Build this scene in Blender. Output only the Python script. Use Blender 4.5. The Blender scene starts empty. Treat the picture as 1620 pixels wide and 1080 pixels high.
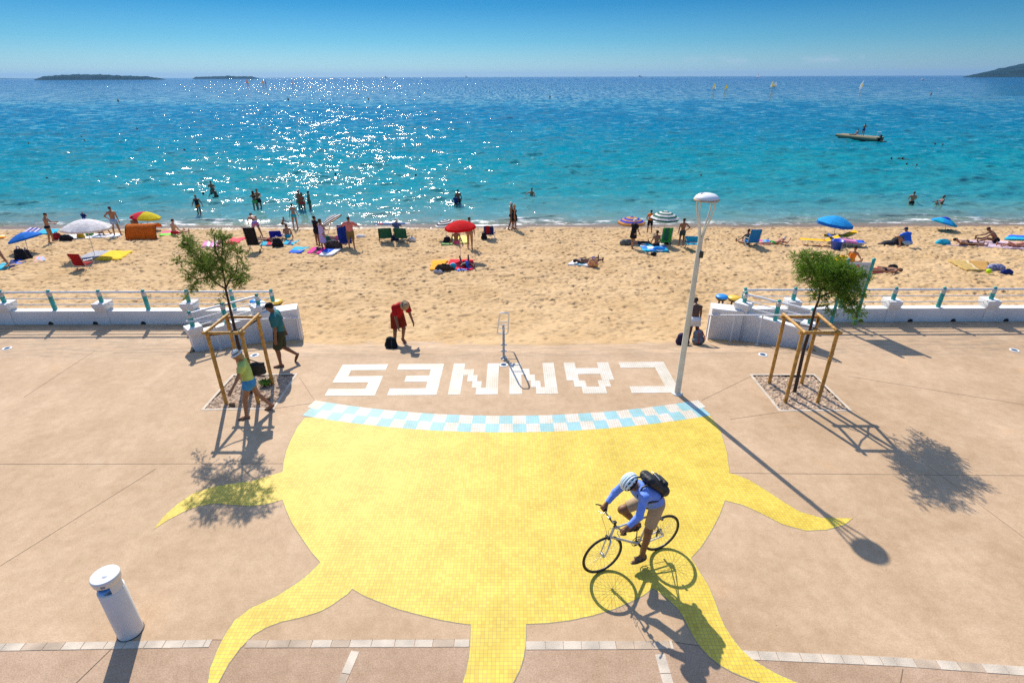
import bpy, bmesh, math, random
import numpy as np
from mathutils import Vector, Matrix, Euler, noise as mnoise
from mathutils.geometry import tessellate_polygon
R = math.radians
sc = bpy.context.scene
COL = sc.collection
random.seed(7)
rng = np.random.default_rng(11)

# ------------------------------------------------------------------ camera
FOC = 859.0 / 1620.0
CAMH = 6.7
PIT = math.atan(418.5 / 859.0)
ROLL = R(0.19)
cd = bpy.data.cameras.new('camera')
cd.sensor_width = 36.0
cd.lens = FOC * 36.0
cd.clip_start = 0.05
cd.clip_end = 60000
cam = bpy.data.objects.new('camera', cd)
COL.objects.link(cam)
_f = Vector((0, math.cos(PIT), -math.sin(PIT)))
_u0 = Vector((0, math.sin(PIT), math.cos(PIT)))
_r0 = Vector((1, 0, 0))
_R = _r0 * math.cos(ROLL) - _u0 * math.sin(ROLL)
_U = _r0 * math.sin(ROLL) + _u0 * math.cos(ROLL)
M = Matrix.Identity(4)
for i in range(3):
    M[i][0] = _R[i]; M[i][1] = _U[i]; M[i][2] = -_f[i]
M[2][3] = CAMH
cam.matrix_world = M
sc.camera = cam

# ------------------------------------------------------------------ light
SUN_EL, SUN_AZ = R(41.8), R(-20.0)          # azimuth from +Y towards +X
sdir = Vector((math.sin(SUN_AZ) * math.cos(SUN_EL), math.cos(SUN_AZ) * math.cos(SUN_EL), math.sin(SUN_EL)))
sl = bpy.data.lights.new('sun', 'SUN')
sl.energy = 4.5
sl.angle = R(0.5)
sl.color = (1.0, 0.93, 0.82)
so = bpy.data.objects.new('sun', sl)
COL.objects.link(so)
so.rotation_euler = sdir.to_track_quat('Z', 'Y').to_euler()
so.location = (0, 0, 40)

w = bpy.data.worlds.new('World')
sc.world = w
w.use_nodes = True
nt = w.node_tree
for n in list(nt.nodes): nt.nodes.remove(n)
sky = nt.nodes.new('ShaderNodeTexSky')
sky.sky_type = 'NISHITA'
sky.sun_disc = False
sky.sun_elevation = SUN_EL
sky.sun_rotation = SUN_AZ
sky.air_density = 1.0
sky.dust_density = 0.3
sky.ozone_density = 3.0
# the deep Mediterranean blue overhead: saturate with height above the horizon
tc = nt.nodes.new('ShaderNodeTexCoord')
sep = nt.nodes.new('ShaderNodeSeparateXYZ')
nt.links.new(tc.outputs['Generated'], sep.inputs[0])
rmp = nt.nodes.new('ShaderNodeValToRGB')
nt.links.new(sep.outputs['Z'], rmp.inputs[0])
el = rmp.color_ramp.elements
el[0].position = 0.0; el[0].color = (0.27, 0.41, 0.55, 1)
el[1].position = 0.75; el[1].color = (1.75, 1.6, 1.5, 1)
for pos, c in ((0.012, (0.22, 0.37, 0.53, 1)), (0.05, (0.105, 0.285, 0.44, 1)), (0.1, (0.030, 0.195, 0.345, 1)), (0.15, (0.002, 0.15, 0.295, 1)), (0.27, (0.01, 0.14, 0.31, 1)), (0.45, (0.3, 0.46, 0.64, 1))):
    e = el.new(pos); e.color = c
mx = nt.nodes.new('ShaderNodeMix'); mx.data_type = 'RGBA'; mx.blend_type = 'MULTIPLY'; mx.inputs[0].default_value = 1.0
nt.links.new(sky.outputs[0], mx.inputs[6]); nt.links.new(rmp.outputs[0], mx.inputs[7])
def _w(op, a, b=None):
    q = nt.nodes.new('ShaderNodeMath'); q.operation = op
    for i, x in enumerate((a, b)):
        if x is None: continue
        if isinstance(x, (int, float)): q.inputs[i].default_value = x
        else: nt.links.new(x, q.inputs[i])
    return q.outputs[0]
cmap = nt.nodes.new('ShaderNodeMapping'); cmap.inputs['Scale'].default_value = (22, 22, 60)
nt.links.new(tc.outputs['Generated'], cmap.inputs[0])
cno = nt.nodes.new('ShaderNodeTexNoise'); cno.inputs['Scale'].default_value = 1.0; cno.inputs['Detail'].default_value = 6
nt.links.new(cmap.outputs[0], cno.inputs['Vector'])
band = _w('MULTIPLY', _w('SUBTRACT', 1.0, _w('MINIMUM', 1.0, _w('MULTIPLY', _w('ABSOLUTE', _w('SUBTRACT', sep.outputs['Z'], 0.021)), 110.0))), _w('MULTIPLY', _w('GREATER_THAN', sep.outputs['X'], 0.2), _w('LESS_THAN', sep.outputs['X'], 0.5)))
cf = _w('MULTIPLY', band, _w('MAXIMUM', 0.0, _w('MULTIPLY', _w('SUBTRACT', cno.outputs['Fac'], 0.53), 3.2)))
mxc = nt.nodes.new('ShaderNodeMix'); mxc.data_type = 'RGBA'; mxc.inputs[7].default_value = (2.6, 3.2, 3.9, 1)
nt.links.new(_w('MINIMUM', cf, 0.6), mxc.inputs[0]); nt.links.new(mx.outputs[2], mxc.inputs[6])
bg = nt.nodes.new('ShaderNodeBackground'); bg.inputs[1].default_value = 0.15
wo = nt.nodes.new('ShaderNodeOutputWorld')
nt.links.new(mxc.outputs[2], bg.inputs[0]); nt.links.new(bg.outputs[0], wo.inputs[0])

sc.view_settings.view_transform = 'Standard'
sc.view_settings.look = 'None'
sc.view_settings.gamma = 1.0
sc.view_settings.exposure = 0.42
sc.render.engine = 'CYCLES'
sc.cycles.use_denoising = False
sc.cycles.use_adaptive_sampling = False
sc.cycles.diffuse_bounces = 2
sc.cycles.volume_bounces = 0
w.cycles.sampling_method = 'MANUAL'
w.cycles.sample_map_resolution = 1024
sc.cycles.max_bounces = 6
sc.cycles.transparent_max_bounces = 8
sc.cycles.caustics_reflective = False
sc.cycles.caustics_refractive = False
sc.cycles.sample_clamp_indirect = 4.0

# ------------------------------------------------------------------ measuring (photo pixel -> point on a real surface)
def ray(px, py):
    u = (px - 810) / 859.0; v = (540 - py) / 859.0
    d = _R * u + _U * v + _f
    return d
def G(px, py, z=0.0):
    d = ray(px, py); t = (z - CAMH) / d.z
    return Vector((d.x * t, d.y * t, z))
SEA = -2.3
_py = [0, 13.5, 14.25, 15.2, 17, 20, 25, 30, 35, 36.6, 45, 80, 400]
_pz = [-.6, -.34, -.335, -.55, -.76, -1.08, -1.5, -1.88, -2.2, -2.3, -3.1, -5.5, -14]
def sandz(y):
    return float(np.interp(y, _py, _pz))
def B(px, py):                                # a point on the sand (or in the shallow water)
    d = ray(px, py)
    lo, hi = 14.2, 36.4
    for _ in range(40):
        m = (lo + hi) / 2
        t = m / d.y
        if CAMH + d.z * t > sandz(m): lo = m
        else: hi = m
    t = lo / d.y
    return Vector((d.x * t, lo, sandz(lo)))
def W(px, py): return G(px, py, SEA)
def up_at(base, px, py):                      # height above base of the point seen at px,py over it
    d = ray(px, py); k = math.hypot(base.x, base.y) / math.hypot(d.x, d.y)
    return CAMH + d.z * k - base.z

# ------------------------------------------------------------------ tagging
def tag(o, label=None, cat=None, group=None, kind=None):
    if label: o['label'] = label
    if cat: o['category'] = cat
    if group: o['group'] = group
    if kind: o['kind'] = kind
    return o
def thing(name, label, cat, loc=(0, 0, 0), rz=0.0, group=None):
    o = bpy.data.objects.new(name, None)
    o.empty_display_size = 0.2
    COL.objects.link(o)
    o.location = loc; o.rotation_euler = (0, 0, rz)
    return tag(o, label, cat, group)
def kids(o): return [c for c in bpy.data.objects if c.parent == o]
def copy_tree(o, label=None, parent=None, loc=None, rz=None):
    c = o.copy(); COL.objects.link(c)
    if parent: c.parent = parent
    if label: c['label'] = label
    if loc is not None: c.location = loc
    if rz is not None: c.rotation_euler = (0, 0, rz)
    for ch in kids(o): copy_tree(ch, None, c)
    return c

# ------------------------------------------------------------------ materials
_mats = {}
def mat(name, col, rough=0.7, var=0.0, vs=6.0, spec=0.5, metal=0.0, bump=0.0, bs=40.0, col2=None, trans=0.0, detail=4.0, coat=0.0, sss=0):
    if name in _mats: return _mats[name]
    m = bpy.data.materials.new(name); m.use_nodes = True
    t = m.node_tree; n = t.nodes; l = t.links
    p = n['Principled BSDF']
    p.inputs['Roughness'].default_value = rough
    p.inputs['Metallic'].default_value = metal
    p.inputs['Specular IOR Level'].default_value = spec
    p.inputs['Coat Weight'].default_value = coat
    c4 = (*col, 1)
    p.inputs['Base Color'].default_value = c4
    if var > 0 or col2:
        tx = n.new('ShaderNodeTexCoord')
        no = n.new('ShaderNodeTexNoise'); no.inputs['Scale'].default_value = vs; no.inputs['Detail'].default_value = detail
        l.new(tx.outputs['Object'], no.inputs['Vector'])
        r = n.new('ShaderNodeValToRGB')
        c2 = col2 if col2 else tuple(max(0, c * (1 - var)) for c in col)
        c1 = col if col2 else tuple(min(1, c * (1 + var)) for c in col)
        r.color_ramp.elements[0].position = 0.33; r.color_ramp.elements[0].color = (*c2, 1)
        r.color_ramp.elements[1].position = 0.67; r.color_ramp.elements[1].color = (*c1, 1)
        l.new(no.outputs['Fac'], r.inputs[0]); l.new(r.outputs[0], p.inputs['Base Color'])
    if bump > 0:
        tx = n.new('ShaderNodeTexCoord')
        nb = n.new('ShaderNodeTexNoise'); nb.inputs['Scale'].default_value = bs; nb.inputs['Detail'].default_value = 5
        l.new(tx.outputs['Object'], nb.inputs['Vector'])
        b = n.new('ShaderNodeBump'); b.inputs['Strength'].default_value = bump; b.inputs['Distance'].default_value = 0.02
        l.new(nb.outputs['Fac'], b.inputs['Height']); l.new(b.outputs[0], p.inputs['Normal'])
    if trans > 0:
        o = n['Material Output']
        tr = n.new('ShaderNodeBsdfTranslucent'); tr.inputs[0].default_value = c4
        ms = n.new('ShaderNodeMixShader'); ms.inputs[0].default_value = trans
        l.new(p.outputs[0], ms.inputs[1]); l.new(tr.outputs[0], ms.inputs[2]); l.new(ms.outputs[0], o.inputs[0])
    _mats[name] = m
    return m
def nodes_mat(name):
    m = bpy.data.materials.new(name); m.use_nodes = True
    _mats[name] = m
    return m, m.node_tree.nodes, m.node_tree.links, m.node_tree.nodes['Principled BSDF']
def cloth(name, col, trans=0.0): return mat('cloth_' + name, col, 0.85, var=0.14, vs=6, spec=0.15, bump=0.22, bs=9, trans=trans)

# ------------------------------------------------------------------ mesh building
class MB:
    def __init__(s): s.v = []; s.f = []; s.mi = []; s.sm = []
    def add(s, vs, fs, mi=0, smooth=True):
        o = len(s.v); s.v += [tuple(a) for a in vs]
        for f in fs: s.f.append(tuple(i + o for i in f)); s.mi.append(mi); s.sm.append(smooth)
        return s
    def box(s, c, size, rot=None, mi=0, bev=0.0):
        bm = bmesh.new(); bmesh.ops.create_cube(bm, size=1.0)
        bmesh.ops.scale(bm, vec=size, verts=bm.verts)
        if bev > 0: bmesh.ops.bevel(bm, geom=bm.edges[:] , offset=bev, segments=2, affect='EDGES', profile=0.6)
        mt = Matrix.Translation(c)
        if rot is not None: mt = mt @ (Euler(rot).to_matrix().to_4x4() if not isinstance(rot, Matrix) else rot.to_4x4())
        bmesh.ops.transform(bm, matrix=mt, verts=bm.verts)
        bm.verts.index_update()
        s.add([v.co[:] for v in bm.verts], [[v.index for v in f.verts] for f in bm.faces], mi, False)
        bm.free(); return s
    def ring(s, c, ax, r, n, ref=None):
        ax = Vector(ax).normalized()
        a = ref if ref is not None else (Vector((0, 0, 1)) if abs(ax.z) < 0.9 else Vector((1, 0, 0)))
        x = ax.cross(a).normalized(); y = ax.cross(x).normalized()
        return [Vector(c) + x * (r * math.cos(2 * math.pi * i / n)) + y * (r * math.sin(2 * math.pi * i / n)) for i in range(n)]
    def tube(s, pts, r, n=8, mi=0, cap=True, closed=False, smooth=True):
        pts = [Vector(p) for p in pts]; k = len(pts)
        rs = r if isinstance(r, (list, tuple)) else [r] * k
        vs = []; ref = None
        for i, p in enumerate(pts):
            if closed: ax = pts[(i + 1) % k] - pts[i - 1]
            else: ax = pts[min(i + 1, k - 1)] - pts[max(i - 1, 0)]
            ax.normalize()
            if ref is None or abs(ref.dot(ax)) > 0.98:
                ref = Vector((0, 0, 1)) if abs(ax.z) < 0.9 else Vector((1, 0, 0))
            x = ax.cross(ref).normalized(); y = ax.cross(x).normalized(); ref = -y if y.dot(ref) < 0 else y
            x = ax.cross(ref).normalized(); y = ax.cross(x).normalized()
            vs += [p + x * (rs[i] * math.cos(2 * math.pi * j / n)) + y * (rs[i] * math.sin(2 * math.pi * j / n)) for j in range(n)]
        fs = []
        for i in range(k if closed else k - 1):
            a = i * n; b = ((i + 1) % k) * n
            for j in range(n): fs.append((a + j, a + (j + 1) % n, b + (j + 1) % n, b + j))
        s.add(vs, fs, mi, smooth)
        if cap and not closed:
            s.add(vs[:n], [tuple(range(n))], mi, False); s.add(vs[-n:], [tuple(range(n - 1, -1, -1))], mi, False)
        return s
    def lathe(s, prof, n=24, c=(0, 0, 0), mi=0, ax=None, smooth=True):
        vs = []; c = Vector(c)
        q = Vector(ax).to_track_quat('Z', 'Y') if ax is not None else None
        for (r, z) in prof:
            for j in range(n):
                p = Vector((r * math.cos(2 * math.pi * j / n), r * math.sin(2 * math.pi * j / n), z))
                if q: p = q @ p
                vs.append(c + p)
        fs = []
        for i in range(len(prof) - 1):
            for j in range(n): fs.append((i * n + j, i * n + (j + 1) % n, (i + 1) * n + (j + 1) % n, (i + 1) * n + j))
        s.add(vs, fs, mi, smooth)
        if prof[0][0] > 1e-5: s.add(vs[:n], [tuple(range(n - 1, -1, -1))], mi, False)
        if prof[-1][0] > 1e-5: s.add(vs[-n:], [tuple(range(n))], mi, False)
        return s
    def prism(s, poly, z0, z1, mi=0, holes=()):
        loops = [[Vector((p[0], p[1], 0)) for p in poly]] + [[Vector((p[0], p[1], 0)) for p in h] for h in holes]
        tri = tessellate_polygon(loops)
        flat = [p for lp in loops for p in lp]; n = len(flat)
        a = flat[tri[0][0]]; 
        fs = []
        for t in tri:
            A, Bq, C = (flat[i] for i in t)
            cr = (Bq - A).cross(C - A).z
            t = tuple(t) if cr > 0 else tuple(reversed(t))
            fs.append(t); fs.append(tuple(i + n for i in reversed(t)))
        vs = [(p.x, p.y, z1) for p in flat] + [(p.x, p.y, z0) for p in flat]
        o = 0
        for lp in loops:
            k = len(lp)
            for i in range(k): fs.append((o + i, o + (i + 1) % k, n + o + (i + 1) % k, n + o + i))
            o += k
        return s.add(vs, fs, mi, False)
    def grid(s, P, mi=0, smooth=True, flip=False):     # P[i][j] points
        a = len(P); b = len(P[0]); fs = []
        for i in range(a - 1):
            for j in range(b - 1):
                q = (i * b + j, i * b + j + 1, (i + 1) * b + j + 1, (i + 1) * b + j)
                fs.append(tuple(reversed(q)) if flip else q)
        return s.add([p for r_ in P for p in r_], fs, mi, smooth)
    def build(s, name, mats, parent=None, recalc=True, loc=None, rot=None):
        me = bpy.data.meshes.new(name)
        me.from_pydata(s.v, [], s.f)
        ms = mats if isinstance(mats, (list, tuple)) else [mats]
        for m in ms: me.materials.append(m)
        me.polygons.foreach_set('material_index', s.mi)
        me.polygons.foreach_set('use_smooth', s.sm)
        if recalc:
            bm = bmesh.new(); bm.from_mesh(me); bmesh.ops.recalc_face_normals(bm, faces=bm.faces); bm.to_mesh(me); bm.free()
        me.update()
        o = bpy.data.objects.new(name, me); COL.objects.link(o)
        if parent: o.parent = parent
        if loc is not None: o.location = loc
        if rot is not None: o.rotation_euler = rot
        return o
def np_mesh(name, V, F, mats, smooth=True, parent=None):
    me = bpy.data.meshes.new(name)
    V = np.ascontiguousarray(V, dtype=np.float32); F = np.ascontiguousarray(F, dtype=np.int32)
    me.vertices.add(len(V)); me.vertices.foreach_set('co', V.ravel())
    me.loops.add(F.size); me.loops.foreach_set('vertex_index', F.ravel())
    me.polygons.add(len(F)); me.polygons.foreach_set('loop_start', np.arange(0, F.size, F.shape[1], dtype=np.int32))
    me.polygons.foreach_set('loop_total', np.full(len(F), F.shape[1], dtype=np.int32))
    me.polygons.foreach_set('use_smooth', np.full(len(F), smooth))
    for m in (mats if isinstance(mats, (list, tuple)) else [mats]): me.materials.append(m)
    me.update(calc_edges=True)
    o = bpy.data.objects.new(name, me); COL.objects.link(o)
    if parent: o.parent = parent
    return o
def grid_faces(a, b):
    i = np.arange(a - 1)[:, None] * b + np.arange(b - 1)[None, :]
    return np.stack([i, i + 1, i + b + 1, i + b], -1).reshape(-1, 4)
def fbm2(X, Y, seed, octs, lac=2.0, gain=0.5):
    r = np.random.default_rng(seed); out = np.zeros_like(X); a = 1.0; fq = 1.0
    for _ in range(octs):
        n = 64; T = r.random((n, n))
        x = X * fq + 13.7 * _; y = Y * fq + 7.1 * _
        xi = np.floor(x).astype(int); yi = np.floor(y).astype(int); fx = x - xi; fy = y - yi
        fx = fx * fx * (3 - 2 * fx); fy = fy * fy * (3 - 2 * fy)
        t = lambda i, j: T[i % n, j % n]
        out += a * ((t(xi, yi) * (1 - fx) + t(xi + 1, yi) * fx) * (1 - fy) + (t(xi, yi + 1) * (1 - fx) + t(xi + 1, yi + 1) * fx) * fy - 0.5)
        a *= gain; fq *= lac
    return out
# ================================================================== SETTING
def concrete(name, A, Bc, speck, sp_scale, grime=False, joints=True):
    m, n, l, p = nodes_mat(name)
    tx = n.new('ShaderNodeTexCoord')
    def noise(s, d=5, rough=0.6, dist=0.0):
        q = n.new('ShaderNodeTexNoise'); q.inputs['Scale'].default_value = s; q.inputs['Detail'].default_value = d
        q.inputs['Roughness'].default_value = rough; q.inputs['Distortion'].default_value = dist
        l.new(tx.outputs['Object'], q.inputs['Vector']); return q
    def ramp(src, p0, c0, p1, c1):
        r = n.new('ShaderNodeValToRGB'); e = r.color_ramp.elements
        e[0].position = p0; e[0].color = c0; e[1].position = p1; e[1].color = c1
        l.new(src, r.inputs[0]); return r
    def mixc(f, a, b, mode='MIX'):
        q = n.new('ShaderNodeMix'); q.data_type = 'RGBA'; q.blend_type = mode
        if hasattr(f, 'is_linked') or not isinstance(f, float): l.new(f, q.inputs[0])
        else: q.inputs[0].default_value = f
        l.new(a, q.inputs[6]); l.new(b, q.inputs[7]); return q.outputs[2]
    big = ramp(noise(0.35, 6, 0.62, 0.15).outputs['Fac'], 0.32, (*A, 1), 0.66, (*Bc, 1))
    st = ramp(noise(1.1, 9, 0.72, 0.2).outputs['Fac'], 0.34, (0.88, 0.85, 0.82, 1), 0.64, (1.05, 1.05, 1.06, 1))
    st2 = ramp(noise(5.0, 8, 0.8, 0.1).outputs['Fac'], 0.34, (0.87, 0.84, 0.80, 1), 0.6, (1.05, 1.05, 1.06, 1))
    c = mixc(1.0, big.outputs[0], st.outputs[0], 'MULTIPLY')
    c = mixc(1.0, c, st2.outputs[0], 'MULTIPLY')
    # pale wiped streaks
    wst = ramp(noise(0.8, 10, 0.72, 0.5).outputs['Fac'], 0.58, (0, 0, 0, 1), 0.72, (1, 1, 1, 1))
    pale = n.new('ShaderNodeRGB'); pale.outputs[0].default_value = (A[0] * 1.22, A[1] * 1.34, A[2] * 1.5, 1)
    sc_ = n.new('ShaderNodeMath'); sc_.operation = 'MULTIPLY'; sc_.inputs[1].default_value = 0.45
    l.new(wst.outputs[0], sc_.inputs[0])
    c = mixc(sc_.outputs[0], c, pale.outputs[0])
    sp = ramp(noise(sp_scale, 3, 0.7).outputs['Fac'], 0.36, (1 - speck, 1 - speck, 1 - speck, 1), 0.62, (1 + speck * .5, 1 + speck * .5, 1 + speck * .45, 1))
    c = mixc(1.0, c, sp.outputs[0], 'MULTIPLY')
    vo = n.new('ShaderNodeTexVoronoi'); vo.inputs['Scale'].default_value = 3.2; l.new(tx.outputs['Object'], vo.inputs['Vector'])
    dot = ramp(vo.outputs['Distance'], 0.018, (0.5, 0.45, 0.42, 1), 0.035, (1, 1, 1, 1))
    c = mixc(0.9, c, dot.outputs[0], 'MULTIPLY')
    # ochre rust blotches
    ru = ramp(noise(0.55, 4, 0.5, 0.3).outputs['Fac'], 0.66, (0, 0, 0, 1), 0.78, (1, 1, 1, 1))
    och = n.new('ShaderNodeRGB'); och.outputs[0].default_value = (0.58, 0.33, 0.14, 1)
    s2 = n.new('ShaderNodeMath'); s2.operation = 'MULTIPLY'; s2.inputs[1].default_value = 0.5; l.new(ru.outputs[0], s2.inputs[0])
    c = mixc(s2.outputs[0], c, och.outputs[0])
    if grime:
        g = n.new('ShaderNodeSeparateXYZ'); l.new(tx.outputs['Object'], g.inputs[0])
        mr = n.new('ShaderNodeMapRange'); mr.inputs[1].default_value = 12.6; mr.inputs[2].default_value = 13.1; l.new(g.outputs['Y'], mr.inputs[0])
        mp = n.new('ShaderNodeMapping'); mp.inputs['Scale'].default_value = (0.6, 4.0, 1); l.new(tx.outputs['Object'], mp.inputs[0])
        gn = n.new('ShaderNodeTexNoise'); gn.inputs['Scale'].default_value = 2.2; gn.inputs['Detail'].default_value = 9; gn.inputs['Roughness'].default_value = .72
        l.new(mp.outputs[0], gn.inputs['Vector'])
        gr = ramp(gn.outputs['Fac'], 0.46, (0, 0, 0, 1), 0.66, (1, 1, 1, 1))
        mm = n.new('ShaderNodeMath'); mm.operation = 'MULTIPLY'; l.new(mr.outputs[0], mm.inputs[0]); l.new(gr.outputs[0], mm.inputs[1])
        m3 = n.new('ShaderNodeMath'); m3.operation = 'MULTIPLY'; m3.inputs[1].default_value = .7; l.new(mm.outputs[0], m3.inputs[0])
        dk = n.new('ShaderNodeRGB'); dk.outputs[0].default_value = (0.2, 0.165, 0.12, 1)
        c = mixc(m3.outputs[0], c, dk.outputs[0])
    l.new(c, p.inputs['Base Color'])
    p.inputs['Roughness'].default_value = 0.75; p.inputs['Specular IOR Level'].default_value = 0.3
    b = n.new('ShaderNodeBump'); b.inputs['Strength'].default_value = 0.35; b.inputs['Distance'].default_value = 0.006
    l.new(noise(sp_scale, 4, 0.7).outputs['Fac'], b.inputs['Height']); l.new(b.outputs[0], p.inputs['Normal'])
    return m
M_conc = concrete('pink_concrete', (0.475, 0.322, 0.186), (0.575, 0.405, 0.252), 0.15, 50, grime=True)
M_aggr = concrete('washed_aggregate', (0.40, 0.265, 0.165), (0.5, 0.345, 0.23), 0.24, 60)
M_joint = mat('joint', (0.24, 0.17, 0.11), 0.9)
def sheet(name, poly, z, m, holes=(), thick=0.05, kind='structure', div=None):
    o = MB().prism(poly, z - thick, z, holes=holes).build(name, m, recalc=False)
    if kind: o['kind'] = kind
    return o
# promenade: real edge at y 13.6 in the opening, 15.05 at the walls, square holes at the tree pits
PL = [G(318, 647), G(434, 646), G(467, 591), G(372, 594)]
PR = [G(1188, 593), G(1290, 592), G(1340, 649), G(1236, 649)]
def sq(c, a, b, rot=0.0):
    return [Vector((c.x + x * math.cos(rot) - y * math.sin(rot), c.y + x * math.sin(rot) + y * math.cos(rot), 0)) for x, y in ((-a, -b), (a, -b), (a, b), (-a, b))]
cL = sum(PL, Vector()) / 4; cR = sum(PR, Vector()) / 4
pitL = sq(cL, .76, .76, R(1.5)); pitR = sq(cR, .76, .78, 0)
YS = 4.66
_bl = [Vector((-60, 4.47, 0)), Vector((-9.4, 4.47, 0)), G(0, 1029), G(330, 1023), G(386, 1024), G(742, 1022.5), G(832, 1027), G(1066, 1026), G(1172, 1042), G(1420, 1053), Vector((14, 3.6, 0)), Vector((60, 1.4, 0))]
BL_ = [(q.x, q.y + .108) for q in _bl]
prom = BL_ + [(60, 15.3), (6.75, 15.3), (6.95, 14.8), (8.2, 13.58), (8.25, 13.06), (0, 13.04), (-8.8, 13.05), (-8.75, 13.52), (-7.55, 14.75), (-7.35, 15.3), (-60, 15.3)]
sheet('promenade', prom, 0.0, M_conc, holes=(pitL, pitR), thick=0.45)
rmpm = MB(); rmpm.grid([[(x, y, z) for x in np.linspace(-9.38, 9.08, 60)] for y, z in ((13.03, -.006), (13.2, -.045), (13.5, -.12), (13.9, -.235), (14.35, -.36), (15.4, -.66))], 0, True)
tag(rmpm.build('concrete_ramp', M_conc, recalc=False), kind='structure')
sheet('aggregate_paving', [(-60, -22), (60, -22)] + [(x, y - .007) for x, y in BL_[::-1]], -0.002, M_aggr, thick=.3)
# pale stone edging blocks
M_stone = mat('edging_stone', (0.56, 0.47, 0.36), 0.8, var=0.2, vs=3.2, bump=.3, bs=60)
M_stone2 = mat('edging_stone_dull', (0.46, 0.35, 0.245), 0.8, var=0.2, vs=3.2, bump=.3, bs=60)
mb = MB()
def blocks(p0, p1, wd, L, rnd):
    p0 = Vector(p0[:2]); p1 = Vector(p1[:2]); d = (p1 - p0); D = d.length; d.normalize(); nrm = Vector((-d.y, d.x))
    t = 0
    while t < D:
        q = L * rnd.uniform(.85, 1.1); a = p0 + d * (t + .004); b = p0 + d * min(t + q - .004, D)
        sk = nrm * wd; off = d * .0
        mb.prism([a, b, b + sk + off, a + sk + off], -.03, .002 + rnd.uniform(0, .002), mi=int(rnd.random() < .35))
        t += q
rb = random.Random(3)
blocks(G(0, 1029), G(330, 1023), .105, .28, rb)
blocks((-9.4, 4.47), G(0, 1029), .105, .28, rb)
blocks(G(386, 1024), G(742, 1022.5), .105, .28, rb)
blocks(G(832, 1027), G(1066, 1026), .115, .24, rb)
blocks(G(1172, 1042), G(1420, 1053), .12, .27, rb)
blocks(G(1420, 1053), (14, 3.6), .12, .27, rb)
blocks(G(556, 1028), G(532, 1082), .11, .30, rb)
blocks(G(532, 1082), (-2.3, 2.6), .11, .30, rb)
blocks(G(1036, 1034), G(1050, 1085), .13, .28, rb)
tag(mb.build('stone_edging', [M_stone, M_stone2], recalc=True), kind='structure')
# saw-cut joints in the slabs
mb = MB()
def line(p0, p1, wd=.009):
    p0 = Vector(p0[:2]); p1 = Vector(p1[:2]); d = (p1 - p0).normalized(); q = Vector((-d.y, d.x)) * wd / 2
    mb.prism([p0 - q, p1 - q, p1 + q, p0 + q], -.01, .0035)
for a, b in (((0, 895), (247, 741)), ((-600, 735), (447, 733)), ((150, 555), (38, 628)),
             ((474, 597), (500, 637)), ((1110, 633), (1190, 594)), ((1155, 748), (1620, 752)), ((1349, 648), (1620, 850)), ((300, 557), (180, 558)),
             ((434, 646), (497, 637)), ((1155, 663), (1232, 652)), ((180, 1022), (120, 1080)), ((1428, 1057), (1424, 1080)), ((1342, 595), (1620, 640))):
    line(G(*a), G(*b), .008 if a[1] > 900 else .006)
line((-3, 15.0), (-3, 15.01))
tag(mb.build('slab_joint', M_joint, recalc=True), kind='structure')

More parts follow.
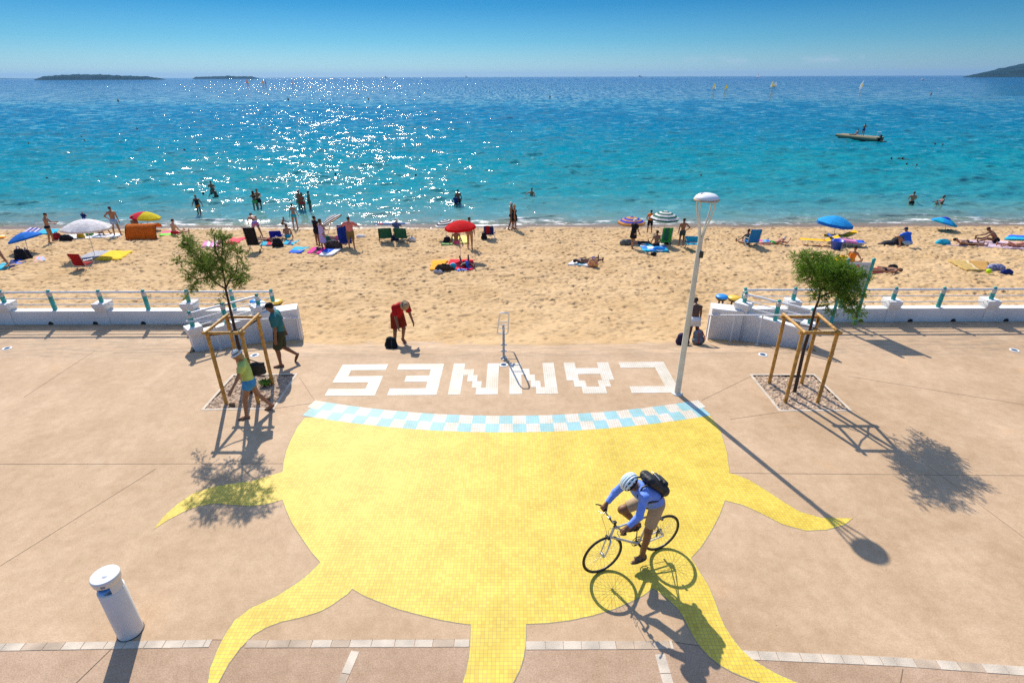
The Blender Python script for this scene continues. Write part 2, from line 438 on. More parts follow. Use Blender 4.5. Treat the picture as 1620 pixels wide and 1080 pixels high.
# ---- mosaic
def tile_mat(name, col, col2, grout, bright=0.16, sz=.0512, fade=False):
    m, n, l, p = nodes_mat(name)
    tx = n.new('ShaderNodeTexCoord')
    br = n.new('ShaderNodeTexBrick'); br.offset = 0.0; br.squash = 1.0
    br.inputs['Scale'].default_value = 1.0; br.inputs['Brick Width'].default_value = sz; br.inputs['Row Height'].default_value = sz
    br.inputs['Mortar Size'].default_value = .0032; br.inputs['Mortar Smooth'].default_value = .3; br.inputs['Bias'].default_value = 0
    br.inputs['Color1'].default_value = (*col, 1); br.inputs['Color2'].default_value = (*col2, 1); br.inputs['Mortar'].default_value = (*grout, 1)
    no = n.new('ShaderNodeTexNoise'); no.inputs['Scale'].default_value = .8; no.inputs['Detail'].default_value = 5
    l.new(tx.outputs['Object'], no.inputs['Vector'])
    wv = n.new('ShaderNodeMix'); wv.data_type = 'VECTOR'; wv.inputs[0].default_value = .022
    l.new(tx.outputs['Object'], wv.inputs[4]); l.new(no.outputs['Color'], wv.inputs[5]); l.new(wv.outputs[1], br.inputs['Vector'])
    n2 = n.new('ShaderNodeTexNoise'); n2.inputs['Scale'].default_value = 1.7; n2.inputs['Detail'].default_value = 6; l.new(tx.outputs['Object'], n2.inputs['Vector'])
    r = n.new('ShaderNodeValToRGB'); r.color_ramp.elements[0].position = .3; r.color_ramp.elements[0].color = (1 - bright, 1 - bright * 1.1, 1 - bright * 1.6, 1)
    r.color_ramp.elements[1].position = .7; r.color_ramp.elements[1].color = (1.04, 1.05, 1.1, 1); l.new(n2.outputs['Fac'], r.inputs[0])
    mx = n.new('ShaderNodeMix'); mx.data_type = 'RGBA'; mx.blend_type = 'MULTIPLY'; mx.inputs[0].default_value = 1
    l.new(br.outputs['Color'], mx.inputs[6]); l.new(r.outputs[0], mx.inputs[7])
    # rusty chips and dirt
    n3 = n.new('ShaderNodeTexNoise'); n3.inputs['Scale'].default_value = 2.6; n3.inputs['Detail'].default_value = 9; n3.inputs['Roughness'].default_value = .75; l.new(tx.outputs['Object'], n3.inputs['Vector'])
    r3 = n.new('ShaderNodeValToRGB'); r3.color_ramp.elements[0].position = .60; r3.color_ramp.elements[0].color = (0, 0, 0, 1); r3.color_ramp.elements[1].position = .74; r3.color_ramp.elements[1].color = (1, 1, 1, 1)
    l.new(n3.outputs['Fac'], r3.inputs[0])
    mm = n.new('ShaderNodeMath'); mm.operation = 'MULTIPLY'; mm.inputs[1].default_value = .55; l.new(r3.outputs[0], mm.inputs[0])
    m4 = n.new('ShaderNodeMix'); m4.data_type = 'RGBA'; m4.inputs[7].default_value = (.5, .28, .1, 1)
    l.new(mm.outputs[0], m4.inputs[0]); l.new(mx.outputs[2], m4.inputs[6]); l.new(m4.outputs[2], p.inputs['Base Color'])
    p.inputs['Roughness'].default_value = .56; p.inputs['Specular IOR Level'].default_value = .26
    b = n.new('ShaderNodeBump'); b.inputs['Strength'].default_value = .25; b.inputs['Distance'].default_value = .002; b.invert = True
    l.new(br.outputs['Fac'], b.inputs['Height']); l.new(b.outputs[0], p.inputs['Normal'])
    return m
M_yel = tile_mat('yellow_tiles', (0.83, 0.61, 0.078), (0.70, 0.48, 0.05), (0.44, 0.35, 0.12))
M_wht = tile_mat('white_tiles', (0.78, 0.71, 0.60), (0.70, 0.63, 0.52), (0.40, 0.33, 0.24))
M_blu = tile_mat('blue_tiles', (0.34, 0.60, 0.62), (0.28, 0.55, 0.58), (0.33, 0.38, 0.36))
M_edge = mat('edge_mortar', (0.33, 0.28, 0.2), .9, var=.1)
AC = (-.06, 25.55)
def arc(rad, a0, a1, n): return [(AC[0] + rad * math.sin(a0 + (a1 - a0) * i / n), AC[1] - rad * math.cos(a0 + (a1 - a0) * i / n)) for i in range(n + 1)]
aL, aR = -math.asin(4.5 / 15.6), math.asin(4.5 / 15.6)
Rt, Rb = 15.53, 16.15
seg = [(1123, 657), (1140, 682), (1150, 715), (1154, 748), (1166, 751), (1185, 759), (1210, 774), (1240, 794), (1265, 809), (1300, 819), (1349, 819.5), (1335, 830), (1308, 837.5), (1275, 839), (1238, 829), (1205, 812), (1177, 799), (1147, 791),
       (1138, 815), (1122, 845), (1108, 866), (1093, 882), (1107, 904), (1121, 927), (1129, 945), (1137, 969), (1146, 989), (1157, 1007), (1171, 1025), (1188, 1041), (1212, 1056), (1234, 1068), (1262, 1080), (1300, 1090),
       (1262, 1092), (1225, 1087), (1184, 1073), (1160, 1063), (1140, 1052), (1122, 1038), (1107, 1021), (1096, 1005), (1084, 981), (1074, 964), (1056, 947), (1033, 930),
       (1018, 941), (1001, 950), (971, 963), (938, 973), (900, 981), (866, 985), (832, 986.5), (832, 1005), (831, 1022), (828, 1040), (823, 1057), (812, 1079), (795, 1100), (772, 1118),
       (716, 1118), (726, 1096), (732, 1080), (738, 1060), (742, 1040), (744, 1022), (745, 987.6), (720, 984), (697, 980), (676, 975), (656, 970), (632, 963.5), (611, 956), (576, 942), (557.5, 931),
       (549, 940), (538, 947.5), (523, 958), (507, 966.5), (490, 972), (473, 977), (445, 983), (421, 992), (400, 1004.5), (379.5, 1025), (362, 1049), (352, 1067), (345, 1080), (334, 1100), (322, 1118),
       (324, 1100), (329, 1080), (333, 1055), (343, 1030), (350, 1015), (357, 1002), (371, 981), (396, 962), (438, 942.5), (456, 931), (473, 920), (490, 906), (507, 889),
       (492, 872), (479, 853), (463, 829), (453, 807), (447, 790), (424, 797), (396, 800.5), (368, 798), (340, 796.2), (315, 800), (294, 807.5), (266, 822), (243, 837),
       (258, 817), (283, 795), (304, 781), (333, 770.3), (361, 765.5), (396, 761), (420, 754.5), (447, 746), (449, 730), (453, 713), (461, 694), (470, 676), (482, 661)]
body = [tuple(G(*p)[:2]) for p in seg] + arc(Rb, -math.asin(4.55 / Rb), math.asin(4.36 / Rb), 40)[1:-1]
mos = thing('floor_mosaic', 'yellow tile mosaic with curling rays and a chequered blue collar in the pavement', 'floor mosaic')
def resample(poly, step=.12):
    return poly
MB().prism(body, -.02, .004).build('yellow_field', M_yel, mos)
# thin grey mortar line round it
def offs(poly, d):
    n = len(poly); out = []
    ar = sum(poly[i][0] * poly[(i + 1) % n][1] - poly[(i + 1) % n][0] * poly[i][1] for i in range(n))
    s = 1 if ar > 0 else -1
    for i in range(n):
        a = Vector(poly[i - 1]); b = Vector(poly[i]); c = Vector(poly[(i + 1) % n])
        e1 = (b - a).normalized(); e2 = (c - b).normalized()
        nn = Vector((e1.y + e2.y, -(e1.x + e2.x)));
        if nn.length < .3: nn = Vector((e1.y, -e1.x)) + e1
        nn.normalize()
        out.append(tuple(b + nn * d * s))
    return out
mbm = MB(); o2 = offs(body, .011); nb_ = len(body)
for i in range(nb_):
    j = (i + 1) % nb_
    mbm.add([(*body[i], .002), (*body[j], .002), (*o2[j], .002), (*o2[i], .002)], [(0, 1, 2, 3)], 0, False)
mbm.build('mortar_edge', M_edge, mos)
chw, chb = MB(), MB(); NS = 31
for r_ in range(2):
    rm_ = Rt + .31 * r_ + .155; aL, aR = -math.asin(4.53 / rm_), math.asin(4.38 / rm_)
    for k in range(NS):
        a0 = aL + (aR - aL) * k / NS; a1 = aL + (aR - aL) * (k + 1) / NS
        ra = Rt + .31 * r_; rb2 = ra + .31
        P = [(AC[0] + q * math.sin(a), AC[1] - q * math.cos(a)) for q, a in ((rb2, a0), (rb2, (a0 + a1) / 2), (rb2, a1), (ra, a1), (ra, (a0 + a1) / 2), (ra, a0))]
        (chw if (k + r_) % 2 == 0 else chb).prism(P, -.02, .0045)
chw.build('white_squares', M_wht, mos); chb.build('pale_blue_squares', M_blu, mos)
u, r0 = .292, 10.925; RH = .3075
def rows(k): return r0 + RH * k
LT = {
 'S': [[(-4.39, 5), (-3.22, 5), (-3.22, 4), (-4.09, 4), (-4.09, 3), (-3.22, 3), (-3.22, 0), (-4.39, 0), (-4.39, 1), (-3.51, 1), (-3.51, 2), (-4.39, 2)]],
 'E': [[(-2.93, 5), (-1.77, 5), (-1.77, 0), (-2.93, 0), (-2.93, 1), (-2.07, 1), (-2.07, 2), (-2.64, 2), (-2.64, 3), (-2.07, 3), (-2.07, 4), (-2.93, 4)]],
 'N': [[(-1.51, 5), (-1.22, 5), (-1.22, 4), (-.97, 4), (-.97, 3), (-.86, 3), (-.86, 2), (-.74, 2), (-.74, 1), (-.63, 1), (-.63, 5), (-.34, 5), (-.34, 0), (-.86, 0), (-.86, 1), (-.97, 1), (-.97, 2), (-1.1, 2), (-1.1, 3), (-1.22, 3), (-1.22, 0), (-1.51, 0)]],
 'N2': [[(-.07, 5), (.22, 5), (.22, 4), (.44, 4), (.44, 3), (.57, 3), (.57, 2), (.69, 2), (.69, 1), (.79, 1), (.79, 5), (1.08, 5), (1.08, 0), (.57, 0), (.57, 1), (.45, 1), (.45, 2), (.34, 2), (.34, 3), (.23, 3), (.23, 0), (-.07, 0)]],
 'A': [[(1.34, 5), (1.63, 5), (1.63, 4), (2.21, 4), (2.21, 5), (2.51, 5), (2.51, 2), (2.38, 2), (2.38, 1), (2.24, 1), (2.24, 0), (1.67, 0), (1.67, 1), (1.5, 1), (1.5, 2), (1.34, 2)],
       [(1.64, 3), (2.21, 3), (2.21, 2), (2.1, 2), (2.1, 1), (1.79, 1), (1.79, 2), (1.64, 2)]],
 'C': [[(2.78, 5), (3.95, 5), (3.97, 0), (2.82, 0), (2.82, 1), (3.68, 1), (3.66, 4), (2.78, 4)]],
}
word = thing('floor_lettering', 'white tile letters spelling CANNES upside down on the pink concrete', 'lettering')
for k, L in LT.items():
    polys = [[(x, rows(y) + .012 * x) for x, y in q] for q in L]
    MB().prism(polys[0], -.02, .0045, holes=polys[1:]).build('letter', M_wht, word)

# ---- tree pits
M_gravel, n, l, p = nodes_mat('gravel')
tx = n.new('ShaderNodeTexCoord'); vo = n.new('ShaderNodeTexVoronoi'); vo.inputs['Scale'].default_value = 24; l.new(tx.outputs['Object'], vo.inputs['Vector'])
rr = n.new('ShaderNodeValToRGB'); e = rr.color_ramp.elements; e[0].color = (.2, .135, .085, 1); e[1].color = (.62, .48, .34, 1)
e.new(.5).color = (.42, .29, .19, 1)
l.new(vo.outputs['Color'], rr.inputs[0]); l.new(rr.outputs[0], p.inputs['Base Color']); p.inputs['Roughness'].default_value = .9
def pit(poly, c, plants):
    a = np.linspace(0, 1, 90); U, V = np.meshgrid(a, a)
    P = [np.array(q[:]) for q in poly]
    XY = [(1 - U) * (1 - V) * P[0][i] + U * (1 - V) * P[1][i] + U * V * P[2][i] + (1 - U) * V * P[3][i] for i in (0, 1)]
    Z = -.02 + fbm2(XY[0] * 22, XY[1] * 22, 5, 2) * .035 + fbm2(XY[0] * 3, XY[1] * 3, 8, 2) * .03
    o = np_mesh('gravel_bed', np.stack([XY[0], XY[1], Z], -1).reshape(-1, 3), grid_faces(90, 90), M_gravel, False)
    tag(o, kind='stuff', label='grey brown gravel filling a tree pit', cat='gravel')
    mb = MB(); po = offs([q[:2] for q in poly], .085)
    for i in range(4):
        j = (i + 1) % 4
        mb.prism([poly[i][:2], poly[j][:2], po[j], po[i]], -.05, .006)
    tag(mb.build('pit_kerb', M_stone), kind='structure')
pit(pitL, cL, True); pit(pitR, cR, False)

# ---- beach
M_sand, n, l, p = nodes_mat('sand')
tx = n.new('ShaderNodeTexCoord')
def _noise(s, d=4, r_=.6):
    q = n.new('ShaderNodeTexNoise'); q.inputs['Scale'].default_value = s; q.inputs['Detail'].default_value = d; q.inputs['Roughness'].default_value = r_
    l.new(tx.outputs['Object'], q.inputs['Vector']); return q
r1 = n.new('ShaderNodeValToRGB'); r1.color_ramp.elements[0].position = .35; r1.color_ramp.elements[0].color = (.50, .325, .155, 1); r1.color_ramp.elements[1].position = .65; r1.color_ramp.elements[1].color = (.60, .41, .215, 1)
l.new(_noise(.5, 6).outputs['Fac'], r1.inputs[0])
sx = n.new('ShaderNodeSeparateXYZ'); l.new(tx.outputs['Object'], sx.inputs[0])
wet = n.new('ShaderNodeMapRange'); wet.inputs[1].default_value = 34.7; wet.inputs[2].default_value = 35.7
wob = n.new('ShaderNodeMath'); wob.operation = 'MULTIPLY_ADD'; wob.inputs[1].default_value = 2.2; l.new(_noise(.35, 4).outputs['Fac'], wob.inputs[0]); l.new(sx.outputs['Y'], wob.inputs[2])
sb = n.new('ShaderNodeMath'); sb.operation = 'SUBTRACT'; sb.inputs[1].default_value = 1.1; l.new(wob.outputs[0], sb.inputs[0]); l.new(sb.outputs[0], wet.inputs[0])
mw = n.new('ShaderNodeMix'); mw.data_type = 'RGBA'; mw.inputs[7].default_value = (.27, .175, .095, 1)
l.new(wet.outputs[0], mw.inputs[0]); l.new(r1.outputs[0], mw.inputs[6])
# dark dried weed near the tide line
we = n.new('ShaderNodeValToRGB'); we.color_ramp.elements[0].position = .56; we.color_ramp.elements[0].color = (0, 0, 0, 1); we.color_ramp.elements[1].position = .66; we.color_ramp.elements[1].color = (1, 1, 1, 1)
l.new(_noise(1.3, 9, .75).outputs['Fac'], we.inputs[0])
zz = n.new('ShaderNodeMapRange'); zz.inputs[1].default_value = 31.5; zz.inputs[2].default_value = 34.2; l.new(sx.outputs['Y'], zz.inputs[0])
m2_ = n.new('ShaderNodeMath'); m2_.operation = 'MULTIPLY'; l.new(we.outputs[0], m2_.inputs[0]); l.new(zz.outputs[0], m2_.inputs[1])
m3_ = n.new('ShaderNodeMath'); m3_.operation = 'MULTIPLY'; m3_.inputs[1].default_value = .8; l.new(m2_.outputs[0], m3_.inputs[0])
m5 = n.new('ShaderNodeMix'); m5.data_type = 'RGBA'; m5.inputs[7].default_value = (.12, .085, .045, 1); l.new(m3_.outputs[0], m5.inputs[0]); l.new(mw.outputs[2], m5.inputs[6])
sp = n.new('ShaderNodeValToRGB'); sp.color_ramp.elements[0].position = .3; sp.color_ramp.elements[0].color = (.8, .78, .75, 1); sp.color_ramp.elements[1].position = .6; sp.color_ramp.elements[1].color = (1.05, 1.05, 1.05, 1)
l.new(_noise(28, 3, .8).outputs['Fac'], sp.inputs[0])
m6 = n.new('ShaderNodeMix'); m6.data_type = 'RGBA'; m6.blend_type = 'MULTIPLY'; m6.inputs[0].default_value = 1; l.new(m5.outputs[2], m6.inputs[6]); l.new(sp.outputs[0], m6.inputs[7])
l.new(m6.outputs[2], p.inputs['Base Color'])
rg = n.new('ShaderNodeMapRange'); rg.inputs[3].default_value = .95; rg.inputs[4].default_value = .22; l.new(wet.outputs[0], rg.inputs[0]); l.new(rg.outputs[0], p.inputs['Roughness'])
p.inputs['Specular IOR Level'].default_value = .25
b = n.new('ShaderNodeBump'); b.inputs['Strength'].default_value = .6; b.inputs['Distance'].default_value = .03; l.new(_noise(9, 6, .65).outputs['Fac'], b.inputs['Height']); l.new(b.outputs[0], p.inputs['Normal'])
# heightfield with thousands of footprints
SX = np.concatenate([np.arange(-62, -38, .3), np.arange(-38, 38, .055), np.arange(38, 62, .3)])
SY = np.concatenate([np.arange(14.0, 36.5, .055), np.arange(36.5, 60, .6)])
X, Y = np.meshgrid(SX, SY)
Zs = np.interp(Y, _py, _pz)
amp = np.clip((Y - 14.2) / .4, 0, 1) * np.clip((36.0 - Y) / 1.2, 0, 1)
D = fbm2(X * .5, Y * .5, 1, 3) * .10 + fbm2(X * 2.6, Y * 3.4, 2, 3) * .085 + fbm2(X * 9, Y * 9, 4, 1) * .012
x0i = np.searchsorted(SX, -38); nx = np.searchsorted(SX, 38) - x0i; nyy = np.searchsorted(SY, 36.5)
for _ in range(27000):
    cx_ = rng.integers(x0i + 6, x0i + nx - 6); cy_ = rng.integers(4, nyy - 6)
    a = rng.uniform(0, math.pi); r1_, r2_ = rng.uniform(.085, .15), rng.uniform(.045, .085)
    xs = X[cy_ - 4:cy_ + 5, cx_ - 4:cx_ + 5] - SX[cx_]; ys = Y[cy_ - 4:cy_ + 5, cx_ - 4:cx_ + 5] - SY[cy_]
    uu = (xs * math.cos(a) + ys * math.sin(a)) / r1_; vv = (-xs * math.sin(a) + ys * math.cos(a)) / r2_
    q = uu * uu + vv * vv
    D[cy_ - 4:cy_ + 5, cx_ - 4:cx_ + 5] += (-np.exp(-q) * .062 + np.exp(-(np.sqrt(q) - 1.35) ** 2 * 5) * .022) * rng.uniform(.5, 1.15)
Zs = Zs + fbm2(X * .8, Y * .8, 21, 4) * .11 * np.clip((14.9 - Y) / .5, 0, 1)
Zs = Zs + D * amp * (.55 + .45 * np.clip((Y - 14.2) / 6, 0, 1))
def sand_at(x, y):
    i = int(np.clip(np.searchsorted(SY, y), 1, len(SY) - 1)); j = int(np.clip(np.searchsorted(SX, x), 1, len(SX) - 1))
    return float(Zs[i, j])
beach = np_mesh('beach', np.stack([X, Y, Zs], -1).reshape(-1, 3), grid_faces(len(SY), len(SX)), M_sand)
beach['kind'] = 'structure'
sheet('sand_backfill', [(-900, -30), (-61, -30), (-61, 36), (-900, 36)], -2.2, M_sand)
sheet('sand_backfill', [(61, -30), (900, -30), (900, 36), (61, 36)], -2.2, M_sand)

# ---- sea
SHORE = 36.2
def shore_y(x): return 35.9 + .35 * np.sin(x * .21 + 1) + .2 * np.sin(x * .73) + .1 * np.sin(x * 1.9 + 2)
k0, k1, NR = 1 / 34.6, 1 / 30000., 900
kk = np.linspace(k0, k1, NR); ry = 1 / kk
tcol = np.linspace(-1.75, 1.75, 1250)
Yw = np.repeat(ry[:, None], len(tcol), 1); Xw = Yw * tcol[None, :]
dy = (ry ** 2) * (k0 - k1) / NR
Zw = np.zeros_like(Yw)
wr = np.random.default_rng(5)
sel = ry < 420
for i in range(54):
    lam = 0.55 * (13 ** (i / 53.)); th = wr.normal(0, .55); ph = wr.uniform(0, 6.28)
    kx, ky = math.sin(th) * 2 * math.pi / lam, math.cos(th) * 2 * math.pi / lam
    A = .0060 * lam ** .95
    fade = np.clip((lam / dy[sel] - 2.2) / 2.5, 0, 1)[:, None]
    g = .6 + .8 * (fbm2(Xw[sel] / (lam * 5) + i, Yw[sel] / (lam * 3.5), 40 + i, 1) + .5) if i % 3 == 0 else g
    Zw[sel] += A * fade * g * np.sin(kx * Xw[sel] + ky * Yw[sel] + ph)
shal = np.clip((Yw - 36) / 9, .12, 1)
Zw *= shal
# small breakers close to the shore
sy_ = shore_y(Xw)
for (off, hgt, wd, sd) in ((2.2, .15, .38, 3), (4.6, .12, .6, 7), (.7, .05, .3, 12), (7.5, .08, .8, 17)):
    yy = sy_ + off + fbm2(Xw * .12, Xw * 0, sd, 3) * 2.2
    am = np.clip(fbm2(Xw * .16 + 5, Xw * 0 + sd, sd + 1, 2) * 2.2 + .45, 0, 1)
    t = (Yw - yy) / wd
    Zw += hgt * am * np.where(t < 0, np.exp(-t * t * 3.5), np.exp(-t * t * .5))
depth = Yw - sy_
Zw = Zw + SEA
Zw[depth < -.1] = SEA - .06
sea = np_mesh('sea', np.stack([Xw, Yw, Zw], -1).reshape(-1, 3), grid_faces(NR, len(tcol)), [])
sea['kind'] = 'structure'
at = sea.data.attributes.new('offshore', 'FLOAT', 'POINT'); at.data.foreach_set('value', np.clip(depth, -5, 30000).astype(np.float32).ravel())
M_sea, n, l, p = nodes_mat('sea_water')
tx = n.new('ShaderNodeTexCoord'); ge = n.new('ShaderNodeNewGeometry')
atn = n.new('ShaderNodeAttribute'); atn.attribute_name = 'offshore'
def math_(op, a, b=None, c=None):
    q = n.new('ShaderNodeMath'); q.operation = op
    for i, x in enumerate((a, b, c)):
        if x is None: continue
        if isinstance(x, (int, float)): q.inputs[i].default_value = x
        else: l.new(x, q.inputs[i])
    return q.outputs[0]
def nz(s, d=3, r_=.55, vec=None, sc3=None):
    q = n.new('ShaderNodeTexNoise'); q.inputs['Scale'].default_value = s; q.inputs['Detail'].default_value = d; q.inputs['Roughness'].default_value = r_
    src = tx.outputs['Object']
    if sc3:
        mp = n.new('ShaderNodeMapping'); mp.inputs['Scale'].default_value = sc3; l.new(src, mp.inputs[0]); src = mp.outputs[0]
    l.new(src, q.inputs['Vector']); return q
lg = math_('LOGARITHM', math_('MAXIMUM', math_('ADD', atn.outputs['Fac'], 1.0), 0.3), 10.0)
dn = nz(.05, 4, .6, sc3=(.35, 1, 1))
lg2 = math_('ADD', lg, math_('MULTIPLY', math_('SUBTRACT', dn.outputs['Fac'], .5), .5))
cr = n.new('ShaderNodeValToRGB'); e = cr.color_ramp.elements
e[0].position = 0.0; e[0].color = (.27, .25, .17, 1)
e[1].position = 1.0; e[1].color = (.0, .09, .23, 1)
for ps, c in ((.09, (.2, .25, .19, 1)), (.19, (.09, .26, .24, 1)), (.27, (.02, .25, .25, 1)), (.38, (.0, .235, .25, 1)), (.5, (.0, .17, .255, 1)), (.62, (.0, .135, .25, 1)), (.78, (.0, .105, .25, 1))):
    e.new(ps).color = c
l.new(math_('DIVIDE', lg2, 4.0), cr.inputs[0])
# facets: a slope field at several scales
def slopes(q, a):
    v = n.new('ShaderNodeVectorMath'); v.operation = 'SUBTRACT'; l.new(q.outputs['Color'], v.inputs[0]); v.inputs[1].default_value = (.5, .5, .5)
    s_ = n.new('ShaderNodeVectorMath'); s_.operation = 'MULTIPLY'; l.new(v.outputs[0], s_.inputs[0]); s_.inputs[1].default_value = (a, a * 1.25, 0)
    return s_.outputs[0]
def vadd(a, b_):
    q = n.new('ShaderNodeVectorMath'); q.operation = 'ADD'; l.new(a, q.inputs[0]); l.new(b_, q.inputs[1]); return q.outputs[0]
s1 = slopes(nz(4.2, 4, .6, sc3=(.5, 1, 1)), .78)
s2_ = slopes(nz(.7, 4, .6, sc3=(.6, 1, 1)), 1.2)
s3_ = slopes(nz(.16, 4, .6, sc3=(.7, 1, 1)), .65)
def scl_(v, f):
    q = n.new('ShaderNodeVectorMath'); q.operation = 'SCALE'; l.new(v, q.inputs[0]); l.new(f, q.inputs['Scale']); return q.outputs[0]
farw = n.new('ShaderNodeMapRange'); farw.inputs[1].default_value = 60; farw.inputs[2].default_value = 520; l.new(atn.outputs['Fac'], farw.inputs[0])
farw2 = n.new('ShaderNodeMapRange'); farw2.inputs[1].default_value = 300; farw2.inputs[2].default_value = 2600; l.new(atn.outputs['Fac'], farw2.inputs[0])
mid_only = math_('MULTIPLY', farw.outputs[0], math_('SUBTRACT', 1.0, farw2.outputs[0]))
s4_ = scl_(slopes(nz(1.0, 2, .5, sc3=(.8, .07, 1)), 1.5), mid_only)
s5_ = scl_(slopes(nz(1.0, 2, .5, sc3=(.22, .007, 1)), 1.15), farw2.outputs[0])
s1 = scl_(s1, math_('SUBTRACT', 1.0, math_('MULTIPLY', farw.outputs[0], .75)))
s2_ = scl_(s2_, math_('SUBTRACT', 1.0, math_('MULTIPLY', farw.outputs[0], .6)))
sv = vadd(vadd(vadd(s1, s2_), s3_), vadd(s4_, s5_))
bst = n.new('ShaderNodeMapRange'); bst.inputs[1].default_value = 40; bst.inputs[2].default_value = 260; bst.inputs[3].default_value = 1.0; bst.inputs[4].default_value = 1.0; l.new(atn.outputs['Fac'], bst.inputs[0])
vsc = n.new('ShaderNodeVectorMath'); vsc.operation = 'SCALE'; l.new(sv, vsc.inputs[0]); l.new(bst.outputs[0], vsc.inputs['Scale'])
bia = n.new('ShaderNodeCombineXYZ'); l.new(math_('MULTIPLY', farw.outputs[0], -.10), bia.inputs['Y'])
nn_ = vadd(vadd(vsc.outputs[0], bia.outputs[0]), ge.outputs['Normal'])
nrm_ = n.new('ShaderNodeVectorMath'); nrm_.operation = 'NORMALIZE'; l.new(nn_, nrm_.inputs[0])
l.new(nrm_.outputs[0], p.inputs['Normal'])
# foam
fo = nz(1.4, 8, .7, sc3=(.55, 1, 1))
nearf = n.new('ShaderNodeMapRange'); nearf.inputs[1].default_value = -.2; nearf.inputs[2].default_value = 3.6; nearf.inputs[3].default_value = .60; nearf.inputs[4].default_value = .3; l.new(atn.outputs['Fac'], nearf.inputs[0])
fsum = math_('ADD', fo.outputs['Fac'], nearf.outputs[0])
sz_ = n.new('ShaderNodeSeparateXYZ'); l.new(ge.outputs['Position'], sz_.inputs[0])
crest = n.new('ShaderNodeMapRange'); crest.inputs[1].default_value = SEA + .09; crest.inputs[2].default_value = SEA + .17; crest.inputs[4].default_value = .1; l.new(sz_.outputs['Z'], crest.inputs[0])
fsum = math_('ADD', fsum, crest.outputs[0])
fr = n.new('ShaderNodeValToRGB'); fr.color_ramp.elements[0].position = 0; fr.color_ramp.elements[1].position = 1
fr.color_ramp.elements[0].color = (0, 0, 0, 1)
fmask = n.new('ShaderNodeMapRange'); fmask.inputs[1].default_value = .98; fmask.inputs[2].default_value = 1.13; l.new(fsum, fmask.inputs[0])
gate = n.new('ShaderNodeMapRange'); gate.inputs[1].default_value = 9; gate.inputs[2].default_value = 4; l.new(atn.outputs['Fac'], gate.inputs[0])
fm = math_('MULTIPLY', fmask.outputs[0], gate.outputs[0])
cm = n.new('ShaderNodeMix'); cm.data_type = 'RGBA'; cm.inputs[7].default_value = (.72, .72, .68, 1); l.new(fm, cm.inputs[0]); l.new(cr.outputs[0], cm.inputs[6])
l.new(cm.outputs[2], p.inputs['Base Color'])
rr_ = n.new('ShaderNodeMapRange'); rr_.inputs[3].default_value = .05; rr_.inputs[4].default_value = .7; l.new(fm, rr_.inputs[0]); l.new(rr_.outputs[0], p.inputs['Roughness'])
p.inputs['IOR'].default_value = 1.33
# water thins out to wet sand at the very edge
al = n.new('ShaderNodeMapRange'); al.inputs[1].default_value = -.25; al.inputs[2].default_value = 1.6; al.inputs[3].default_value = .25; al.inputs[4].default_value = 1.0; l.new(atn.outputs['Fac'], al.inputs[0])
l.new(math_('MAXIMUM', al.outputs[0], fm), p.inputs['Alpha'])
sea.data.materials.append(M_sea)

# ---- far land
M_land = mat('hazy_wooded_hill', (.010, .036, .05), 1.0, spec=0.0, var=.35, vs=.02, detail=8)  # distance haze is painted in: the woods' base colour is shifted towards blue
def land(name, D_, px0, px1, prof, hz, depth_m):
    n_ = 90; m_ = 14; P = []
    x0 = ray(px0, hz); x1 = ray(px1, hz)
    for i in range(m_ + 1):
        t = i / m_; row = []
        for j in range(n_ + 1):
            s = j / n_; px = px0 + (px1 - px0) * s
            d = ray(px, hz); k = (D_ + depth_m * t) / d.y
            h = np.interp(s, [q[0] for q in prof], [q[1] for q in prof]) * D_ / 859. * .9
            nzv = mnoise.fractal(Vector((s * 34, t * 9, px0 * .1)), .8, 2, 4)
            z = h * (math.sin(math.pi * min(1, t * 1.0)) ** .45) * (1 + .10 * nzv) + (h > 1) * nzv * 2.2 if 0 < i < m_ else -3
            row.append((d.x * k, d.y * k, SEA + z))
        P.append(row)
    o = MB().grid(P).build(name, M_land); o['kind'] = 'structure'; return o
land('wooded_island', 3200, 53, 262, [(0, .5), (.04, 3.5), (.1, 5.6), (.3, 7.8), (.5, 7.8), (.7, 5.6), (.85, 4.8), (.97, 1.5), (1, .2)], 123.5, 500)
land('wooded_island', 4600, 304, 410, [(0, .2), (.05, 3), (.3, 3.4), (.5, 4), (.54, 4.6), (.6, 3.6), (.9, 3.2), (1, .2)], 122.5, 400)
land('headland', 2600, 1524, 1990, [(0, .2), (.05, 6), (.12, 15), (.21, 25), (.35, 36), (.6, 60), (1, 62)], 119.2, 1400)
land('far_coast', 9000, -420, 56, [(0, 2.5), (.6, 1.6), (.9, 1.0), (1, .2)], 124.4, 1200)
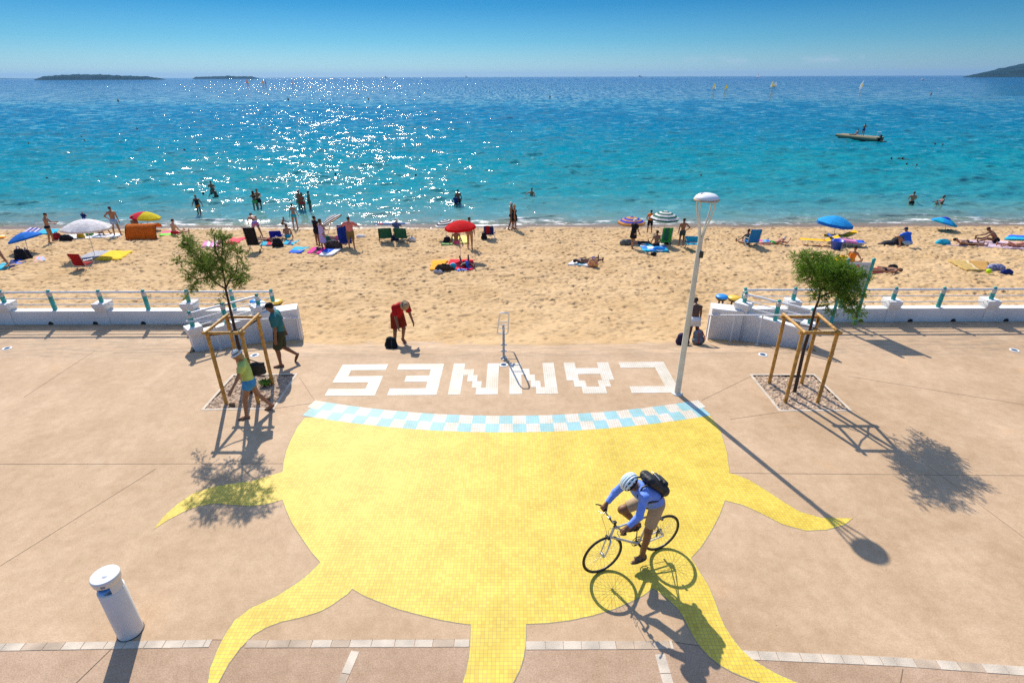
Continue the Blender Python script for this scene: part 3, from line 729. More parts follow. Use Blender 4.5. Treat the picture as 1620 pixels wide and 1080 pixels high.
# ================================================================== PROMENADE FURNITURE
M_wall = mat('white_render', (0.80, 0.78, 0.74), 0.75, var=.08, vs=.9, bump=.12, bs=5, detail=5)
M_white = mat('white_paint', (0.76, 0.76, 0.75), 0.42, var=.05, vs=5)
M_teal = mat('teal_paint', (0.02, 0.36, 0.33), 0.5, var=.28, vs=7, detail=8)
M_cap = mat('aged_white_paint', (0.62, 0.58, 0.5), 0.6, var=.2, vs=9)
M_dark = mat('hole_shade', (0.03, 0.025, 0.02), .9)
def wall_piece(mb, p0, p1, th, z0, z1a, z1b=None):
    p0 = Vector(p0); p1 = Vector(p1); d = (p1 - p0).normalized(); nn = Vector((-d.y, d.x)) * th / 2
    z1b = z1a if z1b is None else z1b
    q = [p0 - nn, p1 - nn, p1 + nn, p0 + nn]
    vs = [(a.x, a.y, z0) for a in q] + [(q[0].x, q[0].y, z1a), (q[1].x, q[1].y, z1b), (q[2].x, q[2].y, z1b), (q[3].x, q[3].y, z1a)]
    mb.add(vs, [(0, 3, 2, 1), (4, 5, 6, 7), (0, 1, 5, 4), (1, 2, 6, 5), (2, 3, 7, 6), (3, 0, 4, 7)], 0, False)
def pier(mb, x, y, z0, z1, a=.2, rot=0):
    prof = [(z0, a * .86), (z1 - .3, a * .86), (z1 - .12, a * 1.18), (z1, a * 1.18)]
    vs = []
    for z, h in prof:
        for sx, sy in ((-1, -1), (1, -1), (1, 1), (-1, 1)):
            X_, Y_ = sx * h, sy * h
            vs.append((x + X_ * math.cos(rot) - Y_ * math.sin(rot), y + X_ * math.sin(rot) + Y_ * math.cos(rot), z))
    fs = [(0, 3, 2, 1), (12, 13, 14, 15)]
    for i in range(3):
        for j in range(4): fs.append((i * 4 + j, i * 4 + (j + 1) % 4, i * 4 + 4 + (j + 1) % 4, i * 4 + 4 + j))
    mb.add(vs, fs, 0, False)
def rail_post(par, x, y, z0, z1=1.07):
    o = MB().lathe([(.062, z0), (.062, z1 - .2)], 8, (x, y, 0), smooth=False)
    o.lathe([(.066, z1 - .2), (.066, z1 - .1), (.045, z1 - .085), (.035, z1 - .07)], 10, (x, y, 0), mi=1, smooth=False)
    o.lathe([(.0, z1 - .075), (.045, z1 - .06), (.05, z1 - .03), (.035, z1 - .005), (.0, z1)], 10, (x, y, 0), mi=0)
    return o.build('post', [M_teal, M_cap], par)
def rails(par, pts, zs=(.99, .79, .6), rs=(.032, .016, .016)):
    for z, r_ in zip(zs, rs):
        MB().tube([(p[0], p[1], z) for p in pts], r_, 8).build('rail', M_white, par)
WY = 15.15
def long_wall(nm, lab, x0, x1, piers, posts, holes):
    t = thing('parapet_wall', lab, 'wall', (0, 0, 0))
    mb = MB(); xs = sorted([x0, x1])
    wall_piece(mb, (xs[0], WY), (xs[1], WY), .24, -1.0, .43)
    for x in piers: pier(mb, x, WY + .0, -.9, .68, .165)
    mb.build('wall', M_wall, t)
    cp = MB()
    for x in holes: cp.lathe([(0, 0), (.075, 0), (.075, .012)], 14, (x, WY - .121, .02), ax=(0, -1, 0))  # dark discs proud of the wall, painting the shade inside the recesses
    cp.build('drain_hole', M_dark, t)
    return t
lw = long_wall('l', 'low white wall with flared piers left of the beach opening', -60, -7.3, [-15.19, -12.28, -9.67, -18.2, -21.1, -24], [], [-13.95, -12.6, -11.15, -9.75])
lr = thing('railing', 'white and teal railing on top of the long wall left of the opening', 'railing', group='promenade railings')
for x in (-24, -22.5, -21.1, -19.6, -18.2, -16.6, -15.19, -13.76, -12.28, -10.95, -9.67, -8.35, -7.15):
    rail_post(lr, x, WY, .68 if x in (-15.19, -12.28, -9.67, -18.2, -21.1, -24, -7.15) else .43)
rails(lr, [(-24, WY), (-7.15, WY)])
rw = long_wall('r', 'low white wall with flared piers right of the beach opening', 6.6, 60, [8.42, 11.41, 14.34, 17.3, 20.2, 23.1], [], [10.55, 12.05, 13.35, 14.95])
rr_t = thing('railing', 'white and teal railing on top of the long wall right of the opening', 'railing', group='promenade railings')
for x in (6.93, 8.42, 9.9, 11.41, 12.84, 14.34, 15.8, 17.3, 18.7, 20.2, 21.6, 23.1):
    rail_post(rr_t, x, WY, .68 if x in (6.93, 8.42, 11.41, 14.34, 17.3, 20.2, 23.1) else .43)
rails(rr_t, [(6.93, WY), (23.1, WY)])
def cheek(lab, lab2, A, Bp, C, mid):
    t = thing('ramp_wall', lab, 'wall')
    mb = MB(); wall_piece(mb, A, Bp, .22, -1.1, .44); wall_piece(mb, Bp, C, .46, -1.2, .52, .56)
    an = math.atan2(Bp[1] - A[1], Bp[0] - A[0])
    pier(mb, A[0], A[1], -.9, .62, .16, an); pier(mb, Bp[0], Bp[1], -1.1, .74, .175, an)
    mb.build('wall', M_wall, t)
    g = thing('railing', lab2, 'railing', group='promenade railings')
    rail_post(g, A[0], A[1], .62); rail_post(g, mid[0], mid[1], .44); rail_post(g, Bp[0], Bp[1], .74)
    rails(g, [A, Bp])
cheek('splayed white ramp wall with a chunky end block left of the opening', 'short slanting teal railing on the left splayed ramp wall', (-8.7, 13.5), (-7.42, 14.78), (-6.42, 15.06), (-8.1, 14.1))
cheek('splayed white ramp wall with a chunky end block right of the opening', 'short slanting teal railing on the right splayed ramp wall', (8.14, 13.56), (6.82, 14.82), (5.95, 15.0), (7.5, 14.17))
def handrail(lab, P0, P1, posts):
    t = thing('handrail', lab, 'handrail')
    P0, P1 = Vector(P0), Vector(P1)
    MB().tube([P0, P1], .022, 8).build('rail', M_white, t)
    for u_ in posts:
        q = P0.lerp(P1, u_); zb = float(np.interp(q.y, [13.03, 13.5, 13.9, 14.35, 15.4], [0, -.12, -.235, -.36, -.66]))
        MB().tube([(q.x, q.y, zb - .05), q - Vector((0, 0, .02))], .02, 8).tube([(q.x, q.y, zb - .01), (q.x, q.y, zb + .015)], .05, 10).build('post', M_white, t)
handrail('thin white handrail sloping down along the left ramp wall', (-8.72, 13.3, .85), (-6.3, 14.78, .29), (.22, .62, .97))
handrail('thin white handrail sloping down along the right ramp wall', (8.1, 13.42, .92), (5.8, 14.8, .33), (.45, .72, .98))

# ---- in-ground spotlights
M_steel = mat('steel', (.55, .56, .58), .35, metal=.8, var=.1)
M_glassb = mat('dark_glass', (.05, .09, .14), .12, spec=.6)
for i, (px, py, lab) in enumerate(((797, 577, 'round ground light beside the inclined white rack'), (403, 562, 'round ground light by the man in teal'),
                    (1207, 561, 'round ground light in front of the right ramp wall'), (11, 551, 'round ground light below the left parapet'), (1605, 554, 'round ground light below the right parapet'))):
    q = G(px, py); t = thing('ground_light', lab, 'ground light', q, group='lights set in the paving')
    MB().lathe([(.075, .0), (.112, .0), (.116, .004), (.112, .009), (.08, .011), (.075, .006)], 24).build('trim_ring', M_white, t)
    MB().lathe([(0, .0085), (.06, .008), (.078, .006), (.078, .001)][::-1], 20).build('lens', M_glassb, t)

# ---- lamp post
M_lampw = mat('weathered_cream_paint', (.7, .68, .58), .45, var=.12, vs=4, detail=8)
M_dome, n, l, p = nodes_mat('speckled_dome')
tx = n.new('ShaderNodeTexCoord'); q = n.new('ShaderNodeTexNoise'); q.inputs['Scale'].default_value = 7; q.inputs['Detail'].default_value = 6; l.new(tx.outputs['Object'], q.inputs['Vector'])
r = n.new('ShaderNodeValToRGB'); r.color_ramp.elements[0].position = .33; r.color_ramp.elements[0].color = (.14, .09, .06, 1); r.color_ramp.elements[1].position = .4; r.color_ramp.elements[1].color = (.82, .81, .8, 1)
l.new(q.outputs['Fac'], r.inputs[0]); l.new(r.outputs[0], p.inputs['Base Color']); p.inputs['Roughness'].default_value = .4
lp = thing('street_lamp', 'tall cream street lamp whose pole splits into four struts under a dome', 'street lamp', (3.88, 10.94, 0), rz=R(20))
lp.rotation_euler = (0, 0, R(-7))
MB().tube([(0, 0, -.02), (0, 0, 1.8), (0, 0, 3.62)], [.072, .062, .05], 14).build('pole', M_lampw, lp)
MB().lathe([(.13, 0), (.13, .012), (.075, .02)], 14).build('base_plate', M_lampw, lp)
for k in range(4):
    a = R(45 + 90 * k); c, s = math.cos(a), math.sin(a)
    pr = [(.02, 3.5), (.03, 3.7), (.07, 3.9), (.14, 4.1), (.19, 4.28), (.215, 4.5)]
    MB().tube([(r_ * c, r_ * s, z) for r_, z in pr], [.034, .028, .022, .018, .017, .017], 8).build('strut', M_lampw, lp)
MB().lathe([(0, 4.5), (.2, 4.49), (.235, 4.5), (.238, 4.525), (.215, 4.56), (.165, 4.595), (.09, 4.615), (0, 4.62)], 28).build('dome', M_dome, lp)
MB().lathe([(.238, 4.475), (.25, 4.48), (.25, 4.51), (.238, 4.51)], 28).build('rim', mat('rusty_rim', (.5, .38, .24), .7, var=.4, vs=12), lp)
MB().box((0, 0, 0), (.07, .06, .14), bev=.012).build('control_box', mat('black_plastic', (.02, .02, .02), .4), lp, loc=(.052, -.05, 3.38), rot=(0, 0, R(-45)))

# ---- bollard light
bo = thing('bollard_light', 'fat white bollard light with a shallow conical cap', 'bollard', G(207, 998))
bo.rotation_euler = (0, 0, R(-12))
M_bol = mat('bollard_enamel', (.72, .71, .68), .38, var=.05, vs=3)
MB().lathe([(.152, 0), (.152, .83), (.145, .84), (.10, .842)], 40).build('body', M_bol, bo)
for a0 in (R(0), R(180)):
    mb = MB()
    P = [[(.146 * math.cos(a0 + t), .146 * math.sin(a0 + t), z) for t in np.linspace(-.62, .62, 9)] for z in (.83, .97)]
    P2 = [[(.128 * math.cos(a0 + t), .128 * math.sin(a0 + t), z) for t in np.linspace(-.62, .62, 9)] for z in (.83, .97)]
    mb.grid(P); mb.grid(P2, flip=True)
    for s_ in (0, -1): mb.grid([[P[0][s_], P[1][s_]], [P2[0][s_], P2[1][s_]]])
    mb.build('side_panel', M_bol, bo)
MB().lathe([(.125, .842), (.06, .86), (.055, .93), (.12, .965)], 28).build('reflector', mat('blue_reflector', (.16, .3, .5), .15, metal=.7), bo)
MB().lathe([(.0, .964), (.142, .964), (.156, .975), (.165, 1.055), (.16, 1.072), (.145, 1.075), (.06, 1.052), (.035, 1.05), (.03, 1.058), (0, 1.06)], 40).build('cap', M_bol, bo)
MB().box((0, 0, 0), (.045, .006, .03), bev=.002).build('maker_plate', mat('plate_grey', (.2, .22, .25), .4), bo, loc=(.09, -.135, 1.012), rot=(0, 0, R(34)))
MB().lathe([(.16, 0), (.16, .010), (.152, .012)], 40).build('base_ring', mat('dark_sealant', (.08, .07, .06), .8), bo)

# ---- inclined rack on a post
rk = thing('inclined_rack', 'small white ladder shaped rack tilted on a grey post by the sand', 'rack')
b0, t0 = Vector((-.26, 13.62, .3)), Vector((-.19, 12.6, 1.36))
xa = Vector((1, 0, 0))
loop = []
def on(t, sx): return b0.lerp(t0, t) + xa * sx * (.15 - .035 * t)
for t, sx in ((0.03, -.85), (0, -.6), (0, .6), (.03, .85), (.08, 1), (.9, 1), (.97, .85), (1, .55), (1, -.55), (.97, -.85), (.9, -1), (.08, -1)): loop.append(on(t, sx))
MB().tube(loop, .02, 8, closed=True).build('frame', M_white, rk)
for t in (.29, .45, .61): MB().tube([on(t, -1), on(t, 1)], .012, 8).build('rung', M_white, rk)
MB().tube([(-.22, 12.73, 0), (-.22, 12.9, .6), on(.42, 0)], .032, 8).tube([(-.22, 12.73, 0), (-.22, 12.73, .012)], .09, 12).build('post', mat('galvanised', (.5, .5, .46), .5, metal=.4, var=.15), rk)
for z, y in ((.03, 12.72), (.2, 12.78), (.36, 12.83)):
    for sx in (-1, 1): MB().lathe([(0, 0), (.028, 0), (.03, .02), (.022, .04), (0, .045)], 10, (-.22 + sx * .055, y, z - .02)).build('bolt_cap', M_white, rk)

# ---- information sign
M_sign = mat('sign_white', (.6, .61, .64), .5)
sg = thing('beach_sign', 'white beach notice board between two leaning teal posts', 'sign')
sx0, sx1, sy0 = 9.55, 10.27, 14.84
for x in (sx0, sx1):
    ps = MB(); ps.tube([(x, sy0, -.1), (x, sy0, 2.0)], .045, 10); ps.lathe([(.05, 1.99), (.052, 2.02), (.03, 2.05), (0, 2.055)], 10, (x, sy0, 0)); ps.build('post', M_teal, sg)
MB().box(((sx0 + sx1) / 2, sy0, 1.47), (sx1 - sx0 - .08, .02, .92), bev=.004).build('panel', M_sign, sg)
pw = sx1 - sx0 - .08; cx_ = (sx0 + sx1) / 2
def on_panel(nm, x, z, w_, h_, m): return MB().box((cx_ + x * pw / 2, sy0 - .0125, z), (w_, .004, h_)).build(nm, m, sg)
M_red = mat('sign_red', (.6, .03, .05), .5); M_ink = mat('sign_ink', (.2, .22, .27), .5)
MB().lathe([(0, 0), (.05, 0), (.05, .004)], 20, (cx_ - .06, sy0 - .0105, 1.82), ax=(0, -1, 0)).build('red_roundel', M_red, sg)
MB().lathe([(0, 0), (.018, 0), (.018, .003)], 8, (cx_ - .06, sy0 - .0148, 1.82), ax=(0, -1, 0)).build('roundel_mark', M_sign, sg)
MB().tube([(cx_ + .07, sy0 - .012, 1.79), (cx_ + .09, sy0 - .012, 1.84), (cx_ + .12, sy0 - .012, 1.82), (cx_ + .15, sy0 - .012, 1.83)], .004, 5).build('seagull_mark', M_ink, sg)
on_panel('heading_line', .1, 1.715, .4, .016, mat('sign_teal_text', (.1, .4, .45), .5))
on_panel('heading_bar', .25, 1.57, .4, .07, M_teal)
on_panel('heading_bar', .2, 1.22, .34, .05, M_teal)
for z0_ in (1.49, 1.42, 1.35): MB().box((cx_, sy0 - .012, z0_), (.5, .003, .011)).build('notice_line', M_ink, sg)
for k in range(5): MB().box((cx_ - .22 + k * .11, sy0 - .012, 1.12 - .03 * (k % 2)), (.07, .003, .06)).build('pictogram', M_ink, sg)

# ---- tree guards
M_wood = mat('honey_timber', (.50, .265, .055), .6, var=.3, vs=9, col2=None, bump=.3, bs=30, detail=6)
M_strap = mat('rubber_strap', (.012, .012, .012), .6)
def tree_guard(lab, c4, z, trunk):
    t = thing('tree_guard', lab, 'tree guard', group='timber tree guards')
    cen = sum((Vector((*q, 0)) for q in c4), Vector()) / 4
    for q in c4: MB().tube([(q[0], q[1], -.15), (q[0], q[1], z - .03)], .04, 12).build('post', M_wood, t)
    for i in range(4):
        a = Vector((*c4[i], z)); b_ = Vector((*c4[(i + 1) % 4], z)); d = (b_ - a).normalized()
        zo = .035 if i % 2 else 0.0
        MB().tube([a - d * .09 + Vector((0, 0, zo)), b_ + d * .09 + Vector((0, 0, zo))], .036, 10).build('rail', M_wood, t)
    for i in range(4):
        a = Vector((*c4[i], z - .06))
        MB().tube([a, (a + Vector((*trunk, z - .1))) / 2 + Vector((0, 0, -.03)), Vector((*trunk, z - .09))], .011 if i % 2 else .016, 6).build('strap', M_strap, t)
    return t
gL = [(-6.57, 10.6), (-5.83, 10.6), (-5.84, 11.46), (-6.55, 11.46)]
gR = [(6.26, 10.57), (6.99, 10.55), (7.03, 11.41), (6.25, 11.42)]
def atY(px, py, y):
    d = ray(px, py); return Vector((d.x * y / d.y, y, CAMH + d.z * y / d.y))
tgL = tree_guard('honey timber tree guard around the sparse tree behind the walking woman', gL, 1.76, (-6.1, 11.0))
tgR = tree_guard('honey timber tree guard around the bushy tree on the right', gR, 1.74, (6.75, 11.0))

# ---- trees
M_bark = mat('dark_bark', (.055, .035, .022), .9, var=.3, vs=20, bump=.6, bs=30)
def leaf_mat(nm, c1, c2):
    m = mat(nm, c1, .6, col2=c2, vs=5.5, spec=.2, trans=.5); return m
M_leafR = leaf_mat('feathery_leaf', (.17, .30, .03), (.06, .13, .018))
M_leafL = leaf_mat('sparse_leaf', (.16, .24, .035), (.06, .11, .02))
def tree(lab, base, trunk_px, limbs_px, clumps, org, scl, y0, m_leaf, dens, seed, droop=.25):
    rd = random.Random(seed)
    t = thing('young_tamarisk', lab, 'tree', base, group='young trees in timber guards')
    P = lambda x, y, dy=0: atY(org[0] + x / scl, org[1] + y / scl, y0 + dy) - base
    mb = MB()
    tp = [Vector((0, 0, -.1))] + [P(*q) for q in trunk_px]
    mb.tube(tp, [.042 - .02 * i / (len(tp) - 1) for i in range(len(tp))], 10)
    nodes = [tp[-1], tp[-2]]
    for L in limbs_px:
        q = [P(*a) for a in L]; mb.tube(q, [.02 - .012 * i / (len(q) - 1) for i in range(len(q))], 7); nodes += q
    lv = []; lf = []
    cl = []
    for (x, y, r_) in clumps:
        dy = rd.uniform(-.34, .34); c = P(x, y, dy); k = 1 / scl * (c + base - Vector((0, 0, CAMH))).length / 859 * 1.0
        cl.append((c, r_ / scl * 11.7 / 859 * 1.0))
    for c, rad in cl:
        nb = min(nodes, key=lambda q: (q - c).length + .4 * max(0, q.z - c.z))
        midp = nb.lerp(c, .5) + Vector((rd.uniform(-.04, .04), rd.uniform(-.04, .04), rd.uniform(0, .05)))
        mb.tube([nb, midp, c], [.008, .006, .003], 5, cap=False)
        nodes.append(midp)
        for k in range(int(dens * (rad / .12) ** 2)):
            # a feathery twig: origin in clump, curved spine with fine leaflets
            o = c + Vector((rd.gauss(0, 1), rd.gauss(0, 1), rd.gauss(0, .8))) * rad * .55
            dr = ((o - c) * 1.2 / max(rad, .01) + Vector((rd.gauss(0, .6), rd.gauss(0, .6), rd.gauss(.25, .5)))).normalized()
            Ln = rd.uniform(.06, .13)
            a = o
            for sgm in range(4):
                b_ = a + dr * Ln / 4; dr = (dr + Vector((0, 0, -droop))).normalized()
                for q in range(4):
                    s0 = a.lerp(b_, q / 4.)
                    ld = (dr * .7 + Vector((rd.gauss(0, 1), rd.gauss(0, 1), rd.gauss(0, 1))) * .6).normalized()
                    s1 = s0 + ld * rd.uniform(.02, .045); wv = ld.cross(Vector((rd.gauss(0, 1), rd.gauss(0, 1), rd.gauss(0, 1)))).normalized() * .0042
                    i0 = len(lv); lv += [s0 - wv, s0 + wv, s1 + wv * .5, s1 - wv * .5]; lf.append((i0, i0 + 1, i0 + 2, i0 + 3))
                a = b_
    mb.build('trunk', M_bark, t)
    np_mesh('crown', np.array([v[:] for v in lv]), np.array(lf), m_leaf, False, t)
    return t
clR = [(300, 95, 25), (265, 88, 12), (350, 85, 28), (410, 90, 30), (470, 95, 20), (340, 140, 40), (390, 150, 45), (450, 140, 50), (500, 130, 40), (550, 150, 38), (590, 190, 38), (640, 190, 38), (685, 205, 20), (440, 200, 50), (510, 210, 55), (570, 230, 50), (620, 250, 45), (655, 300, 25), (480, 260, 50), (550, 280, 48), (590, 330, 42), (410, 240, 38), (320, 170, 32), (330, 230, 20), (370, 195, 40), (600, 380, 38), (640, 410, 28), (630, 452, 16), (390, 320, 22), (395, 290, 22), (450, 330, 25), (475, 410, 20), (455, 370, 12), (540, 330, 32), (520, 170, 45), (460, 170, 45), (560, 190, 45)]
clL = [(95, 130, 32), (80, 100, 28), (35, 205, 17), (55, 243, 9), (120, 160, 28), (150, 230, 40), (190, 200, 34), (180, 270, 36), (130, 335, 26), (95, 280, 24), (230, 150, 22), (270, 105, 27), (225, 65, 17), (262, 78, 22), (300, 140, 20), (350, 160, 26), (372, 225, 18), (240, 210, 32), (270, 240, 28), (330, 300, 33), (372, 290, 25), (352, 325, 22), (250, 290, 24), (215, 320, 18), (290, 190, 18), (255, 425, 11), (100, 375, 12), (85, 395, 10), (270, 380, 10), (205, 240, 28), (160, 190, 22), (310, 265, 22), (380, 255, 14), (110, 215, 16)]
tree('bushy green young tree leaning to the right inside its timber guard', Vector((6.68, 11.01, -.03)), [(335, 600), (365, 510), (390, 400), (415, 340)],
     [[(415, 340), (425, 280), (400, 220), (380, 160), (330, 110)], [(425, 290), (470, 230), (500, 180), (520, 150)], [(430, 320), (500, 290), (560, 250), (620, 220)], [(400, 220), (430, 150, .2), (440, 100, .3)], [(500, 290), (560, 310, -.2), (600, 370, -.2), (635, 440, -.2)], [(470, 230), (560, 190, .25), (640, 190, .3)], [(395, 380), (460, 370, -.1), (475, 410, -.1)]],
     clR, (1180, 380), 3.6, 11.05, M_leafR, 80, 4, .16)
tree('sparse young tree with open branches behind the walking woman', Vector((-6.18, 11.03, -.03)), [(345, 620), (333, 560), (305, 440), (285, 350)],
     [[(285, 350), (250, 330), (200, 290), (180, 250), (150, 200), (100, 130)], [(285, 350), (300, 310), (340, 260), (350, 180)], [(285, 345), (275, 280), (260, 210), (270, 110)], [(200, 290), (140, 300, -.1), (100, 280, -.2)], [(180, 250), (110, 215, .2), (40, 205, .3)], [(300, 310), (360, 300, .2), (375, 240, .3)], [(260, 210), (230, 150, -.2), (225, 70, -.2)]],
     clL, (270, 350), 3.2745, 11.05, M_leafL, 82, 9, .10)
# small weeds and stones in the left pit
mb = MB(); rd = random.Random(2); lv = []; lf = []
wc = G(372, 608)
for k in range(260):
    a = rd.uniform(0, 6.28); r_ = rd.uniform(0, .12); s0 = wc + Vector((r_ * math.cos(a) , r_ * math.sin(a), 0)); d = Vector((math.cos(a) * .6, math.sin(a) * .6, rd.uniform(.4, 1.4))).normalized(); L = rd.uniform(.06, .16)
    wv = Vector((-math.sin(a), math.cos(a), 0)) * .012; i0 = len(lv); e_ = s0 + d * L; lv += [s0 - wv * .4, s0 + wv * .4, s0.lerp(e_, .6) + wv, e_, s0.lerp(e_, .6) - wv]; lf.append((i0, i0 + 1, i0 + 2, i0 + 3, i0 + 4))
weed = MB().add(lv, lf, 0, False).build('weed', mat('weed_leaf', (.06, .14, .02), .6, trans=.3), recalc=False)
weed.location = (.75, .0, 0)
tag(weed, 'tuft of bright green weed growing in the gravel behind the walking woman', 'plant')
def rock(c, r_, seed):
    bm = bmesh.new(); bmesh.ops.create_icosphere(bm, subdivisions=2, radius=1)
    for v in bm.verts: v.co = v.co * (1 + .35 * mnoise.noise(v.co * 1.3 + Vector((seed, 0, 0))))
    m_ = MB().add([(v.co.x * r_ * 1.3, v.co.y * r_, v.co.z * r_ * .7) for v in bm.verts], [[v.index for v in f.verts] for f in bm.faces], 0, False); bm.free()
    o = m_.build('stone', mat('brown_stone', (.22, .12, .06), .9, var=.3, vs=20)); o.location = c; return o
for i, (px, py, lab) in enumerate(((367, 639, 'rough brown stone in the gravel near the front guard post'), (424, 630, 'dark stone at the foot of the right guard post'), (352, 612, 'small brown stone left in the shaded gravel'))):
    tag(rock(G(px, py, .03), .06 - .012 * i, i * 3), lab, 'stone', 'stones in the left tree pit')
# ================================================================== BODIES (one smooth surface each, from blended limbs)
def _corner_tables():
    C8 = [(i, j, k) for i in (0, 1) for j in (0, 1) for k in (0, 1)]
    E12 = []
    for a in range(8):
        for b in range(a + 1, 8):
            if sum(abs(C8[a][q] - C8[b][q]) for q in range(3)) == 1: E12.append((a, b))
    return C8, E12
C8, E12 = _corner_tables()
def surface_net(f, org, h):
    s = f < 0
    cnt = sum(s[i:s.shape[0] - 1 + i, j:s.shape[1] - 1 + j, k:s.shape[2] - 1 + k].astype(np.int8) for i, j, k in C8)
    act = (cnt > 0) & (cnt < 8)
    I = np.argwhere(act)
    if len(I) == 0: return None
    vals = [f[I[:, 0] + i, I[:, 1] + j, I[:, 2] + k] for i, j, k in C8]
    acc = np.zeros((len(I), 3)); num = np.zeros(len(I))
    for a, b in E12:
        va, vb = vals[a], vals[b]; m = (va < 0) != (vb < 0)
        t = np.where(m, va / np.where(m, va - vb, 1), 0)
        ca, cb = np.array(C8[a]), np.array(C8[b])
        acc += m[:, None] * (ca[None] + t[:, None] * (cb - ca)[None]); num += m
    V = (I + acc / num[:, None]) * h + org
    idx = -np.ones(act.shape, dtype=np.int64); idx[act] = np.arange(len(I))
    F = []
    for ax in range(3):
        o1, o2 = [(1, 2), (2, 0), (0, 1)][ax]
        sl0 = [slice(0, n) for n in s.shape]; sl1 = list(sl0); sl0[ax] = slice(0, s.shape[ax] - 1); sl1[ax] = slice(1, s.shape[ax])
        a = s[tuple(sl0)]; b = s[tuple(sl1)]
        for flip in (False, True):
            m = (a & ~b) if not flip else (~a & b)
            J = np.argwhere(m)
            J = J[(J[:, o1] > 0) & (J[:, o2] > 0)]
            J = J[(J[:, 0] < idx.shape[0]) & (J[:, 1] < idx.shape[1]) & (J[:, 2] < idx.shape[2])]
            if not len(J): continue
            e1 = np.zeros(3, int); e1[o1] = 1; e2 = np.zeros(3, int); e2[o2] = 1
            g = lambda q: idx[q[:, 0], q[:, 1], q[:, 2]]
            q = np.stack([g(J - e1 - e2), g(J - e2), g(J), g(J - e1)], 1)
            if flip: q = q[:, ::-1]
            F.append(q)
    F = np.concatenate(F); F = F[(F >= 0).all(1)]
    return V, F
# primitives: ('c', a, b, ra, rb, k, cut) tapered capsule; ('e', c, radii, Rot, k) ellipsoid; negative first item kind 'x' subtracts
def sdf_mesh(name, prims, h, m, parent=None, clips=(), infl=0.0):
    pts = []
    for q in prims:
        if q[0] == 'x': continue
        if q[0] == 'c': r_ = max(q[3], q[4]) + .03 + infl; pts += [np.array(q[1]) - r_, np.array(q[1]) + r_, np.array(q[2]) - r_, np.array(q[2]) + r_]
        else: r_ = max(q[2]) + .03 + infl; pts += [np.array(q[1]) - r_, np.array(q[1]) + r_]
    lo = np.min(pts, 0) - h * 2; hi = np.max(pts, 0) + h * 2
    n = np.ceil((hi - lo) / h).astype(int) + 1
    f = np.full(n, 1.0, dtype=np.float32)
    ax = [lo[i] + np.arange(n[i]) * h for i in range(3)]
    for q in prims:
        k = q[5] if q[0] == 'c' else q[4] if q[0] == 'e' else .01
        if q[0] == 'c': r_ = max(q[3], q[4]) + k * 2 + infl + h * 3; a_ = np.minimum(q[1], q[2]) - r_; b_ = np.maximum(q[1], q[2]) + r_
        else: r_ = max(q[2]) + k * 2 + infl + h * 3; a_ = np.array(q[1]) - r_; b_ = np.array(q[1]) + r_
        i0 = np.clip(np.floor((a_ - lo) / h).astype(int), 0, n - 1); i1 = np.clip(np.ceil((b_ - lo) / h).astype(int) + 1, 1, n)
        sl = tuple(slice(i0[i], i1[i]) for i in range(3))
        X = ax[0][sl[0]][:, None, None].astype(np.float32); Y = ax[1][sl[1]][None, :, None].astype(np.float32); Z = ax[2][sl[2]][None, None, :].astype(np.float32)
        if q[0] == 'c':
            A = np.array(q[1], float); D_ = np.array(q[2], float) - A; L2 = max(1e-9, float(D_ @ D_))
            t = np.clip(((X - A[0]) * D_[0] + (Y - A[1]) * D_[1] + (Z - A[2]) * D_[2]) / L2, 0, 1)
            d = np.sqrt((X - A[0] - t * D_[0]) ** 2 + (Y - A[1] - t * D_[1]) ** 2 + (Z - A[2] - t * D_[2]) ** 2) - (q[3] + (q[4] - q[3]) * t)
            if len(q) > 6 and q[6]:                     # flat cut past the far end
                u_ = D_ / math.sqrt(L2); Bp = np.array(q[2])
                d = np.maximum(d, (X - Bp[0]) * u_[0] + (Y - Bp[1]) * u_[1] + (Z - Bp[2]) * u_[2])
        else:
            c = np.array(q[1]); Rm = q[3]
            P = (X - c[0], Y - c[1], Z - c[2])
            if Rm is not None:
                P = tuple(P[0] * Rm[0][i] + P[1] * Rm[1][i] + P[2] * Rm[2][i] for i in range(3))
            rr = q[2]; s_ = np.sqrt((P[0] / rr[0]) ** 2 + (P[1] / rr[1]) ** 2 + (P[2] / rr[2]) ** 2)
            s2 = np.sqrt((P[0] / rr[0] ** 2) ** 2 + (P[1] / rr[1] ** 2) ** 2 + (P[2] / rr[2] ** 2) ** 2) + 1e-6
            d = s_ * (s_ - 1) / s2
        d = d - infl
        g = f[sl]
        if q[0] == 'x': f[sl] = np.maximum(g, -d); continue
        hh = np.clip(.5 + .5 * (g - d) / k, 0, 1)
        f[sl] = g + (d - g) * hh - k * hh * (1 - hh)
    for (pt, nr) in clips:                                   # keep the side the normal points away from
        f = np.maximum(f, ((ax[0] - pt[0]) * nr[0])[:, None, None] + ((ax[1] - pt[1]) * nr[1])[None, :, None] + ((ax[2] - pt[2]) * nr[2])[None, None, :]).astype(np.float32)
    r_ = surface_net(f, lo, h)
    if r_ is None: return None
    return np_mesh(name, r_[0], r_[1], m, True, parent)

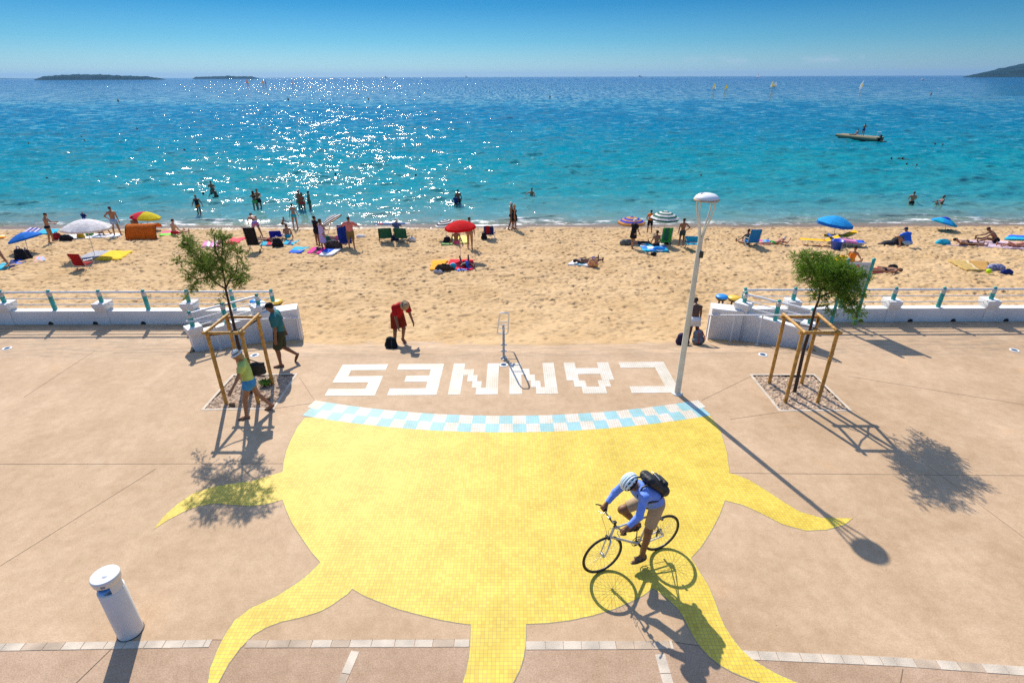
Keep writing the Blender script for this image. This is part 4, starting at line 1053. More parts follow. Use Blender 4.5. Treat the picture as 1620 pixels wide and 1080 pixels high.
M_skin = {}
def skin(k):
    c = {'tan': (.36, .175, .09), 'dark': (.13, .06, .035), 'fair': (.58, .33, .21), 'brown': (.24, .11, .055), 'red': (.5, .22, .13)}[k]
    return mat('skin_' + k, c, .5, var=.08, vs=9, spec=.35)
def hair_m(k):
    c = {'black': (.012, .01, .009), 'brown': (.05, .028, .015), 'blond': (.42, .27, .11), 'grey': (.4, .38, .35), 'white': (.7, .68, .64)}[k]
    return mat('hair_' + k, c, .6, var=.25, vs=30, spec=.3, bump=.5, bs=60)
def dvec(fwd, out, side):
    f, o = R(fwd), R(out)
    return np.array([side * math.sin(o), math.cos(o) * math.sin(f), -math.cos(o) * math.cos(f)])
def rodr(v, axis, a):
    return np.array(Matrix.Rotation(a, 3, Vector(axis)) @ Vector(v))

class Fig:
    """A posed human skeleton facing +Y. Limb angles: 0 hangs down, 90 points forward, 180 up."""
    def __init__(s, H=1.72, lean=0, bend=None, roll=0, arms=((5, 8, 12, 8), (5, 8, 12, 8)), legs=((0, 4, 0, 2), (0, 4, 0, 2)), head=(0, 0), feet=None, build=1.0, twist=0, fem=False, hands=None):
        k = H / 1.72; s.k = k; s.build = build; s.fem = fem; s.H = H
        b = lean if bend is None else bend
        T1 = np.array([math.sin(R(roll)), math.sin(R(lean)) * math.cos(R(roll)), math.cos(R(lean)) * math.cos(R(roll))])
        T2 = np.array([math.sin(R(roll)), math.sin(R(b)) * math.cos(R(roll)), math.cos(R(b)) * math.cos(R(roll))])
        J = {}
        P = np.zeros(3); J['pelvis'] = P
        J['waist'] = P + T1 * .17 * k; J['chest'] = J['waist'] + T2 * .19 * k; J['neck'] = J['chest'] + T2 * .15 * k
        sx = np.array([math.cos(R(twist)), math.sin(R(twist)), 0]); sx = sx - T2 * (sx @ T2); sx /= np.linalg.norm(sx)
        s.sx = sx; s.T1, s.T2 = T1, T2; s.fw = np.cross(T2, sx) * 1.0
        hd = R(head[0])
        HD = np.array([math.sin(R(roll)) * .6, math.sin(hd), math.cos(hd)]); HD /= np.linalg.norm(HD)
        J['headbase'] = J['neck'] + (HD * .6 + T2 * .4) * .07 * k
        J['head'] = J['headbase'] + HD * .115 * k; s.HD = HD
        yaw = R(head[1]); hf = np.array([math.sin(yaw), math.cos(yaw), 0]); hf = hf - HD * (hf @ HD)
        if np.linalg.norm(hf) < .2: hf = np.array([0, 0, -1.0]) * np.sign(HD[1] + 1e-6); hf = hf - HD * (hf @ HD)
        s.hf = hf / np.linalg.norm(hf); s.hr = np.cross(s.hf, s.HD)
        sw = (.165 if fem else .185) * k
        for i, sd in ((0, -1), (1, 1)):
            a = arms[i]
            sh = J['neck'] - T2 * .055 * k + sx * sd * sw; J['sh%d' % i] = sh
            # arm directions are given in the body frame turned by twist
            def AD(f_, o_): return rodr(dvec(f_, o_, sd), (0, 0, 1), R(twist))
            J['el%d' % i] = sh + AD(a[0], a[1]) * .285 * k
            J['wr%d' % i] = J['el%d' % i] + AD(a[2], a[3]) * .25 * k
            s.__dict__['hd%d' % i] = AD(a[2], a[3]) if len(a) < 6 else AD(a[4], a[5])
            hp = P + np.array([sd * .09 * k, 0, -.02 * k]); J['hip%d' % i] = hp
            g = legs[i]
            J['kn%d' % i] = hp + dvec(g[0], g[1], sd) * .435 * k
            J['an%d' % i] = J['kn%d' % i] + dvec(g[2], g[3], sd) * .415 * k
            fp = (feet[i] if feet else (max(0, 90 + g[2]) if g[2] > -60 else 90 + g[2], 8))
            fd = dvec(fp[0], fp[1], sd); s.__dict__['fd%d' % i] = fd
            J['toe%d' % i] = J['an%d' % i] + fd * .17 * k
        s.J = J
        lowest = min([J['toe%d' % i][2] - .03 * k for i in (0, 1)] + [J['an%d' % i][2] - .065 * k for i in (0, 1)] + [P[2] - .13 * k] + [J['wr%d' % i][2] - .03 for i in (0, 1)] + [J['kn%d' % i][2] - .06 * k for i in (0, 1)] + [J['chest'][2] - .12 * k, J['head'][2] - .1 * k])
        for q in J: J[q] = J[q] - np.array([0, 0, lowest])
    def rot(s):
        return None
    def prims(s, fingers=False):
        J, k, bw = s.J, s.k, s.build; L = []
        B3 = lambda z, x: np.array([x, np.cross(z, x), z]).T.tolist()
        Rc = [list(s.sx), list(np.cross(s.T2, s.sx)), list(s.T2)]; Rc = np.array(Rc).T
        R1 = np.array([[1, 0, 0], list(np.cross(s.T1, [1, 0, 0])), list(s.T1)]).T
        f = s.fem
        L.append(('e', J['chest'] + s.T2 * .01, (.155 * k * (.92 if f else 1.05) * bw, .105 * k * bw, .19 * k), Rc, .05))
        L.append(('e', J['waist'] , (.125 * k * (.95 if f else 1.08) * bw, .092 * k * bw, .16 * k), R1, .06))
        L.append(('e', J['pelvis'] + s.T1 * .02 * k, (.158 * k * (1.07 if f else .98) * bw, .108 * k * bw, .125 * k), R1, .05))
        if f:
            for sd in (-1, 1): L.append(('e', J['chest'] + s.sx * sd * .07 * k + s.fw * .085 * k + s.T2 * .02 * k, (.06 * k,) * 3, None, .03))
        bk = -np.cross(s.T1, [1, 0, 0]) if False else np.cross([1, 0, 0], s.T1)
        for sd in (-1, 1): L.append(('e', J['pelvis'] + np.array([sd * .07 * k, 0, 0]) + np.cross([1., 0, 0], s.T1) * .05 * k - s.T1 * .05 * k, (.085 * k * bw,) * 3, None, .04))
        L.append(('c', J['neck'] - s.T2 * .05 * k, J['headbase'] + s.HD * .03 * k, .06 * k, .052 * k, .03))
        for i in (0, 1):
            L.append(('c', J['neck'] - s.T2 * .03 * k, J['sh%d' % i], .06 * k, .062 * k * bw, .05))
            L.append(('c', J['sh%d' % i], J['el%d' % i], .053 * k * bw * (.88 if f else 1.05), .038 * k * (.9 if f else 1), .025))
            L.append(('c', J['el%d' % i], J['wr%d' % i], .040 * k * (.9 if f else 1), .026 * k, .02))
            L.append(('c', J['hip%d' % i], J['kn%d' % i], .092 * k * bw, .055 * k, .04))
            kd = J['an%d' % i] - J['kn%d' % i]; kn = J['kn%d' % i]
            L.append(('c', kn, J['an%d' % i], .054 * k, .036 * k, .03))
            back = np.cross([1., 0, 0], -kd / np.linalg.norm(kd))
            L.append(('c', kn + kd * .2 + back * .018 * k, kn + kd * .42 + back * .014 * k, .045 * k, .04 * k, .03))
            fd = s.__dict__['fd%d' % i]
            an = J['an%d' % i]
            L.append(('c', an - fd * .04 * k + np.array([0, 0, -.03 * k]) * abs(1), an + fd * .07 * k - np.array([0, 0, .03 * k]), .036 * k, .034 * k, .02))
            L.append(('c', an + fd * .05 * k - np.array([0, 0, .035 * k]), J['toe%d' % i] - np.array([0, 0, .04 * k]), .036 * k, .024 * k, .02))
            L += s.hand(i, fingers)
        return L + s.headp(fingers)
    def headp(s, fine):
        J, k = s.J, s.k; h = J['head']; L = []
        Rh = np.array([list(s.hr), list(s.hf), list(s.HD)]).T
        L.append(('e', h + s.HD * .02 * k - s.hf * .008 * k, (.073 * k, .09 * k, .098 * k), Rh, .02))
        L.append(('e', h - s.HD * .05 * k + s.hf * .025 * k, (.052 * k, .062 * k, .062 * k), Rh, .03))
        L.append(('e', h - s.HD * .012 * k + s.hf * .094 * k, (.013 * k, .02 * k, .026 * k), Rh, .012))
        for sd in (-1, 1): L.append(('e', h + s.hr * sd * .075 * k - s.HD * .005 * k, (.012 * k, .02 * k, .032 * k), Rh, .008))
        if fine:
            for sd in (-1, 1): L.append(('x', h + s.hr * sd * .032 * k + s.hf * .098 * k + s.HD * .012 * k, (.015, .012, .01), Rh, .01))
            L.append(('e', h - s.HD * .052 * k + s.hf * .086 * k, (.026, .01, .009), Rh, .006))
        return L
    def hand(s, i, fine):
        J, k = s.J, s.k; wr = J['wr%d' % i]; d = s.__dict__['hd%d' % i]; d = d / np.linalg.norm(d); sd = (-1, 1)[i]
        side = np.array([0, 1., 0]) - d * d[1]
        if np.linalg.norm(side) < .3: side = np.array([0, 0, 1.]) - d * d[2]
        side /= np.linalg.norm(side); n = np.cross(d, side) * (1 if i == 0 else -1)     # n: towards the palm
        if n @ np.array([-sd, 0, -.5]) < 0: n = -n
        L = [('c', wr - d * .01, wr + d * .03 * k, .026 * k, .028 * k, .02)]
        for q in (-1, 1): L.append(('c', wr + d * .03 * k + side * q * .012 * k, wr + d * .075 * k + side * q * .022 * k, .019 * k, .017 * k, .015))
        curl = s.curl if hasattr(s, 'curl') else .35
        r_ = .0085 if fine else .011
        for j, (o, ln) in enumerate(((.03, .072), (.0105, .08), (-.0095, .075), (-.029, .058))):
            b = wr + d * .088 * k + side * o * k; L3 = ln * k / 3; a = b; ang = curl * .5
            for t in range(3):
                dd = d * math.cos(ang) + n * math.sin(ang); e = a + dd * L3
                L.append(('c', a, e, r_ * k, (r_ - .0008) * k, .004 if fine else .008)); a = e; ang += curl
        tb = wr + d * .03 * k + side * .026 * k; td = (d * .6 + side * .75 + n * .35); td /= np.linalg.norm(td)
        L.append(('c', tb, tb + td * .04 * k, .013 * k, .011 * k, .01)); td2 = td * .7 + d * .5; td2 /= np.linalg.norm(td2)
        L.append(('c', tb + td * .04 * k, tb + td * .04 * k + td2 * .03 * k, .0105 * k, .009 * k, .004))
        return L
    # garments
    def torso_g(s, e, hem=-.02, sleeve=.6, cutneck=True):
        J, k, bw = s.J, s.k, s.build
        Rc = np.array([list(s.sx), list(np.cross(s.T2, s.sx)), list(s.T2)]).T; R1 = np.array([[1, 0, 0], list(np.cross(s.T1, [1, 0, 0])), list(s.T1)]).T
        L = [('e', J['chest'] + s.T2 * .01, (.165 * k * bw + e, .115 * k * bw + e, .2 * k), Rc, .06), ('e', J['waist'], (.15 * k * bw + e, .115 * k * bw + e, .2 * k), R1, .08),
             ('e', J['pelvis'], (.165 * k * bw + e, .12 * k * bw + e, .14 * k), R1, .06)]
        for i in (0, 1):
            L.append(('c', J['neck'] - s.T2 * .03 * k, J['sh%d' % i], .065 * k, .07 * k * bw + e, .04))
            if sleeve > 0:
                a, b, w_ = J['sh%d' % i], J['el%d' % i], J['wr%d' % i]
                if sleeve <= 1: L.append(('c', a, a + (b - a) * sleeve, .064 * k * bw + e, .056 * k * bw + e * 1.6, .03, True))
                else:
                    L.append(('c', a, b, .06 * k * bw + e, .046 * k + e, .03)); L.append(('c', b, b + (w_ - b) * (sleeve - 1), .046 * k + e, .034 * k + e, .025, True))
        cl = [(J['pelvis'] + s.T1 * hem * k, -s.T1)]
        return L, cl
    def shorts_g(s, e, top=.09, ln=.5, flare=.02):
        J, k, bw = s.J, s.k, s.build; R1 = np.array([[1, 0, 0], list(np.cross(s.T1, [1, 0, 0])), list(s.T1)]).T
        L = [('e', J['pelvis'] + s.T1 * .02 * k, (.163 * k * bw + e, .118 * k * bw + e, .15 * k), R1, .05)]
        for sd in (-1, 1): L.append(('e', J['pelvis'] + np.array([sd * .07 * k, 0, 0]) + np.cross([1., 0, 0], s.T1) * .05 * k - s.T1 * .05 * k, (.088 * k * bw + e,) * 3, None, .04))
        for i in (0, 1):
            a, b = J['hip%d' % i], J['kn%d' % i]
            L.append(('c', a, a + (b - a) * ln, .098 * k * bw + e, .098 * k * bw + e + (-.045 * ln) * k + flare, .035, True))
        return L, [(J['pelvis'] + s.T1 * top * k, s.T1)]

def person(label, fig, pos, rz, sk='tan', hair='brown', hairlen=0, wear=(), hat=None, h=.02, group=None, fine=False, cat='person', sink=0.0, eyes=False):
    """wear: list of (name, kind, material, args)"""
    root = thing('person', label, cat, (pos[0], pos[1], pos[2] - sink), rz, group)
    P = fig.prims(fine)
    clips = []
    if sink > .15: clips = [((0, 0, max(0, sink - .3)), (0, 0, -1))]
    body = sdf_mesh('body', P, h, skin(sk), root, clips)
    J, k = fig.J, fig.k
    hm = None
    if hair:
        Rh = np.array([list(fig.hr), list(fig.hf), list(fig.HD)]).T
        hp = [('e', J['head'] + fig.HD * .035 * k - fig.hf * .018 * k, (.082 * k, .094 * k, .096 * k), Rh, .01)]
        if hairlen > 0:
            for sd in (-.6, 0, .6): hp.append(('c', J['head'] + fig.HD * .02 * k - fig.hf * .05 * k + fig.hr * sd * .06, J['head'] - fig.HD * (.03 + hairlen) * k - fig.hf * .07 * k + fig.hr * sd * .07, .055 * k, .04 * k, .03))
        if hairlen < 0: hp.append(('e', J['head'] + fig.HD * .07 * k - fig.hf * .1 * k, (.045,) * 3, None, .01))
        sdf_mesh('hair', hp, min(h, .016), hair_m(hair), root, [(J['head'] + fig.hf * .045 * k + fig.HD * .04 * k, (fig.hf * .75 - fig.HD * .66))] if hairlen <= 0 else [(J['head'] + fig.hf * .05 * k, fig.hf)])
    for (nm, kind, m, a) in wear:
        if kind == 'shorts': L, c = fig.shorts_g(**a)
        elif kind == 'top': L, c = fig.torso_g(**a)
        elif kind == 'briefs':
            L = [q for q in P[:3] + P[3:8] if True][: (8 if fig.fem else 6)]
            L = [q for q in P if q[0] in 'ec'][:0] + [P[2]] + [q for q in P[3:8] if q[0] == 'e' and q[2][0] > .08 * k * .9][:2] + [('c', J['hip0'], J['hip0'] + (J['kn0'] - J['hip0']) * a.get('ln', .12), .095 * k * fig.build, .092 * k * fig.build, .03, True), ('c', J['hip1'], J['hip1'] + (J['kn1'] - J['hip1']) * a.get('ln', .12), .095 * k * fig.build, .092 * k * fig.build, .03, True)]
            sdf_mesh(nm, L, h, m, root, [(J['pelvis'] + fig.T1 * .07 * k, fig.T1)], infl=.011); continue
        elif kind == 'bra':
            L = [P[0]] + [q for q in P[3:6] if q[0] == 'e' and abs(q[2][0] - .06 * k) < .01]
            sdf_mesh(nm, L, h, m, root, [(J['chest'] + fig.T2 * .05 * k, fig.T2), (J['chest'] - fig.T2 * .04 * k, -fig.T2)], infl=.012); continue
        elif kind == 'suit':
            L, c = P[:3] + [q for q in P[3:6] if q[0] == 'e'], [(J['chest'] + fig.T2 * .09 * k, fig.T2)]
            sdf_mesh(nm, L, h, m, root, c, infl=.012); continue
        elif kind == 'skirt':
            lo_ = (J['kn0'] + J['kn1']) / 2; pv = J['pelvis']
            L = [('c', pv + fig.T1 * .08 * k, pv * .35 + lo_ * .65, .165 * k, .21 * k, .05, True)] ; c = [(pv + fig.T1 * a.get('top', .1) * k, fig.T1)]
        elif kind == 'wrap':
            L = [('e', J['chest'] - fig.T2 * .0, (.17 * k, .13 * k, .2 * k), None, .08), ('c', J['waist'], (J['kn0'] + J['kn1']) / 2 - np.array([0, 0, .08]), .155 * k, .19 * k, .08, True)]; c = [(J['chest'] + fig.T2 * .1 * k, fig.T2)]
        elif kind == 'shoes':
            for i in (0, 1):
                an, toe, fd = J['an%d' % i], J['toe%d' % i], fig.__dict__['fd%d' % i]
                dn = np.array([0, 0, -1.]) + fd * fd[2]; dn /= np.linalg.norm(dn)
                Rf = np.array([list(np.cross(fd, dn)), list(fd), list(-dn)]).T
                L = [('e', an + fd * .068 * k + np.array([0, 0, -.068 * k]), (.048 * k, .145 * k, .022), Rf, .01), ('c', an + fd * .085 * k + np.cross(fd, dn) * .04 * k + np.array([0, 0, -.04 * k]), an + fd * .085 * k - np.cross(fd, dn) * .04 * k + np.array([0, 0, -.04 * k]), .022 * k, .022 * k, .01),
                     ('c', an + fd * .02 * k + np.array([0, 0, -.03 * k]) + np.cross(fd, dn) * .035 * k, an + fd * .02 * k + np.array([0, 0, -.03 * k]) - np.cross(fd, dn) * .035 * k, .02 * k, .02 * k, .01)]
                sdf_mesh(nm, L, min(h, .012), m, root)
            continue
        sdf_mesh(nm, L, h, m, root, c)
    if eyes:
        for sd in (-1, 1):
            e_ = J['head'] + fig.hr * sd * .032 * k + fig.hf * .082 * k + fig.HD * .012 * k
            MB().lathe([(0, -.011), (.008, -.008), (.011, 0), (.008, .008), (0, .011)], 10, tuple(e_)).build('eye', mat('eye_dark', (.05, .04, .035), .2), root)
    if hat:
        kind, m = hat[:2]
        Rh = np.array([list(fig.hr), list(fig.hf), list(fig.HD)]).T
        c = J['head'] + fig.HD * .055 * k - fig.hf * .01 * k
        if kind == 'brim':
            pr = [(0, .085), (.06, .08), (.078, .055), (.082, .008), (.125, -.012), (.128, -.018), (.082, -.004), (.078, -.02)]
            hb = MB(); hb.lathe([(a * k * 1.08, b * k) for a, b in pr], 26, tuple(c), ax=tuple(fig.HD)).build('hat', m, root)
            if len(hat) > 2: MB().lathe([(.09 * k, .0), (.0905 * k, .02), (.086 * k, .034)], 26, tuple(c), ax=tuple(fig.HD)).build('hat_band', hat[2], root)
        else:
            sdf_mesh('cap', [('e', c, (.088 * k, .1 * k, .075 * k), Rh, .01), ('e', c + fig.hf * .12 * k - fig.HD * .005, (.065 * k, .075 * k, .012), Rh, .02)], min(h, .014), m, root, [(c - fig.HD * .02 * k, -fig.HD)])
    return root
# ================================================================== THE FOUR CLOSE FIGURES + CYCLIST
HF = .0095
def face_to(dx, dy): return math.atan2(-dx, dy)      # rz so that local +Y points along (dx,dy)
# man in teal shirt walking left
mp = G(449, 577)
f = Fig(1.72, lean=-3, bend=6, arms=((-4, 8, 6, 8), (-14, 8, -6, 8)), legs=((12, 2, -2, 2), (4, 3, -52, 2)), feet=((88, 6), (30, 4)), head=(24, 0), build=1.04)
person('man in teal shirt, dark shorts and black cap walking beside the left ramp wall', f, (mp.x + .04, mp.y + .02, 0), face_to(-1, -.12), 'brown', 'black',
       wear=[('tshirt', 'top', cloth('teal', (.035, .16, .165)), dict(e=.012, hem=-.11, sleeve=.72)), ('shorts', 'shorts', cloth('khaki_dark', (.05, .055, .03)), dict(e=.014, ln=.92, flare=.035)), ('sandal', 'shoes', mat('brown_leather', (.10, .045, .02), .6), {})],
       hat=('cap', cloth('black', (.015, .016, .02))), h=HF, fine=True, eyes=True)
# woman with black shoulder bag
wp = G(403, 655)
f = Fig(1.60, lean=1, bend=6, arms=((28, 24, 36, 30), (8, 6, 14, 4)), legs=((20, 2, 6, 2), (-14, 3, -34, 2)), feet=((92, 8), (66, 6)), head=(22, -6), build=1.03, fem=True)
M_straw = mat('white_straw', (.72, .7, .64), .8, var=.1, vs=30, bump=.4)
wo_ = person('woman in lime green top and blue shorts striding past the timber guard', f, (wp.x + .04, wp.y, 0), face_to(-1, -.30), 'tan', 'blond', .06,
       wear=[('top', 'top', cloth('lime', (.48, .58, .16)), dict(e=.006, hem=.0, sleeve=.5)), ('shorts', 'shorts', cloth('light_blue', (.07, .28, .52)), dict(e=.01, ln=.3, flare=.012)), ('flip_flop', 'shoes', mat('tan_leather', (.26, .13, .06), .6), {})],
       hat=('brim', M_straw, cloth('dark_band', (.12, .12, .13))), h=HF, fine=True, eyes=True)
J = f.J; b0 = J['sh1'] * 1.0
bag = thing('shoulder_bag', 'big black shoulder bag hanging from the shoulder of the lime topped woman', 'bag')
bag.location = wo_.location; bag.rotation_euler = wo_.rotation_euler
bc = J['waist'] + np.array([.20, -.16, .02])
sdf_mesh('pouch', [('e', bc, (.07, .2, .155), None, .02), ('c', bc + [0, -.14, -.1], bc + [0, .14, -.1], .06, .06, .04), ('c', bc + [0, -.17, .1], bc + [0, .15, .08], .03, .03, .04)], .011, mat('black_canvas', (.014, .011, .012), .7, bump=.4, bs=20), bag)
MB().tube([bc + [-.02, .14, .1], b0 + [.03, .07, .0], b0 + [0, .01, .07], b0 + [.03, -.07, .02], bc + [0, -.14, .1]], .011, 6).build('strap', mat('black_strap', (.015, .013, .013), .6), bag)
# man in red bending over his pack
rp = B(633, 543)
f = Fig(1.72, lean=22, bend=48, arms=((4, 14, 12, 10), (14, 6, 30, 4)), legs=((14, 3, -22, 2), (6, 6, -6, 4)), head=(78, 20), build=1.0)
person('man in red shirt and red shorts stooping at the edge of the sand', f, (rp.x, rp.y, rp.z), face_to(.62, -.8), 'brown', 'grey', 0,
       wear=[('shirt', 'top', cloth('scarlet', (.42, .012, .015)), dict(e=.018, hem=-.06, sleeve=.8)), ('shorts', 'shorts', cloth('rust_red', (.24, .028, .012)), dict(e=.018, ln=.85, flare=.04)), ('shoe', 'shoes', mat('tan_leather', (.3, .16, .08), .6), {})],
       hat=('brim', mat('tan_straw', (.42, .28, .15), .8, var=.2, vs=25), cloth('black', (0, 0, 0))), h=HF, fine=True)
def backpack(label, pos, rz, size, c1, c2, c3=None, lean=0, nm='backpack'):
    t = thing(nm, label, 'backpack', pos, rz)
    w_, d_, h_ = size
    R0 = Matrix.Rotation(lean, 3, 'X'); q = lambda x, y, z: np.array(R0 @ Vector((x * w_, y * d_, z * h_)))
    sdf_mesh('main_compartment', [('c', q(-.25, 0, .28), q(.25, 0, .28), .28 * d_ + .05, .28 * d_ + .05, .06), ('c', q(-.18, 0, .72), q(.18, 0, .72), .24 * d_ + .04, .24 * d_ + .04, .08), ('c', q(0, 0, .2), q(0, 0, .8), .2 * w_, .16 * w_, .08)], .014, c1, t)
    sdf_mesh('front_pocket', [('c', q(-.2, -.42, .3), q(.2, -.42, .3), .07, .07, .04), ('c', q(-.14, -.36, .5), q(.14, -.36, .5), .06, .06, .04)], .014, c2, t)
    for sd in (-1, 1): MB().tube([q(sd * .2, .4, .85), q(sd * .3, .62, .55), q(sd * .25, .42, .15)], .014, 6).build('strap', c3 or c2, t)
    MB().tube([q(-.1, .15, .97), q(0, .15, 1.06), q(.1, .15, .97)], .01, 6).build('handle', c3 or c2, t)
    return t
M_blk = cloth('black2', (.012, .014, .016)); M_bgr = cloth('dark_teal', (.03, .07, .08)); M_gry = cloth('grey', (.2, .21, .22)); M_rd = cloth('bright_red', (.6, .03, .02)); M_navy = cloth('navy', (.025, .025, .06))
bp = G(619, 551, -.2)
backpack('black and dark teal backpack on the ground beside the stooping man in red', bp, R(160), (.34, .22, .34), M_blk, M_bgr, lean=R(8))
# boy with white shorts picking up a bag
yp = B(1095, 543)
f = Fig(1.38, lean=16, bend=34, arms=((6, 4, 10, 4), (16, 10, 12, 6)), legs=((2, 3, 0, 2), (-2, 4, -8, 2)), head=(52, -30), build=.92)
person('boy in white shorts seen from behind lifting a bag behind the lamp pole', f, (yp.x, yp.y + .05, yp.z), face_to(.1, 1), 'dark', 'black', 0,
       wear=[('shorts', 'shorts', cloth('white', (.7, .7, .68)), dict(e=.014, ln=.5, flare=.025)), ('trainer', 'shoes', mat('navy_trainer', (.04, .06, .1), .6), {})], h=.012, fine=True)
backpack('grey bag with red and black side panels held by the boy in white shorts', G(1105, 545, -.3), R(200), (.30, .26, .46), M_gry, M_blk, M_rd, lean=R(14), nm='sports_bag')
backpack('round dark violet bag half hidden behind the lamp pole', G(1079, 545, -.3), R(170), (.3, .26, .36), cloth('violet_dark', (.04, .03, .07)), M_navy, nm='bag')

# ---------------- bicycle
M_tyre = mat('tyre_rubber', (.018, .018, .018), .7); M_rim = mat('alloy', (.45, .45, .46), .3, metal=.9); M_frame = mat('silver_frame', (.62, .64, .66), .32, metal=.25, var=.05)
M_black = mat('black_part', (.015, .015, .016), .4)
F0, R0 = G(952, 903), G(1043, 868)
hd = (F0 - R0); hd.z = 0; hd.normalize(); WB = 1.03
mid = (F0 + R0) / 2
bk = thing('bicycle', 'silver hybrid bicycle with thin black tyres ridden across the yellow tiles', 'bicycle')
bk.location = (mid.x, mid.y, 0.004); bk.rotation_euler = (R(0), 0, math.atan2(hd.y, hd.x))    # local +X forward, +Y left
WR = .343
def wheel(x, steer=0.0):
    t = thing('wheel', None, None); t.parent = bk; t.location = (x, 0, WR); t.rotation_euler = (0, 0, steer)
    n = 56; ring = lambda r_: [(r_ * math.cos(2 * math.pi * i / n), 0, r_ * math.sin(2 * math.pi * i / n)) for i in range(n)]
    MB().tube(ring(WR - .016), .016, 9, closed=True).build('tyre', M_tyre, t)
    MB().tube(ring(WR - .037), .010, 8, closed=True).build('rim', mat('rim_grey', (.12, .12, .13), .35, metal=.6), t)
    sp = MB()
    for i in range(28):
        a = 2 * math.pi * i / 28; a2 = a + (.5 if i % 2 else -.5); yy = .03 if (i // 2) % 2 else -.03
        sp.tube([(.022 * math.cos(a2), yy, .022 * math.sin(a2)), ((WR - .04) * math.cos(a), 0, (WR - .04) * math.sin(a))], .0016, 4, cap=False)
    sp.build('spokes', M_rim, t)
    MB().tube([(0, -.055, 0), (0, -.035, 0), (0, .035, 0), (0, .055, 0)], [.008, .022, .022, .008], 12).build('hub', M_rim, t)
    return t
XF, XR = WB / 2 + .03, -WB / 2
STEER = R(0)
wheel(XF, STEER); wheel(XR)
BB = Vector((-.10, 0, .29)); HT = Vector((XF - .155, 0, .80)); HB = Vector((XF - .105, 0, .66)); ST = Vector((-.26, 0, .80)); RD = Vector((XR, 0, WR)); FD = Vector((XF, 0, WR))
fm = MB()
for a, b_, r_ in ((ST, HT, .015), (BB, HB, .019), (BB, ST, .016), (HT + Vector((-.006, 0, .03)), HB + Vector((.008, 0, -.03)), .02)): fm.tube([a, b_], r_, 10)
for sy in (-1, 1):
    fm.tube([BB + Vector((-.03, sy * .03, 0)), RD + Vector((0, sy * .06, 0))], .010, 8); fm.tube([ST + Vector((0, sy * .012, -.02)), RD + Vector((0, sy * .06, 0))], .008, 8)
fm.build('frame', M_frame, bk)
fk = MB()
for sy in (-1, 1): fk.tube([HB + Vector((.01, 0, -.03)), HB + Vector((.02, sy * .05, -.04)), HB.lerp(FD, .5) + Vector((0, sy * .055, 0)), FD + Vector((0, sy * .05, 0))], [.016, .015, .012, .009], 8)
fk.build('fork', M_frame, bk)
MB().tube([ST, ST + Vector((-.045, 0, .15))], .0135, 8).build('seat_post', M_rim, bk)
SD = ST + Vector((-.06, 0, .17))
sdf_mesh('saddle', [('c', SD + Vector((-.1, -.045, 0)), SD + Vector((.0, -.01, .0)), .032, .02, .03), ('c', SD + Vector((-.1, .045, 0)), SD + Vector((.0, .01, .0)), .032, .02, .03), ('c', SD, SD + Vector((.15, 0, 0)), .026, .017, .03)], .009, M_black, bk)
HC = HT + Vector((.055, 0, .16))
MB().tube([HT + Vector((-.006, 0, .03)), HT + Vector((-.02, 0, .12)), HC], .015, 8).build('stem', M_black, bk)
MB().tube([HC + Vector((-.03, -.29, .015)), HC + Vector((-.01, -.14, .01)), HC, HC + Vector((-.01, .14, .01)), HC + Vector((-.03, .29, .015))], .012, 8).build('handlebar', M_black, bk)
for sy in (-1, 1):
    MB().tube([HC + Vector((-.03, sy * .2, .013)), HC + Vector((-.035, sy * .31, .016))], .017, 10).build('grip', M_black, bk)
    MB().tube([HC + Vector((.0, sy * .18, .0)), HC + Vector((.045, sy * .21, -.015)), HC + Vector((.04, sy * .28, -.03))], .006, 6).build('brake_lever', M_rim, bk)
    MB().tube([HC + Vector((.0, sy * .17, .0)), HC + Vector((.09, sy * .12, .02)), HC + Vector((.07, sy * .04, -.12)), HB + Vector((.03, sy * .03, -.0))], .003, 5).build('cable', M_black, bk)
    MB().tube([HC + Vector((-.03, sy * .31, .016)), HC + Vector((.03, sy * .325, .05)), HC + Vector((.07, sy * .32, .07))], .010, 7).build('bar_end', M_black, bk)
MB().box(HC + Vector((.01, -.05, .03)), (.05, .045, .03), bev=.008).build('bell', M_rim, bk)
MB().box(HC + Vector((-.01, .06, .03)), (.06, .05, .025), bev=.008).build('computer', M_black, bk)
for x_, z_ in ((XF, 1), (XR, 1)): MB().box(Vector((x_ + (-.06 if x_ > 0 else .05), 0, 2 * WR - .02)), (.035, .09, .03), bev=.006).build('brake', M_black, bk)
cr_ = MB(); n = 36
cr_.tube([(BB.x + .085 * math.cos(2 * math.pi * i / n), -.05, BB.z + .085 * math.sin(2 * math.pi * i / n)) for i in range(n)], .006, 6, closed=True)
cr_.tube([(BB.x + .06 * math.cos(2 * math.pi * i / n), -.04, BB.z + .06 * math.sin(2 * math.pi * i / n)) for i in range(n)], .005, 6, closed=True)
for i in range(5): a = 2 * math.pi * i / 5; cr_.tube([(BB.x, -.045, BB.z), (BB.x + .085 * math.cos(a), -.05, BB.z + .085 * math.sin(a))], .007, 5)
cr_.build('chainring', M_black, bk)
MB().tube([(RD.x + .035 * math.cos(2 * math.pi * i / 20), -.045, RD.z + .035 * math.sin(2 * math.pi * i / 20)) for i in range(20)], .014, 6, closed=True).build('sprocket', M_black, bk)
MB().tube([(BB.x, -.05, BB.z + .088), (RD.x, -.045, RD.z + .04)], .0035, 5).tube([(BB.x, -.05, BB.z - .088), (RD.x + .03, -.045, RD.z - .09)], .0035, 5).build('chain', mat('chain', (.1, .1, .1), .4, metal=.7), bk)
MB().box((RD.x + .03, -.055, RD.z - .07), (.03, .02, .1), bev=.006).build('derailleur', M_black, bk)
